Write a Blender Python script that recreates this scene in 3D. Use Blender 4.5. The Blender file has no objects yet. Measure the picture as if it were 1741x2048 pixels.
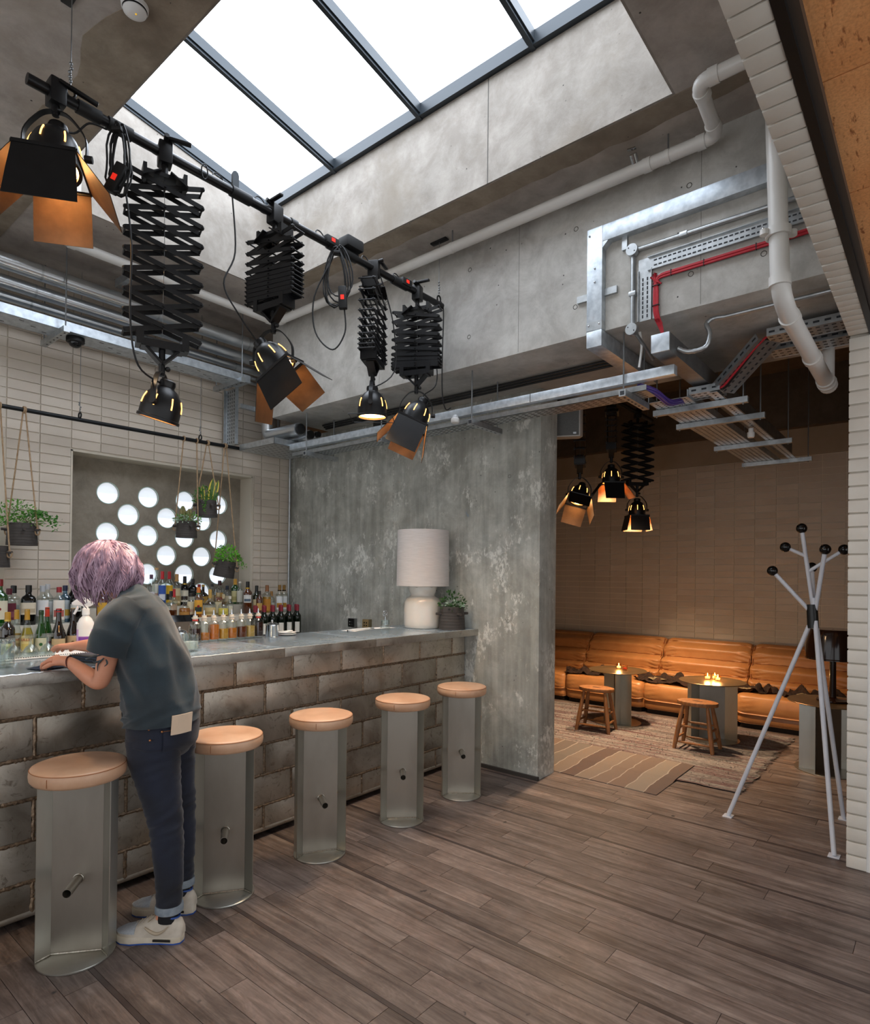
import bpy, bmesh, math, random
from mathutils import Vector, Matrix, Quaternion, noise as mnoise
PI = math.pi
random.seed(7)
scn = bpy.context.scene
COL = scn.collection

# ---------------------------------------------------------------- camera
CAM_H = 1.545
yaw, pitch, roll = math.radians(39.769), math.radians(.438), math.radians(.631)
fw = Vector((math.cos(yaw)*math.cos(pitch), math.sin(yaw)*math.cos(pitch), math.sin(pitch)))
rt = Vector((math.sin(yaw), -math.cos(yaw), 0))
up = rt.cross(fw)
r2 = rt*math.cos(roll) + up*math.sin(roll)
u2 = up*math.cos(roll) - rt*math.sin(roll)
cd = bpy.data.cameras.new('camera')
cam = bpy.data.objects.new('camera', cd)
COL.objects.link(cam)
cam.matrix_world = Matrix(((r2.x, u2.x, -fw.x, 0), (r2.y, u2.y, -fw.y, 0), (r2.z, u2.z, -fw.z, CAM_H), (0, 0, 0, 1)))
cd.sensor_fit = 'AUTO'
cd.sensor_width = 36
cd.lens = 1228.47*36/2048
cd.shift_x = (870.5-867.11)/2048
cd.shift_y = (1144.03-1024)/2048
cd.clip_start = .02
scn.camera = cam

# ---------------------------------------------------------------- world + exposure
w = bpy.data.worlds.new('world')
scn.world = w
w.use_nodes = True
WORLD = .72
w.node_tree.nodes['Background'].inputs[0].default_value = (.95, .97, 1, 1)
w.node_tree.nodes['Background'].inputs[1].default_value = WORLD
SKY_GLOW = 4.1          # luminance of the frosted roof light
PORT_GLOW = .40         # luminance of the round frosted windows
scn.view_settings.view_transform = 'Standard'
scn.view_settings.look = 'None'
scn.view_settings.exposure = 0.80
scn.view_settings.gamma = 1
scn.view_settings.use_curve_mapping = False

# ---------------------------------------------------------------- materials
def lin(c):
    if isinstance(c, str):
        c = tuple(int(c[i:i+2], 16) for i in (1, 3, 5))
    o = []
    for x in c[:3]:
        x = x/255
        o.append(x/12.92 if x <= .04045 else ((x+.055)/1.055)**2.4)
    return (o[0], o[1], o[2], 1)

class NT:
    def __init__(s, name):
        s.m = bpy.data.materials.new(name)
        s.m.use_nodes = True
        s.t = s.m.node_tree
        s.b = s.t.nodes['Principled BSDF']
    def n(s, typ, **kw):
        x = s.t.nodes.new(typ)
        for k, v in kw.items():
            if k.startswith('i_'):
                x.inputs[k[2:].replace('_', ' ')].default_value = v
            else:
                setattr(x, k, v)
        return x
    def l(s, a, ao, b, bi):
        s.t.links.new(a.outputs[ao], b.inputs[bi])
    def coord(s, rnd=False, scale=(1, 1, 1), rot=(0, 0, 0)):
        tc = s.n('ShaderNodeTexCoord')
        src = (tc, 'Object')
        if rnd:
            oi = s.n('ShaderNodeObjectInfo')
            mu = s.n('ShaderNodeMath', operation='MULTIPLY'); mu.inputs[1].default_value = 53.7
            s.l(oi, 'Random', mu, 0)
            ad = s.n('ShaderNodeVectorMath', operation='ADD')
            s.l(tc, 'Object', ad, 0); s.l(mu, 0, ad, 1)
            src = (ad, 0)
        mp = s.n('ShaderNodeMapping')
        mp.inputs['Scale'].default_value = scale
        mp.inputs['Rotation'].default_value = rot
        s.l(src[0], src[1], mp, 0)
        return mp
    def noise(s, co, scale, detail=5, rough=.55, dist=0):
        x = s.n('ShaderNodeTexNoise')
        x.inputs['Scale'].default_value = scale
        x.inputs['Detail'].default_value = detail
        x.inputs['Roughness'].default_value = rough
        x.inputs['Distortion'].default_value = dist
        s.l(co, 0, x, 'Vector')
        return x
    def ramp(s, src, stops, out='Fac'):
        x = s.n('ShaderNodeValToRGB')
        e = x.color_ramp.elements
        while len(e) < len(stops):
            e.new(.5)
        for i, (p, c) in enumerate(stops):
            e[i].position = p
            e[i].color = c
        s.l(src, out, x, 0)
        return x
    def mix(s, fac, a, b, mode='MIX', f=1.0):
        x = s.n('ShaderNodeMix', data_type='RGBA', blend_type=mode)
        if fac is None:
            x.inputs[0].default_value = f
        else:
            s.t.links.new(fac, x.inputs[0])
        for k, v in ((6, a), (7, b)):
            if isinstance(v, tuple):
                x.inputs[k].default_value = v
            else:
                s.t.links.new(v, x.inputs[k])
        return x.outputs[2]
    def base(s, sock):
        s.t.links.new(sock, s.b.inputs['Base Color'])
    def bump(s, sock, strength=.2, dist=.01):
        x = s.n('ShaderNodeBump')
        x.inputs['Strength'].default_value = strength
        x.inputs['Distance'].default_value = dist
        s.t.links.new(sock, x.inputs['Height'])
        s.l(x, 0, s.b, 'Normal')
    def jitter(s, sock, lo, hi, sat=(1, 1)):
        oi = s.n('ShaderNodeObjectInfo')
        mr = s.n('ShaderNodeMapRange')
        mr.inputs[3].default_value = lo; mr.inputs[4].default_value = hi
        s.l(oi, 'Random', mr, 0)
        h = s.n('ShaderNodeHueSaturation')
        s.l(mr, 0, h, 'Value')
        s.t.links.new(sock, h.inputs['Color'])
        return h.outputs[0]

W1 = (1, 1, 1, 1); B0 = (0, 0, 0, 1)
_M = {}
def M(name, c1, c2=None, rough=.5, metal=0, scale=6, lo=.35, hi=.65, bump=0, bscale=None, bdist=.004, rnd=False, jit=None, stretch=(1, 1, 1), emit=0, spec=None, coat=0, detail=5, trans=0, sheen=0, aniso=0):
    if name in _M: return _M[name]
    t = NT(name)
    b = t.b
    b.inputs['Roughness'].default_value = rough
    b.inputs['Metallic'].default_value = metal
    if spec is not None: b.inputs['Specular IOR Level'].default_value = spec
    if coat: b.inputs['Coat Weight'].default_value = coat; b.inputs['Coat Roughness'].default_value = .15
    if sheen: b.inputs['Sheen Weight'].default_value = sheen
    if trans: b.inputs['Transmission Weight'].default_value = trans
    a = lin(c1)
    b.inputs['Base Color'].default_value = a
    if emit:
        b.inputs['Emission Color'].default_value = a
        b.inputs['Emission Strength'].default_value = emit
    if c2 is not None or bump or jit:
        co = t.coord(rnd, stretch)
        nz = t.noise(co, scale, detail)
        sock = None
        if c2 is not None:
            sock = t.ramp(nz, [(lo, a), (hi, lin(c2))]).outputs[0]
        if jit:
            if sock is None:
                rg = t.n('ShaderNodeRGB'); rg.outputs[0].default_value = a; sock = rg.outputs[0]
            sock = t.jitter(sock, jit[0], jit[1])
        if sock is not None: t.base(sock)
        if bump:
            nb = t.noise(co, bscale or scale*4, 4) if bscale != scale else nz
            t.bump(nb.outputs['Fac'], bump, bdist)
    _M[name] = t.m
    return t.m

def concrete(name, dark, light, stain=None, pits=True, flecks=None, blue=None, scale=1.0, streak=0.0, rough=.85):
    t = NT(name)
    co = t.coord()
    n1 = t.noise(co, 1.1*scale, 8, .62, .4)
    c = t.ramp(n1, [(.32, lin(dark)), (.68, lin(light))]).outputs[0]
    n2 = t.noise(co, 5*scale, 8, .7, .3)
    r2_ = t.ramp(n2, [(.38, (.72, .7, .68, 1)), (.62, (1.08, 1.08, 1.08, 1))]).outputs[0]
    c = t.mix(None, c, r2_, 'MULTIPLY', .8)
    if stain:
        n3 = t.noise(co, .8*scale, 6, .6, .8)
        f = t.ramp(n3, [(.52, B0), (.68, W1)]).outputs[0]
        c = t.mix(f, c, lin(stain))
    if streak:
        cs = t.coord(scale=(6, 6, .5))
        n4 = t.noise(cs, 3, 6, .6)
        f = t.ramp(n4, [(.4, (1-streak, 1-streak, 1-streak, 1)), (.6, (1.1, 1.1, 1.1, 1))]).outputs[0]
        c = t.mix(None, c, f, 'MULTIPLY', 1.0)
    if flecks:
        cs = t.coord(scale=(1, 1, .55))
        n5 = t.noise(cs, 34, 9, .74, .2)
        big = t.noise(co, 3.2, 4, .6)
        mul = t.n('ShaderNodeMath', operation='MULTIPLY')
        t.l(n5, 'Fac', mul, 0); t.l(big, 'Fac', mul, 1)
        f = t.ramp(mul, [(.29, B0), (.36, (.85, .85, .85, 1))], 0).outputs[0]
        c = t.mix(f, c, lin(flecks))
    if blue:
        n6 = t.noise(co, 4.5, 5, .6, .5)
        f = t.ramp(n6, [(.715, B0), (.76, (.7, .7, .7, 1))]).outputs[0]
        c = t.mix(f, c, lin(blue))
    hgt = n2.outputs['Fac']
    if pits:
        v = t.n('ShaderNodeTexVoronoi'); v.inputs['Scale'].default_value = 13*scale
        wob = t.noise(co, 3, 2)
        t.l(co, 0, v, 'Vector')
        f = t.ramp(v, [(.045, W1), (.075, B0)], 'Distance').outputs[0]
        gate = t.ramp(wob, [(.5, B0), (.56, W1)]).outputs[0]
        f2 = t.mix(None, f, gate, 'MULTIPLY', 1)
        c = t.mix(f2, c, lin('#3a3835'))
    t.base(c)
    t.b.inputs['Roughness'].default_value = rough
    t.bump(hgt, .25, .01)
    return t.m

def emis(name, c, s):
    t = NT(name)
    t.b.inputs['Base Color'].default_value = lin(c)
    t.b.inputs['Emission Color'].default_value = lin(c)
    t.b.inputs['Emission Strength'].default_value = s
    return t.m

def glassy(name, tint, gloss=.12, diff=None, dfac=.0, rough=.03):
    """see-through glass: tinted transparency with a mirror coat, optional milky body"""
    t = NT(name)
    t.t.nodes.remove(t.b)
    out = t.t.nodes['Material Output']
    tr = t.n('ShaderNodeBsdfTransparent'); tr.inputs[0].default_value = lin(tint)
    body = tr
    if dfac:
        df = t.n('ShaderNodeBsdfDiffuse'); df.inputs[0].default_value = lin(diff or tint)
        mx = t.n('ShaderNodeMixShader'); mx.inputs[0].default_value = dfac
        t.l(tr, 0, mx, 1); t.l(df, 0, mx, 2); body = mx
    gl = t.n('ShaderNodeBsdfGlossy'); gl.inputs['Roughness'].default_value = rough
    lw = t.n('ShaderNodeLayerWeight'); lw.inputs[0].default_value = .35
    mr = t.n('ShaderNodeMapRange'); mr.inputs[3].default_value = gloss*.5; mr.inputs[4].default_value = min(1, gloss*4)
    t.l(lw, 'Facing', mr, 0)
    m2 = t.n('ShaderNodeMixShader')
    t.l(mr, 0, m2, 0); t.l(body, 0, m2, 1); t.l(gl, 0, m2, 2)
    t.l(m2, 0, out, 0)
    return t.m

# ---------------------------------------------------------------- mesh builder
def V(*a): return Vector(a)
def frame(d, upv=None):
    d = d.normalized()
    u = upv or (Vector((0, 0, 1)) if abs(d.z) < .95 else Vector((1, 0, 0)))
    s = d.cross(u).normalized()
    return s, s.cross(d).normalized()

class MB:
    def __init__(s): s.v = []; s.f = []
    def add(s, vs, fs):
        o = len(s.v)
        s.v += [tuple(p) for p in vs]
        s.f += [tuple(i+o for i in q) for q in fs]
        return s
    def box(s, x0, x1, y0, y1, z0, z1, mtx=None):
        vs = [Vector((x, y, z)) for z in (z0, z1) for y in (y0, y1) for x in (x0, x1)]
        if mtx: vs = [mtx @ p for p in vs]
        return s.add(vs, [(0, 2, 3, 1), (4, 5, 7, 6), (0, 1, 5, 4), (2, 6, 7, 3), (0, 4, 6, 2), (1, 3, 7, 5)])
    def bar(s, p, q, w_, t_, upv=None):
        p, q = Vector(p), Vector(q)
        a, b = frame(q-p, upv)
        vs = []
        for c in (p, q):
            for i, j in ((-1, -1), (1, -1), (1, 1), (-1, 1)):
                vs.append(c + a*(w_/2*i) + b*(t_/2*j))
        return s.add(vs, [(0, 1, 2, 3), (7, 6, 5, 4), (0, 4, 5, 1), (1, 5, 6, 2), (2, 6, 7, 3), (3, 7, 4, 0)])
    def cyl(s, p, q, r, rb=None, n=14, caps=True):
        p, q = Vector(p), Vector(q)
        rb = r if rb is None else rb
        a, b = frame(q-p)
        vs = []
        for c, rr in ((p, r), (q, rb)):
            for i in range(n):
                t = 2*PI*i/n
                vs.append(c + a*(rr*math.cos(t)) + b*(rr*math.sin(t)))
        fs = [(i, n+i, n+(i+1) % n, (i+1) % n) for i in range(n)]
        if caps: fs += [tuple(range(n)), tuple(range(2*n-1, n-1, -1))]
        return s.add(vs, fs)
    def tube(s, pts, r, n=8, closed=False, caps=True):
        pts = [Vector(p) for p in pts]
        m = len(pts)
        rs = r if isinstance(r, (list, tuple)) else [r]*m
        vs = []; prev = None
        for k in range(m):
            if closed: d = pts[(k+1) % m]-pts[k-1]
            else: d = pts[min(k+1, m-1)]-pts[max(k-1, 0)]
            d = d.normalized() if d.length > 1e-9 else Vector((0, 0, 1))
            if prev is None:
                a = frame(d)[0]; b = d.cross(a).normalized()
            else:
                a = (prev - d*prev.dot(d))
                a = a.normalized() if a.length > 1e-6 else frame(d)[0]
                b = a.cross(d).normalized()*-1
                b = d.cross(a).normalized()
            prev = a
            for i in range(n):
                t = 2*PI*i/n
                vs.append(pts[k] + a*(rs[k]*math.cos(t)) + b*(rs[k]*math.sin(t)))
        fs = []
        for k in range(m if closed else m-1):
            k2 = (k+1) % m
            for i in range(n):
                fs.append((k*n+i, k*n+(i+1) % n, k2*n+(i+1) % n, k2*n+i))
        if caps and not closed:
            fs += [tuple(range(n-1, -1, -1)), tuple(range((m-1)*n, m*n))]
        return s.add(vs, fs)
    def lathe(s, prof, n=24, c=(0, 0, 0), mtx=None, sx=1, sy=1):
        vs = []
        for r, z in prof:
            for i in range(n):
                t = 2*PI*i/n
                p = Vector((c[0]+r*sx*math.cos(t), c[1]+r*sy*math.sin(t), c[2]+z))
                vs.append(mtx @ p if mtx else p)
        fs = []
        for k in range(len(prof)-1):
            for i in range(n):
                j = (i+1) % n
                fs.append((k*n+i, k*n+j, (k+1)*n+j, (k+1)*n+i))
        if prof[0][0] > 1e-6: fs.append(tuple(range(n-1, -1, -1)))
        if prof[-1][0] > 1e-6: fs.append(tuple(range((len(prof)-1)*n, len(prof)*n)))
        return s.add(vs, fs)
    def lathe_open(s, prof, n=24, c=(0, 0, 0), mtx=None):
        k0 = len(s.f)
        s.lathe(prof, n, c, mtx)
        s.f = [q for i, q in enumerate(s.f) if i < k0 or len(q) == 4]
        return s
    def sphere(s, c, r, n=14, m=8, sc=(1, 1, 1), mtx=None):
        prof = [(math.sin(PI*k/m), -math.cos(PI*k/m)) for k in range(m+1)]
        vs = []; cc = Vector(c)
        for rr, z in prof:
            for i in range(n):
                t = 2*PI*i/n
                p = Vector((rr*math.cos(t)*r*sc[0], rr*math.sin(t)*r*sc[1], z*r*sc[2]))
                if mtx: p = mtx @ p
                vs.append(cc+p)
        fs = []
        for k in range(m):
            for i in range(n):
                j = (i+1) % n
                fs.append((k*n+i, k*n+j, (k+1)*n+j, (k+1)*n+i))
        return s.add(vs, fs)
    def prism(s, poly, z0, z1, mtx=None):
        n = len(poly)
        vs = [Vector((x, y, z)) for z in (z0, z1) for x, y in poly]
        if mtx: vs = [mtx @ p for p in vs]
        fs = [tuple(range(n-1, -1, -1)), tuple(range(n, 2*n))] + [(i, (i+1) % n, n+(i+1) % n, n+i) for i in range(n)]
        return s.add(vs, fs)
    def rings(s, rings, caps=True, closed=False):
        n = len(rings[0]); vs = [p for r in rings for p in r]
        m = len(rings)
        fs = [(k*n+i, k*n+(i+1) % n, ((k+1) % m)*n+(i+1) % n, ((k+1) % m)*n+i) for k in range(m if closed else m-1) for i in range(n)]
        if caps and not closed: fs += [tuple(range(n-1, -1, -1)), tuple(range((m-1)*n, m*n))]
        return s.add(vs, fs)
    def mesh(s, name, smooth=40):
        me = bpy.data.meshes.new(name)
        me.from_pydata(s.v, [], s.f)
        bm = bmesh.new(); bm.from_mesh(me)
        bmesh.ops.remove_doubles(bm, verts=bm.verts, dist=1e-6)
        bmesh.ops.recalc_face_normals(bm, faces=bm.faces)
        bm.to_mesh(me); bm.free()
        if smooth:
            for p in me.polygons: p.use_smooth = True
            me.set_sharp_from_angle(angle=math.radians(smooth))
        return me
    def build(s, name, mat, parent=None, loc=None, smooth=40, bevel=0):
        me = s.mesh(name, smooth if not bevel else 0)
        if bevel:
            bm = bmesh.new(); bm.from_mesh(me)
            ed = [e for e in bm.edges if len(e.link_faces) == 2 and e.calc_face_angle(0) > .5]
            bmesh.ops.bevel(bm, geom=ed, offset=bevel, segments=2, affect='EDGES', profile=.6)
            bm.to_mesh(me); bm.free()
            for p in me.polygons: p.use_smooth = True
            me.set_sharp_from_angle(angle=math.radians(50))
        return put(name, me, mat, parent, loc)

def put(name, me, mat, parent=None, loc=None, rot=None):
    o = bpy.data.objects.new(name, me)
    COL.objects.link(o)
    if mat is not None and not me.materials: me.materials.append(mat)
    if parent is not None: o.parent = parent
    if loc is not None: o.location = loc
    if rot is not None: o.rotation_euler = rot
    return o

def tag(o, label, cat, group=None, kind=None):
    o['label'] = label
    o['category'] = cat
    if group: o['group'] = group
    if kind: o['kind'] = kind
    return o
def thing(name, label, cat, loc=(0, 0, 0), rotz=0, group=None, rot=None):
    o = bpy.data.objects.new(name, None)
    o.empty_display_size = .1
    COL.objects.link(o)
    o.location = loc
    o.rotation_euler = rot if rot is not None else (0, 0, rotz)
    return tag(o, label, cat, group)
def struct(o):
    o['kind'] = 'structure'
    return o
def stuff(o):
    o['kind'] = 'stuff'
    return o
def copy_tree(o, parent=None):
    c = o.copy(); COL.objects.link(c); c.parent = parent
    for ch in list(o.children): copy_tree(ch, c)
    return c
def bez(p0, p1, p2, p3, n=12):
    p0, p1, p2, p3 = map(Vector, (p0, p1, p2, p3))
    return [p0*(1-t)**3+p1*3*t*(1-t)**2+p2*3*t*t*(1-t)+p3*t**3 for t in [i/n for i in range(n+1)]]
def smoothpath(pts, n=6):
    pts = [Vector(p) for p in pts]; out = []
    for i in range(len(pts)-1):
        p0 = pts[max(i-1, 0)]; p1 = pts[i]; p2 = pts[i+1]; p3 = pts[min(i+2, len(pts)-1)]
        for k in range(n):
            t = k/n
            out.append(.5*((2*p1)+(p2-p0)*t+(2*p0-5*p1+4*p2-p3)*t*t+(3*p1-p0-3*p2+p3)*t**3))
    out.append(pts[-1]); return out
def fillet(pts, r, n=5):
    """polyline with rounded corners"""
    pts = [Vector(p) for p in pts]; out = [pts[0]]
    for i in range(1, len(pts)-1):
        a = (pts[i-1]-pts[i]).normalized(); b = (pts[i+1]-pts[i]).normalized()
        p = pts[i]+a*r; q = pts[i]+b*r
        for k in range(n+1):
            t = k/n
            out.append(p*(1-t)**2+pts[i]*2*t*(1-t)+q*t*t)
    out.append(pts[-1]); return out
def text_mesh(txt, size, mat, parent, mtx, name='lettering', ext=.0004):
    cu = bpy.data.curves.new(name, 'FONT'); cu.body = txt; cu.size = size; cu.extrude = ext
    cu.align_x = 'CENTER'; cu.align_y = 'CENTER'
    tmp = bpy.data.objects.new(name, cu); COL.objects.link(tmp)
    dg = bpy.context.evaluated_depsgraph_get()
    me = bpy.data.meshes.new_from_object(tmp.evaluated_get(dg))
    bpy.data.objects.remove(tmp)
    me.transform(mtx)
    me.materials.clear()
    return put(name, me, mat, parent)
# ================================================================ STRUCTURE
XB, HB, HS = 3.40, 3.0, 3.92          # beam face, beam soffit, slab soffit
XC = 4.13                             # concrete wall face
YT = 5.48                             # tiled wall face
XL = 8.0                              # lounge wall face
OX0, OX1, OY0, OY1 = 1.35, 3.04, 1.02, 4.36   # roof light opening

m_slab = concrete('slab_concrete', '#a49b94', '#c0b8b0', stain='#9b8e80', scale=.9)  # beam's concrete, its brownish unlit look put into the colour, then lifted for bounce
m_beam = concrete('beam_concrete', '#aaa7a2', '#c4c2bc', stain='#9a958d')
m_well = concrete('well_concrete', '#8d877f', '#aaa39b', stain='#857c70', scale=1.1)
m_wall = concrete('scraped_concrete', '#a2a39b', '#c9cac2', stain='#96958c', flecks='#e2e2da', blue='#8298ae', streak=.13, scale=1.2)
m_cream = M('cream_tile', '#d6cabb', '#ccbfb0', rough=.45, scale=2, rnd=True, jit=(.94, 1.04), bump=.06, bscale=60)
m_grout = M('grout', '#d2c8b8', rough=.9)
m_ltile = M('lounge_tile', '#c2b5a5', '#b7a998', rough=.5, scale=2, rnd=True, jit=(.92, 1.04))
m_lgrout = M('lounge_grout', '#d6cab8', rough=.9)
m_taupe = concrete('taupe_render', '#8c8375', '#988f81', pits=False, scale=1.4)
m_brick = M('painted_brick', '#d9d4ca', '#cfc9be', rough=.6, scale=5, rnd=True, jit=(.95, 1.03), bump=.15, bscale=30)
m_mortar = M('painted_mortar', '#b7b0a4', rough=.9)
m_darkframe = M('dark_frame', '#2b3238', rough=.4, metal=.3)
m_white = M('white_paint', '#e8e8e6', rough=.45)

# ---- floor: slab + boards laid along Y, dark inlay strips every five boards
def wood_floor():
    t = NT('worn_oak')
    co = t.coord(True, (1, .07, 1))
    n1 = t.noise(co, 32, 6, .65, .6)
    c = t.ramp(n1, [(.3, lin('#54473f')), (.5, lin('#776961')), (.72, lin('#93857b'))]).outputs[0]
    co3 = t.coord(True, (1, .22, 1))
    n3 = t.noise(co3, 7, 3, .5, 2.2)
    wv = t.n('ShaderNodeMath', operation='SINE')
    mu = t.n('ShaderNodeMath', operation='MULTIPLY'); mu.inputs[1].default_value = 60
    t.l(n3, 'Fac', mu, 0); t.l(mu, 0, wv, 0)
    g = t.ramp(wv, [(.1, (.78, .76, .76, 1)), (.8, (1.05, 1.05, 1.05, 1))], 0).outputs[0]
    c = t.mix(None, c, g, 'MULTIPLY', .45)
    co2 = t.coord(True)
    n2 = t.noise(co2, 3.5, 8, .7, .5)
    f = t.ramp(n2, [(.3, (.6, .56, .56, 1)), (.62, (1.1, 1.1, 1.12, 1))]).outputs[0]
    c = t.mix(None, c, f, 'MULTIPLY', .9)
    n4 = t.noise(co2, 11, 4, .5)
    f = t.ramp(n4, [(.24, W1), (.28, B0)]).outputs[0]
    c = t.mix(f, c, lin('#34302f'))
    c = t.jitter(c, .72, 1.2)
    t.base(c)
    t.b.inputs['Roughness'].default_value = .42
    t.b.inputs['Specular IOR Level'].default_value = .4
    t.bump(n1.outputs['Fac'], .12, .003)
    return t.m
m_wood = wood_floor()
m_inlay = M('dark_inlay', '#3c3230', '#4a3e3a', rough=.4, scale=9)
fl = struct(MB().box(-3, 9, -3, 5.7, -.12, -.012).build('floor', M('subfloor', '#2a211c', rough=.9), smooth=0))
FX0, STEP, GAP = -.83, .6125, .0022
NB = 5
BW = (STEP-.020)/NB
lens = [.62, .78, .95, 1.12]
pm = {}
for L_ in lens:
    pm[L_] = MB().box(-BW/2+GAP/2, BW/2-GAP/2, -L_/2+GAP/2, L_/2-GAP/2, -.014, 0).mesh('plank', 0)
rr = random.Random(3)
nearby = MB()
planks = []
x = FX0
k = 0
while x < 8.0:
    st = MB().box(-.0095, .0095, -3, 3, -.014, .0003)
    put('inlay_strip', st.mesh('inlay_strip', 0), m_inlay, fl, (x, 2.4, 0))
    for b in range(NB):
        cx = x+.010+BW*(b+.5)
        y = -.55+rr.random()*.4 - (.4 if cx > 2 else 0)
        ymax = 3.3 if cx < 4.1 else 4.2
        while y < ymax:
            L_ = rr.choice(lens)
            planks.append((cx, y+L_/2, L_))
            y += L_
    x += STEP
# the boards that show largest are single objects, the rest one joined part
def vis(p):
    cx, cy, L_ = p
    d = cx*fw.x+cy*fw.y
    return -d if d > .9 else -50+d
planks.sort(key=vis, reverse=True)
rest = MB()
for i, (cx, cy, L_) in enumerate(planks):
    if i < 300:
        put('plank', pm[L_], m_wood, fl, (cx, cy, 0))
    else:
        rest.box(cx-BW/2+GAP/2, cx+BW/2-GAP/2, cy-L_/2+GAP/2, cy+L_/2-GAP/2, -.014, 0)
if rest.v: stuff(rest.build('plank_field', m_wood, fl, smooth=0))
# ground beyond the laid boards (behind the camera, behind the bar)
MB().box(-3, 4.1, 3.35, 5.48, -.012, -.002).build('floor_sheet', M('bar_floor', '#3a3633', rough=.8), fl, smooth=0)

# ---- concrete slab with the roof-light well, beam
sl = MB()
T = 5.05
sl.box(-3, OX0, .31, 5.7, HS, T)
sl.box(OX1, XB+.6, .31, 5.7, HS, T)
sl.box(OX0, OX1, OY1, 5.7, HS, T)
sl.box(OX0, OX1, .31, OY0, HS, T)
ceil = struct(sl.build('ceiling', m_slab, smooth=0))
# board-marked lining of the well, slab concrete darkened in colour against roof-light glare
ln = MB()
ln.box(OX1-.012, OX1+.01, OY0-.005, OY1+.005, HS+.002, T-.02)
ln.build('well_lining', m_well, ceil, smooth=0)
MB().box(OX0, OX1-.012, OY1-.012, OY1+.01, HS+.002, T-.02).build('well_lining', m_well, ceil, smooth=0)
MB().box(OX0, OX1-.012, OY0-.01, OY0+.012, HS+.002, T-.02).build('well_lining', m_well, ceil, smooth=0)
MB().box(OX0-.01, OX0+.012, OY0, OY1, HS+.002, T-.02).build('well_lining', m_well, ceil, smooth=0)
# shutter joint in the lining
MB().box(OX1-.0135, OX1-.011, 2.125, 2.131, HS+.002, 4.6).build('shutter_joint', M('joint_dark', '#5b5853', rough=.9), ceil, smooth=0)

# rough render band left round the well (uneven trowelled edge)
g = random.Random(9)
m_band = concrete('trowelled_band', '#897c6c', '#a29584', stain='#786a5a', scale=1.4)
pl = [(OX0, .32)]+[(OX0, 5.40)]+[(OX0-.24+g.uniform(-.02, .02)-.03*math.sin(i*.7), 5.40-i*.085) for i in range(60)]
MB().prism(pl, HS-.003, HS+.001).build('render_band', m_band, ceil, smooth=0)
pl = [(OX1, .32)]+[(OX1+.15+g.uniform(-.012, .012), .32+i*.1) for i in range(42)]+[(OX1, 4.42)]
MB().prism(pl, HS-.003, HS+.001).build('render_band', m_band, ceil, smooth=0)
bm_ = MB().box(XB, 4.57, -.6, 4.8, HB, HS+.3)
beam = struct(bm_.build('ceiling_beam', m_beam, smooth=0, bevel=.006))
m_hole = M('tie_hole', '#45423d', '#6b6861', rough=.9, scale=80)
rh = random.Random(5)
for (yy, zz) in [(1.052, 3.186), (1.064, 3.669), (1.73, 3.193), (1.729, 3.669), (2.532, 3.205), (2.53, 3.67), (3.33, 3.2), (3.33, 3.66), (.7, 3.18)]:
    q = MB().lathe([(0, -.004), (.008, -.004), (.013, .0005), (.015, .0005), (.016, -.003)], 10, mtx=Matrix.Translation((XB-.001, yy, zz)) @ Matrix.Rotation(-PI/2, 4, 'Y'))
    q.build('tie_hole', m_hole, beam)
for yy in (2.131, 3.4, 1.0):
    MB().box(XB-.0012, XB+.002, yy, yy+.003, HB+.01, HS).build('shutter_joint', M('joint_soft', '#8b8882', rough=.9), beam, smooth=0)

# ---- concrete end wall
wb = struct(MB().box(XC, 4.39, 2.38, 5.7, -.02, HB+.02).build('wall_back', m_wall, smooth=0, bevel=.008))
MB().box(XC-.0015, XC+.002, 3.925, 3.931, 0, HB).build('shutter_joint', M('joint_white', '#d6d4cd', '#8d8b84', rough=.9, scale=40), wb, smooth=0)
for (yy, zz) in [(2.66, 2.35), (2.66, 1.2), (4.62, 2.35), (4.62, 1.25), (2.9, .62)]:
    MB().lathe([(0, -.004), (.008, -.004), (.014, .0005), (.016, -.003)], 10, mtx=Matrix.Translation((XC-.001, yy, zz)) @ Matrix.Rotation(-PI/2, 4, 'Y')).build('tie_hole', m_hole, wb)
struct(MB().box(4.11, 4.135, 2.37, 2.95, 0, .028).build('baseboard_back', M('dark_skirting', '#38332f', rough=.7), smooth=0))

# ---- tiled wall behind the bar with the pierced window panel
RX0, RX1, RZ0, RZ1 = 1.945, 3.648, 1.16, 2.55
ts = MB()
ts.box(-3, -.25, YT, YT+.3, 0, HS); ts.box(1.43, RX0, YT, YT+.3, 0, HS); ts.box(RX1, XC+.1, YT, YT+.3, 0, HS)
ts.box(-.25, 1.43, YT, YT+.3, RZ1, HS); ts.box(-.25, 1.43, YT, YT+.3, 0, RZ0)
ts.box(RX0, RX1, YT, YT+.3, RZ1, HS); ts.box(RX0, RX1, YT, YT+.3, 0, RZ0)
tw = struct(ts.build('wall_left', m_grout, smooth=0))
TWW, TH, TG = .2265, .0765, .0075
tmesh = {}
def tile_mesh(w_, h_, ax, key):
    if (w_, h_, key) not in tmesh:
        b = MB()
        if ax == 'y': b.box(-w_/2, w_/2, -.010, .002, -h_/2, h_/2)
        else: b.box(-.006, .002, -w_/2, w_/2, -h_/2, h_/2)
        tmesh[(w_, h_, key)] = b.mesh('tile', 0)
    return tmesh[(w_, h_, key)]
cands = []
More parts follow.
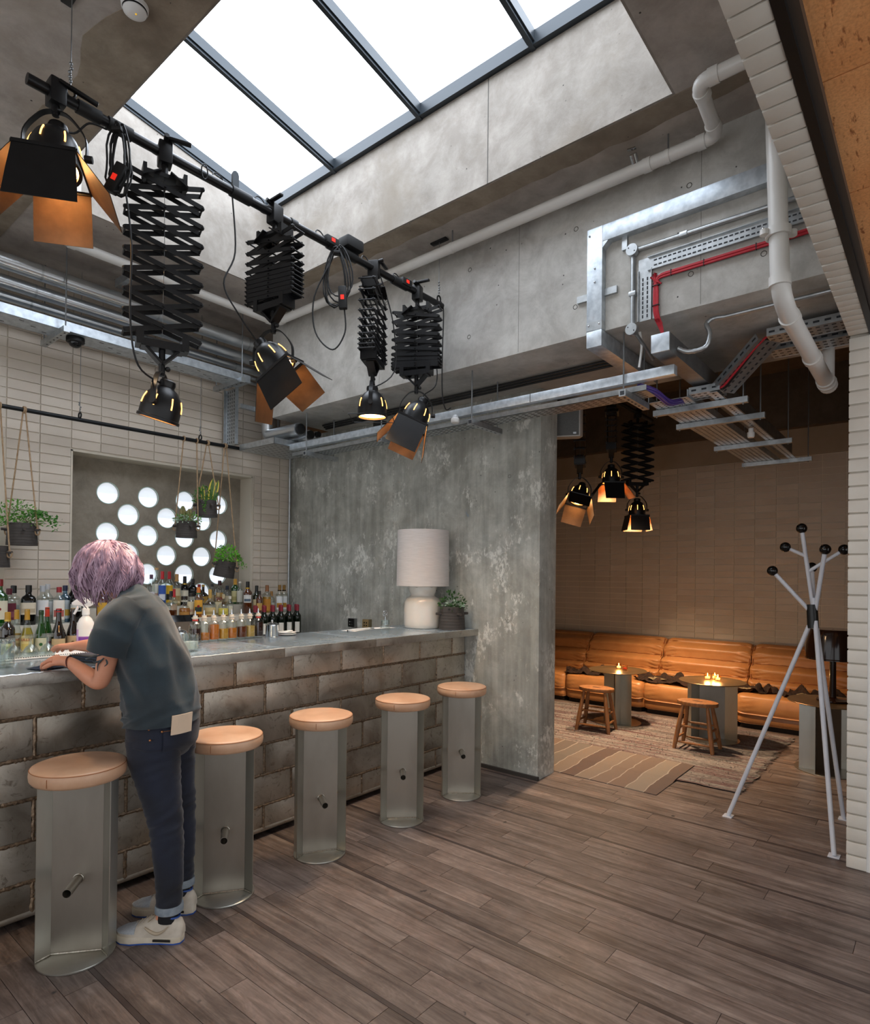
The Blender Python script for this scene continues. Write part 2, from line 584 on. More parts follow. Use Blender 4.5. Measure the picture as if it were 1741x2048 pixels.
for i in range(-8, 10):
    xa = RX0+i*TWW; xb = min(xa+TWW, XC)
    for j in range(-19, 18):
        za = RZ1+.012+j*TH; zb = za+TH
        for (s0, s1) in ((xa, xb),):
            if zb > RZ0 and za < RZ1:
                if s1 > RX0+.01 and s0 < RX1-.01:
                    if s1 > RX1+.03: s0 = RX1+.02
                    else: continue
                if s1 > -.25 and s0 < 1.40: continue
            if s1-s0 > .04 and za > 1.1 and zb < HS:
                cands.append((round(s1-s0, 4), (s0+s1)/2, (za+zb)/2))
cands.sort(key=lambda c: -c[1] if c[1] > 1.3 else 9-c[1])
rest = MB()
for i, (w_, cx, cz) in enumerate(cands):
    if i < 298 and cx > 1.3:
        put('tile', tile_mesh(round(w_-TG, 4), TH-TG, 'y', 'bar'), m_cream, tw, (cx, YT, cz))
    else:
        rest.box(cx-w_/2+TG/2, cx+w_/2-TG/2, YT-.006, YT+.002, cz-TH/2+TG/2, cz+TH/2-TG/2)
if rest.v: stuff(rest.build('tile_field', m_cream, tw, smooth=0))

def pierced(x0, x1, idx):
    pan = bpy.data.curves.new('panel', 'CURVE'); pan.dimensions = '2D'; pan.fill_mode = 'BOTH'; pan.extrude = .012
    def spl(pts):
        s = pan.splines.new('POLY'); s.points.add(len(pts)-1); s.use_cyclic_u = True
        for p, q in zip(s.points, pts): p.co = (q[0], q[1], 0, 1)
    spl([(x0, RZ0-.02), (x1, RZ0-.02), (x1, RZ1+.02), (x0, RZ1+.02)])
    cs = []
    for r in range(6):
        z = 2.25-.1775*r
        xs = [x0+.37+.358*i for i in range(4)] if r % 2 == 0 else [x0+.55+.358*i for i in range(3)]
        for x_ in xs: cs.append((x_, z))
    R_ = .094
    for (x_, z) in cs:
        spl([(x_+R_*math.cos(2*PI*i/36), z+R_*math.sin(2*PI*i/36)) for i in range(36)])
    o = bpy.data.objects.new('tmp', pan); COL.objects.link(o)
    me = bpy.data.meshes.new_from_object(o.evaluated_get(bpy.context.evaluated_depsgraph_get()))
    bpy.data.objects.remove(o)
    me.transform(Matrix.Translation((0, YT+.2, 0)) @ Matrix.Rotation(PI/2, 4, 'X'))
    wn = struct(put('window_%d' % idx, me, m_taupe))
    pane = MB().lathe([(0, 0), (R_+.004, 0)], 36, mtx=Matrix.Rotation(PI/2, 4, 'X')).mesh('pane', 0)
    rim = MB().tube([(R_*math.cos(2*PI*i/36), 0, R_*math.sin(2*PI*i/36)) for i in range(36)], .004, 6, True).mesh('pane_rim')
    m_port = emis('round_frosted_glass', '#e6edf6', PORT_GLOW) if 'pg' not in _M else _M['pg']; _M['pg'] = m_port
    m_rim = M('green_glass_edge', '#b9cfc6', rough=.2)
    for (x_, z) in cs:
        put('pane', pane, m_port, wn, (x_, YT+.218, z))
        put('pane_rim', rim, m_rim, wn, (x_, YT+.188, z))
    # reveal lining
    lf = MB()
    lf.box(x0-.002, x0+.012, YT-.012, YT+.19, RZ0, RZ1); lf.box(x1-.012, x1+.002, YT-.012, YT+.19, RZ0, RZ1)
    lf.box(x0-.002, x1+.002, YT-.012, YT+.19, RZ1-.012, RZ1+.006)
    lf.build('reveal_lining', M('cream_paint', '#cfc5b4', rough=.5), wn, smooth=0)
    MB().box(x0-.1, x1+.1, YT+.24, YT+.30, RZ0-.1, RZ1+.1).build('backing', m_white, wn, smooth=0)
pierced(RX0, RX1, 2)
pierced(-.25, 1.43, 3)

# ---- roof light: frame, bars, frosted panes
SLP = -.165
def zsky(x_): return 4.575+(x_-OX1)*SLP
sk = thing('window_1', '', '', (0, 0, 0)); del sk['label']; del sk['category']; struct(sk)
m_frost = emis('frosted_wired_glass', '#eaf3ff', SKY_GLOW)
bars_y = [4.352, 3.516, 2.668, 1.813, 1.03]
for i in range(4):
    a, b = bars_y[i+1], bars_y[i]
    q = MB(); x0, x1 = OX0+.0, OX1-.02
    q.add([(x0, a, zsky(x0)+.06), (x1, a, zsky(x1)+.06), (x1, b, zsky(x1)+.06), (x0, b, zsky(x0)+.06), (x0, a, zsky(x0)+.075), (x1, a, zsky(x1)+.075), (x1, b, zsky(x1)+.075), (x0, b, zsky(x0)+.075)],
          [(0, 1, 2, 3), (7, 6, 5, 4), (0, 4, 5, 1), (1, 5, 6, 2), (2, 6, 7, 3), (3, 7, 4, 0)])
    q.build('glass_pane', m_frost, sk, smooth=0)
for y in bars_y:
    MB().bar((OX0, y, zsky(OX0)+.03), (OX1-.012, y, zsky(OX1)+.03), .05, .07).build('glazing_bar', m_darkframe, sk, smooth=0)
    MB().bar((OX0, y, zsky(OX0)-.012), (OX1-.012, y, zsky(OX1)-.012), .028, .02).build('glazing_cap', m_darkframe, sk, smooth=0)
MB().box(OX1-.05, OX1-.012, OY0, OY1, 4.56, 4.64).build('bottom_rail', m_darkframe, sk, smooth=0)
MB().box(OX0+.012, OX0+.05, OY0, OY1, zsky(OX0)-.03, zsky(OX0)+.08).build('top_rail', m_darkframe, sk, smooth=0)

# ---- lounge: rear wall, side walls, ceiling
m_loungeup = concrete('lounge_upper', '#4f463d', '#62574b', pits=False)
lw = MB().box(XL, XL+.2, -.4, 6.2, -.1, HS)
wl = struct(lw.build('wall_lounge', m_lgrout, smooth=0))
cands = []
ztop = 2.955
for i in range(-3, 21):
    ya = .60+i*.2235; yb = ya+.2235
    for j in range(0, 29):
        zb = ztop-j*TH; za = zb-TH
        if za < .62: continue
        vis_ = (.78 < (ya+yb)/2 < 4.35)
        cands.append((0 if vis_ else 1, abs((ya+yb)/2-2.3)+abs(zb-1.9)*.9, (ya+yb)/2, (za+zb)/2))
cands.sort()
lt = MB().box(-.011, .002, -.2235/2+TG/2, .2235/2-TG/2, -TH/2+.0052, TH/2-.0052).mesh('tile', 0)
rest = MB()
for i, (_, __, cy, cz) in enumerate(cands):
    if i < 300: put('tile', lt, m_ltile, wl, (XL, cy, cz))
    else: rest.box(XL-.006, XL+.002, cy-.2235/2+TG/2, cy+.2235/2-TG/2, cz-TH/2+TG/2, cz+TH/2-TG/2)
stuff(rest.build('tile_field', m_ltile, wl, smooth=0))
MB().box(XL-.02, XL+.02, -.4, 6.2, 2.96, 3.27).build('upper_band', M('lounge_band', '#9c8d7c', '#92836f', rough=.8, scale=3), wl, smooth=0)
MB().box(XL-.12, XL+.02, -.4, 6.2, 3.27, HS).build('upper_beam', m_loungeup, wl, smooth=0)
struct(MB().box(4.39, XL, 5.6, 5.8, -.1, HS).build('wall_lounge_left', M('lounge_side', '#8a7c6c', rough=.8), smooth=0))
struct(MB().box(4.09, XL, -.5, -.4, -.1, HS).build('wall_lounge_right', M('lounge_side2', '#8a7c6c', rough=.8), smooth=0))
struct(MB().box(4.0, XL+.2, -.5, 5.8, HS, HS+.2).build('ceiling_lounge', m_loungeup, smooth=0))

# ---- painted brick opening on the right (jamb + soffit), white board, cork-coloured ceiling
SZ = 2.872
JX, JY0, JY1 = 4.0, .312, .402
wr = MB()
wr.box(JX+.006, JX+.12, JY0+.002, JY1-.004, 0, HS)
wr.box(-2.5, JX+.01, JY0+.002, JY1-.004, SZ+.006, HS)
wr = struct(wr.build('wall_right', m_mortar, smooth=0))
BP = .0735
jb = MB().box(-.004, .10, -(JY1-JY0)/2, (JY1-JY0)/2, -BP/2+.0045, BP/2-.0045)
jme = jb.build('brick', m_brick, wr, (JX, (JY0+JY1)/2, BP/2), bevel=.003)
nb = int(SZ/BP)
for i in range(1, nb+1):
    if (i+.5)*BP > SZ: break
    put('brick', jme.data, m_brick, wr, (JX+random.uniform(-.0015, .0015), (JY0+JY1)/2, (i+.5)*BP))
sb = MB().box(-BP/2+.0045, BP/2-.0045, -(JY1-JY0)/2, (JY1-JY0)/2, -.004, .10)
x = JX-.03-BP/2
sme = sb.build('brick', m_brick, wr, (x, (JY0+JY1)/2, SZ), bevel=.003)
while x > -.6:
    x -= BP
    put('brick', sme.data, m_brick, wr, (x, (JY0+JY1)/2, SZ+random.uniform(-.0015, .0015)))
struct(MB().box(JX+.004, JX+.12, .262, JY0+.001, 0, SZ+.02).build('trim_1', m_white, smooth=0))
m_blk = M('black_metal', '#121213', rough=.42, metal=.5)
struct(MB().box(-2.5, JX+.1, .285, .311, SZ-.006, SZ+.10).build('trim_2', m_blk, smooth=0))
struct(MB().box(-2.5, JX+.1, .262, .286, SZ+.012, SZ+.10).build('trim_3', M('bronze_strip', '#4a413a', rough=.45, metal=.4), smooth=0))
def chip():
    t = NT('stained_chipboard')
    co = t.coord(True)
    n1 = t.noise(co, 3, 6, .6, .3)
    c = t.ramp(n1, [(.3, lin('#d98e50')), (.7, lin('#ecaa6e'))]).outputs[0]
    cs = t.coord(True, (6, 26, 20), (0, 0, .5))
    n2 = t.noise(cs, 3.0, 5, .6)
    f = t.ramp(n2, [(.33, W1), (.42, B0)]).outputs[0]
    c = t.mix(f, c, lin('#9c5c2c'))
    n3 = t.noise(co, 120, 2)
    f = t.ramp(n3, [(.3, (.8, .78, .75, 1)), (.6, (1.05, 1.05, 1.05, 1))]).outputs[0]
    c = t.mix(None, c, f, 'MULTIPLY', .8)
    t.base(c); t.b.inputs['Roughness'].default_value = .7
    t.bump(n2.outputs['Fac'], .3, .004)
    return t.m
m_chip = chip()
cr = struct(MB().box(-3, JX+.1, -3, .27, 2.955, 3.1).build('ceiling_side', M('ceiling_void', '#1c1713', rough=.9), smooth=0))
for i in range(-6, 6):
    MB().box(.72+i*.623+.0025, min(4.098, .72+(i+1)*.623-.0025), -1.2, .262, 2.915, 2.957).build('ceiling_panel', m_chip, cr, smooth=0)
# ================================================================ BAR
def zinc(name, c1, c2, c3, rough, scale=2.2):
    t = NT(name)
    co = t.coord(True)
    n1 = t.noise(co, scale, 7, .65, 1.2)
    c = t.ramp(n1, [(.25, lin(c1)), (.5, lin(c2)), (.78, lin(c3))]).outputs[0]
    n2 = t.noise(co, scale*6, 6, .7, 2.5)
    f = t.ramp(n2, [(.56, B0), (.7, W1)]).outputs[0]
    c = t.mix(f, c, lin(c1))
    c = t.jitter(c, .8, 1.12)
    t.base(c)
    t.b.inputs['Metallic'].default_value = .75
    r = t.ramp(n1, [(.3, (rough-.1,)*3+(1,)), (.7, (rough+.14,)*3+(1,))]).outputs[0]
    t.t.links.new(r, t.b.inputs['Roughness'])
    t.bump(n1.outputs['Fac'], .12, .02)
    return t.m
m_plate = zinc('patinated_steel', '#857a6c', '#bab2a5', '#d8d3c9', .40)
m_zinc = zinc('zinc_worktop', '#b0bfcc', '#c0cfdb', '#cfdde7', .22, 1.2)
m_weld = M('weld_bead', '#a08a72', '#6b5a4a', rough=.45, metal=.6, scale=90, bump=.5, bscale=200, bdist=.003)
m_lip = zinc('zinc_lip', '#7f7a72', '#a39e96', '#b9b5ad', .34, 3)

BY = 3.08
bar = thing('bar_counter', 'long bar front clad in brick-patterned welded steel plates below the zinc worktop', 'bar', (0, 0, 0))
MB().box(-.8, 4.12, BY+.004, 3.6, .05, 1.0675).build('carcass', M('bar_carcass', '#4a4038', rough=.7, metal=.3), bar, smooth=0)
MB().box(-.8, 4.12, BY+.09, 3.55, -.002, .055).build('plinth', M('plinth_black', '#17130f', rough=.9), bar, smooth=0)
rows = [1.068, .91, .73, .55, .37, .19, .052]
PJ = .016
pcache = {}
weld = MB()
def bead(p, q, r):
    p, q = Vector(p), Vector(q); n = max(3, int((q-p).length/.009)); pts = []; rs = []
    for i in range(n+1):
        c = p.lerp(q, i/n); pts.append(c+Vector((random.uniform(-.002, .002), 0, random.uniform(-.002, .002)))); rs.append(r*(.75+.5*random.random()))
    weld.tube(pts, rs, 6)
for r in range(6):
    z1, z0 = rows[r], rows[r+1]
    if r: bead((-.8, BY-.001, z1), (4.12, BY-.001, z1), .0095)
    off = 1.956 if r % 2 == 0 else 2.157
    j0 = int((-.8-off)/.3975)-1
    for j in range(j0, 8):
        xa = max(off+j*.3975, -.8); xb = min(off+(j+1)*.3975, 4.12)
        if xb-xa < .04: continue
        w_ = round(xb-xa-PJ, 4); h_ = round(z1-z0-PJ, 4)
        if (w_, h_) not in pcache:
            o = MB().box(-w_/2, w_/2, -.005, .006, -h_/2, h_/2).build('plate', m_plate, bar, bevel=.003)
            pcache[(w_, h_)] = o.data
        else: o = put('plate', pcache[(w_, h_)], m_plate, bar)
        o.location = ((xa+xb)/2, BY, (z0+z1)/2)
        o.rotation_euler = (random.uniform(-.004, .004), 0, random.uniform(-.004, .004))
        if xb < 4.1: bead((xb, BY-.001, z0), (xb, BY-.001, z1), .009)
stuff(weld.build('weld_seam', m_weld, bar))
MB().cyl((-.8, BY+.012, .05), (4.12, BY+.012, .05), .02, n=10).build('bottom_rail', m_plate, bar)

top = thing('bar_worktop', 'bluish zinc sheet worktop with soldered seams on the long bar', 'worktop', (0, 0, 1.12))
xs = [-.8, -.05, .70, 1.45, 2.2, 2.95, 3.70, 4.128]
for a, b in zip(xs, xs[1:]):
    q = MB().box(a+.001, b-.001, 2.955, 3.66, -.012, 0)
    q.build('zinc_sheet', m_zinc, top, bevel=.002)
    q = MB().box(a+.001, b-.001, 2.948, 2.962, -.052, -.001)
    q.build('front_lip', m_lip, top, bevel=.002)
for a in xs[1:-1]:
    MB().bar((a, 2.96, .0005), (a, 3.66, .0005), .006, .0016).build('solder_seam', M('solder', '#dfe6ea', rough=.3, metal=.8), top, smooth=0)
MB().box(-.8, 4.128, 2.962, 3.655, -.05, -.012).build('board_core', M('core_board', '#5a4a3a', rough=.8), top, smooth=0)
bead_t = MB(); n = 300
bead_t.tube([(-.8+4.92*i/n, 2.952, random.uniform(-.0018, .001)) for i in range(n+1)], [.003*(.7+.6*random.random()) for i in range(n+1)], 5)
stuff(bead_t.build('edge_weld', M('solder', '#dfe6ea'), top))

# ================================================================ BAR STOOLS
m_steel = M('mill_steel', '#a39d93', '#8c867c', rough=.36, metal=.9, scale=3, stretch=(1, 1, .4), rnd=True, bump=.03, bscale=200)
m_steel2 = M('mill_steel_light', '#c9c8c0', '#b2b0a6', rough=.34, metal=.9, scale=3, stretch=(1, 1, .4), rnd=True)
m_leather = M('tan_leather', '#d4ae90', '#bc8f6e', rough=.40, scale=7, rnd=True, jit=(.95, 1.04), bump=.08, bscale=160, lo=.3, hi=.75)
m_stitch = M('leather_seam', '#9c6238', rough=.6)
m_dark = M('dark_void', '#0c0a09', rough=.9)
def make_stool(label, loc, ang):
    t = thing('bar_stool', label, 'bar stool', loc, ang, 'steel bar stools in front of the bar')
    # x along the web, -y towards the sitter
    H_ = .715
    MB().lathe([(0, 0), (.141, 0), (.143, .002), (.143, .007), (.140, .009), (0, .009)], 40).build('base_plate', m_steel2, t)
    MB().box(-.095, .095, -.002, .002, .009, H_).build('web', m_steel, t, smooth=0)
    for s in (-1, 1):
        for d in (-1, 1):
            MB().bar((s*.0945, d*.0015, .009), (s*.0945, d*.0015, H_), .001, .001)
            q = MB()
            q.add([(s*.094, 0, .009), (s*.133, d*.052, .009), (s*.1355, d*.049, .009), (s*.0975, -d*.001, .009),
                   (s*.094, 0, H_), (s*.133, d*.052, H_), (s*.1355, d*.049, H_), (s*.0975, -d*.001, H_)],
                  [(0, 1, 2, 3), (7, 6, 5, 4), (0, 4, 5, 1), (1, 5, 6, 2), (2, 6, 7, 3), (3, 7, 4, 0)])
            q.build('flange', m_steel2, t, smooth=0)
    wd = MB()
    for d in (-1, 1):
        path = [(-.133, d*.054, .011), (-.094, d*.004, .011), (.094, d*.004, .011), (.133, d*.054, .011)]
        pts = []; rs = []
        for p, q in zip(path, path[1:]):
            for i in range(16):
                pts.append(Vector(p).lerp(Vector(q), i/16)); rs.append(random.uniform(.0022, .004))
        wd.tube(pts, rs, 6)
    wd.build('weld_bead', M('bright_weld', '#b9b4a8', '#8f8a80', rough=.3, metal=.9, scale=120), t)
    pg = MB().lathe_open([(.0175, -.125), (.0175, .125), (.0155, .125), (.0155, -.125), (.0175, -.125)], 20, mtx=Matrix.Translation((.004, 0, .305)) @ Matrix.Rotation(PI/2, 4, 'X'))
    pg.build('foot_peg', m_steel, t)
    MB().tube([(.004+.019*math.cos(a*PI/8), -.004, .305+.019*math.sin(a*PI/8)) for a in range(16)], .0028, 6, True).build('weld_ring', M('bright_weld', '#b9b4a8'), t)
    se = MB().lathe([(0, H_-.003), (.150, H_-.003), (.165, H_+.001), (.1735, H_+.012), (.176, H_+.028), (.1745, H_+.045), (.1715, H_+.0535), (.170, H_+.056), (.160, H_+.0595), (.10, H_+.064), (0, H_+.0655)], 56)
    so = se.build('seat', m_leather, t, smooth=60)
    MB().tube([(.1725*math.cos(2*PI*i/56), .1725*math.sin(2*PI*i/56), H_+.0525) for i in range(56)], .0016, 5, True).build('piping', m_stitch, so)
    MB().tube([(.1765*math.cos(-1.9), .1765*math.sin(-1.9), H_+z) for z in (.012, .028, .045)], .0012, 5).build('seam', m_stitch, so)
    return t
rs_ = math.radians
make_stool('tan leather steel bar stool beside the person, farthest from the concrete wall', (1.008, 2.70, 0), rs_(-39))
make_stool('tan leather topped steel bar stool standing just behind the person in jeans', (1.656, 2.677, 0), rs_(-34.5))
make_stool('third tan leather steel bar stool counted from the concrete wall, middle of the row', (2.245, 2.67, 0), rs_(-30))
make_stool('second tan leather steel bar stool counted from the concrete wall', (2.895, 2.65, 0), rs_(-46))
make_stool('tan leather steel bar stool standing nearest to the concrete wall', (3.498, 2.635, 0), rs_(-48))

# ================================================================ BACK BAR
m_lam = M('cream_laminate', '#d8d2c4', rough=.35)
bb = thing('back_bar', 'cream stepped back bar carrying the bottles below the pierced window', 'counter', (0, 0, 0))
MB().box(-.6, 3.92, 4.66, YT-.002, -.01, .935).build('cabinet', M('back_cabinet', '#57504a', rough=.6), bb, smooth=0)
MB().box(-.6, 3.92, 4.63, 5.06, .935, .96).build('worktop', m_lam, bb, bevel=.002)
MB().box(-.6, 3.90, 5.04, YT-.004, .96, 1.16).build('step', m_lam, bb, bevel=.002)
MB().box(1.96, 3.62, 5.42, YT+.17, 1.1612, 1.245).build('upper_step', m_lam, bb, bevel=.002)

GL = {
 'clear': glassy('clear_glass', '#f5f9f7', .13), 'green': glassy('green_glass', '#2f9b2f', .16, '#1c6a1c', .35),
 'olive': glassy('olive_glass', '#5d6a2a', .16, '#2a3314', .5), 'amber': glassy('amber_glass', '#a85a1c', .16, '#7a3c10', .4),
 'dark': M('dark_glass', '#0d0d0c', rough=.08), 'brown': glassy('brown_glass', '#4a2a12', .16, '#24140a', .6),
 'blue': glassy('blue_glass', '#9cc6e0', .16), 'winegreen': M('wine_glass_green', '#10180e', rough=.08),
}
LQ = {k: glassy('liquid_'+k, v, .04, v, .55) for k, v in dict(amber='#d98a2a', dark='#3a140c', orange='#e28a2c', pale='#e0c070', gold='#e0b040', brown='#7a3a14', red='#5a1010', yellow='#d6c24a', clear='#eef2f0').items()}
def matc(hexc, rough=.45, metal=0): return M('tone_'+hexc[1:]+('m' if metal else ''), hexc, rough=rough, metal=metal)

PROF = {   # radius fraction, height fraction
 'wine': [(.55, 0), (.95, .003), (1, .02), (1, .60), (.96, .65), (.75, .70), (.48, .74), (.40, .78), (.385, .93), (.43, .935), (.43, .965), (.39, .97), (.39, 1)],
 'spirit': [(.6, 0), (.95, .003), (1, .02), (1, .62), (.93, .68), (.62, .74), (.42, .78), (.36, .82), (.36, .97), (.40, .975), (.40, 1)],
 'tall': [(.6, 0), (.95, .003), (1, .02), (1, .56), (.95, .61), (.7, .67), (.42, .72), (.36, .76), (.34, .98), (.38, .985), (.38, 1)],
 'squat': [(.6, 0), (.95, .004), (1, .03), (1, .38), (.95, .46), (.72, .55), (.36, .62), (.26, .66), (.24, .98), (.28, .985), (.28, 1)],
 'bell': [(.6, 0), (.92, .003), (.97, .03), (1, .30), (.96, .42), (.8, .52), (.52, .64), (.38, .74), (.33, .84), (.33, .97), (.38, .975), (.38, 1)],
 'jug': [(.6, 0), (.96, .004), (1, .03), (1, .60), (.97, .66), (.8, .72), (.45, .76), (.38, .8), (.38, .98), (.42, .985), (.42, 1)],
}
def rlathe(prof, r, h, n=22, p=2.0, z0=0):
    b = MB(); rg = []
    for fr, fz in prof:
        ring = []
        for i in range(n):
            t = 2*PI*i/n+PI/n
            c, s_ = math.cos(t), math.sin(t)
            pe = p if fr > .7 else 2
            k = 1/((abs(c)**pe+abs(s_)**pe)**(1/pe))
            ring.append((fr*r*k*c, fr*r*k*s_, z0+fz*h))
        rg.append(ring)
    return b.rings(rg)
def prof_r(prof, fz):
    for (r0, z0), (r1, z1) in zip(prof, prof[1:]):
        if z0 <= fz <= z1: return r0+(r1-r0)*((fz-z0)/(z1-z0+1e-9))
    return prof[-1][0]
def bend_text(o, R_):
    for v in o.data.vertices:
        x_, y_, z_ = v.co
        a = x_/R_
        rr_ = R_-y_
        v.co = (rr_*math.sin(a), -rr_*math.cos(a), z_)
CAMDIR = lambda x_, y_: math.atan2(-y_, -x_)+PI/2     # turns local -y towards the viewer's side of the room
PLACED = []
def free_spot(x_, y_, z_, r, lo, hi):
    """slide along the shelf depth until the bottle clears its neighbours"""
    for k in range(60):
        d = ((k+1)//2)*.012*(1 if k % 2 else -1)
        y2 = y_+d
        if not (lo <= y2 <= hi): continue
        x2 = x_*y2/y_
        if all(abs(z_-c) > .02 or math.hypot(x2-a, y2-b) > r+q+.001 for a, b, c, q in PLACED): break
    else: x2, y2 = x_, y_
    PLACED.append((x2, y2, z_, r)); return x2, y2
def bottle(label, loc, h=.30, r=.037, shape='spirit', glass='clear', liquid=None, level=.5, cap='#222222', capz=(.86, 1.01), capr=1.18, lab='#e8e2d0', labz=(.14, .46), lab2=None, group=None, p=2.0, text=None, tcol='#8a1f1f', tsize=.022, ttop=.75, arc=1.9, stopper=None, name='bottle', band=None, emblem=None, rot=None):
    if name == 'bottle':
        lo_y, hi_y = (4.68, 5.0) if loc[2] < 1 else ((5.08, 5.375) if loc[2] < 1.2 else (5.46, 5.62))
        x2, y2 = free_spot(loc[0], loc[1], loc[2], r*(1.18 if p > 2.5 else 1.02), lo_y, hi_y)
        loc = (x2, y2, loc[2])
    a = CAMDIR(loc[0], loc[1]) if rot is None else rot
    t = thing(name, label, 'bottle', loc, a, group)
    pr_ = PROF[shape]
    rlathe(pr_, r, h*.985, p=p).build('glass_body', GL[glass], t, smooth=50)
    if liquid:
        ip = [(fr*.93, fz) for fr, fz in pr_ if .003 < fz <= level]
        ip = [(0.01, .012)]+[(ip[0][0], .015)]+ip[1:]+[(prof_r(pr_, level)*.93, level), (.01, level)]
        rlathe(ip, r, h*.985, p=p).build('liquid', LQ[liquid], t, smooth=50)
    if cap:
        c0 = capz[0]
        while c0 < .9 and prof_r(pr_, c0) > .52: c0 += .01
        cr_ = prof_r(pr_, c0)*r*1.04+.0008
        q = MB().lathe([(prof_r(pr_, c0+(min(capz[1], .97)-c0)*k/6)*r*1.06+.0012, (c0+(min(capz[1], .97)-c0)*k/6)*h) for k in range(7)]+[(prof_r(pr_, .97)*r*1.06+.001, capz[1]*h-.002), (prof_r(pr_, .97)*r*.9, capz[1]*h), (0, capz[1]*h)], 18)
        co_ = q.build('cap', matc(cap, .35, .0), t)
        if band: MB().lathe_open([(cr_+.0016, c0*h+.002), (cr_*.985+.0016, c0*h+.012)], 18).build('cap_band', matc(band, .3, .6), co_)
    if lab:
        def patch(z0, z1, arc_, dr):
            b = MB(); n = 10; vs = []; nz = 8
            for zz in [z0+(z1-z0)*k/nz for k in range(nz+1)]:
                for i in range(n+1):
                    th = -PI/2+(i/n-.5)*arc_
                    rad = prof_r(pr_, zz)*r+dr
                    c, s_ = math.cos(th), math.sin(th)
                    k = 1/((abs(c)**p+abs(s_)**p)**(1/p))
                    vs.append((rad*k*c, rad*k*s_, zz*h))
            return b.add(vs, [(j*(n+1)+i, j*(n+1)+i+1, (j+1)*(n+1)+i+1, (j+1)*(n+1)+i) for j in range(nz) for i in range(n)])
        lo_ = patch(labz[0], labz[1], arc, .0008).build('paper_label', matc(lab, .7), t)
        if lab2:
            patch(labz[0]+(labz[1]-labz[0])*.16, labz[0]+(labz[1]-labz[0])*.5, arc*.8, .0014).build('label_print', matc(lab2, .7), lo_)
        if emblem:
            zc = (labz[0]*.45+labz[1]*.55)*h
            e = MB().lathe([(0, 0), (.011, 0)], 14, mtx=Matrix.Translation((0, -r-.0022, zc)) @ Matrix.Rotation(PI/2, 4, 'X'))
            e.build('emblem', matc(emblem, .6), lo_)
        if text:
            o = text_mesh(text, tsize, matc(tcol, .6), lo_, Matrix.Translation((0, 0, (labz[0]+(labz[1]-labz[0])*ttop)*h)) @ Matrix.Rotation(PI/2, 4, 'X'))
            bend_text(o, r+.0016)
    if stopper:
        MB().sphere((0, 0, h*1.03), .016, 12, 8, (1, 1, 1.1)).build('stopper', matc(stopper, .3), t)
    return t

# -- front row on the lower worktop (left of the person)
Z0, Z1, Z2 = .9605, 1.1605, 1.2455
bottle('dark red bitter bottle with gold cap and black and yellow label reading CAMPARI', (1.3496, 4.85, Z0), .315, .043, 'spirit', 'brown', None, cap='#c8962e', capz=(.80, 1.0), lab='#d8d27a', labz=(.10, .46), text='CAMPARI', tcol='#f2f0ea', tsize=.024, ttop=.86, lab2='#8f9a3c', band='#e0c060')
_t = [o for o in bpy.data.objects if o.name.startswith('lettering')][-1]
MB().lathe_open([(.0442, .106), (.0442, .148)], 22).build('label_band', matc('#141210', .6), _t.parent.parent)
for v in _t.data.vertices: v.co *= 1.02; v.co.z = v.co.z/1.02
bottle('pale aperitif bottle reading LILLET half hidden beside the red bitter bottle', (1.425, 4.93, Z0), .325, .040, 'bell', 'clear', 'pale', .5, cap='#c8962e', capz=(.80, 1.0), lab='#e6d9a6', labz=(.14, .46), text='LILLET', tcol='#b3261e', lab2='#cfc08a')
bottle('yellow aperitif bottle reading LILLET with a gold foil neck on the back bar', (1.4641, 4.85, Z0), .33, .042, 'bell', 'clear', 'yellow', .62, cap='#c8962e', capz=(.78, 1.0), lab='#e6d48e', labz=(.12, .46), text='LILLET', tcol='#b3261e', tsize=.026, lab2='#d8c26e')
bottle('green vermouth bottle with cream label bearing a green oval', (1.5494, 4.85, Z0), .32, .042, 'bell', 'green', None, cap='#24401e', capz=(.90, 1.0), lab='#d9d8b8', labz=(.10, .40), emblem='#4c8a50')
bottle('green vermouth bottle with an orange-red foil neck and a red printed label', (1.6195, 4.95, Z0), .335, .038, 'bell', 'green', None, cap='#d8442a', capz=(.80, 1.0), lab='#e2dcc6', labz=(.14, .42), lab2='#a8323a')
bottle('squat brown liqueur bottle with red cap and tan label', (1.6598, 4.85, Z0), .325, .050, 'bell', 'brown', None, cap='#c0282c', capz=(.93, 1.01), lab='#d2b68a', labz=(.06, .36), lab2='#c09c68')
bottle('brown cork-stoppered bottle with tan label beside the spray bottle', (1.7547, 4.85, Z0), .33, .046, 'bell', 'brown', None, cap='#c9a878', capz=(.955, 1.0), lab='#cfae84', labz=(.08, .40), emblem='#8c6a44')
# -- rear row on the step (left)
bottle('large bright green gin bottle with a red oval seal at the far end', (1.3816, 5.15, Z1), .33, .05, 'spirit', 'green', None, cap='#7a1a1e', lab='#e0d8c0', labz=(.15, .55), emblem='#a82a2a', p=4)
bottle('clear square bottle with a maroon cap and square maroon label', (1.4531, 5.2, Z1), .265, .044, 'jug', 'clear', None, cap='#5a1c28', capz=(.83, 1.0), lab='#6a2434', labz=(.14, .6), lab2='#8a4a58', p=5)
bottle('clear round-shouldered bottle with a tall black cap', (1.5153, 5.32, Z1), .285, .045, 'jug', 'clear', None, cap='#151515', capz=(.80, 1.0), lab='#c9d0c8', labz=(.2, .5))
bottle('black square gin bottle with a white diamond label', (1.5702, 5.18, Z1), .29, .048, 'jug', 'dark', None, cap='#101010', capz=(.82, 1.0), lab='#ddd2bc', labz=(.26, .56), p=5, lab2='#b9aa90')
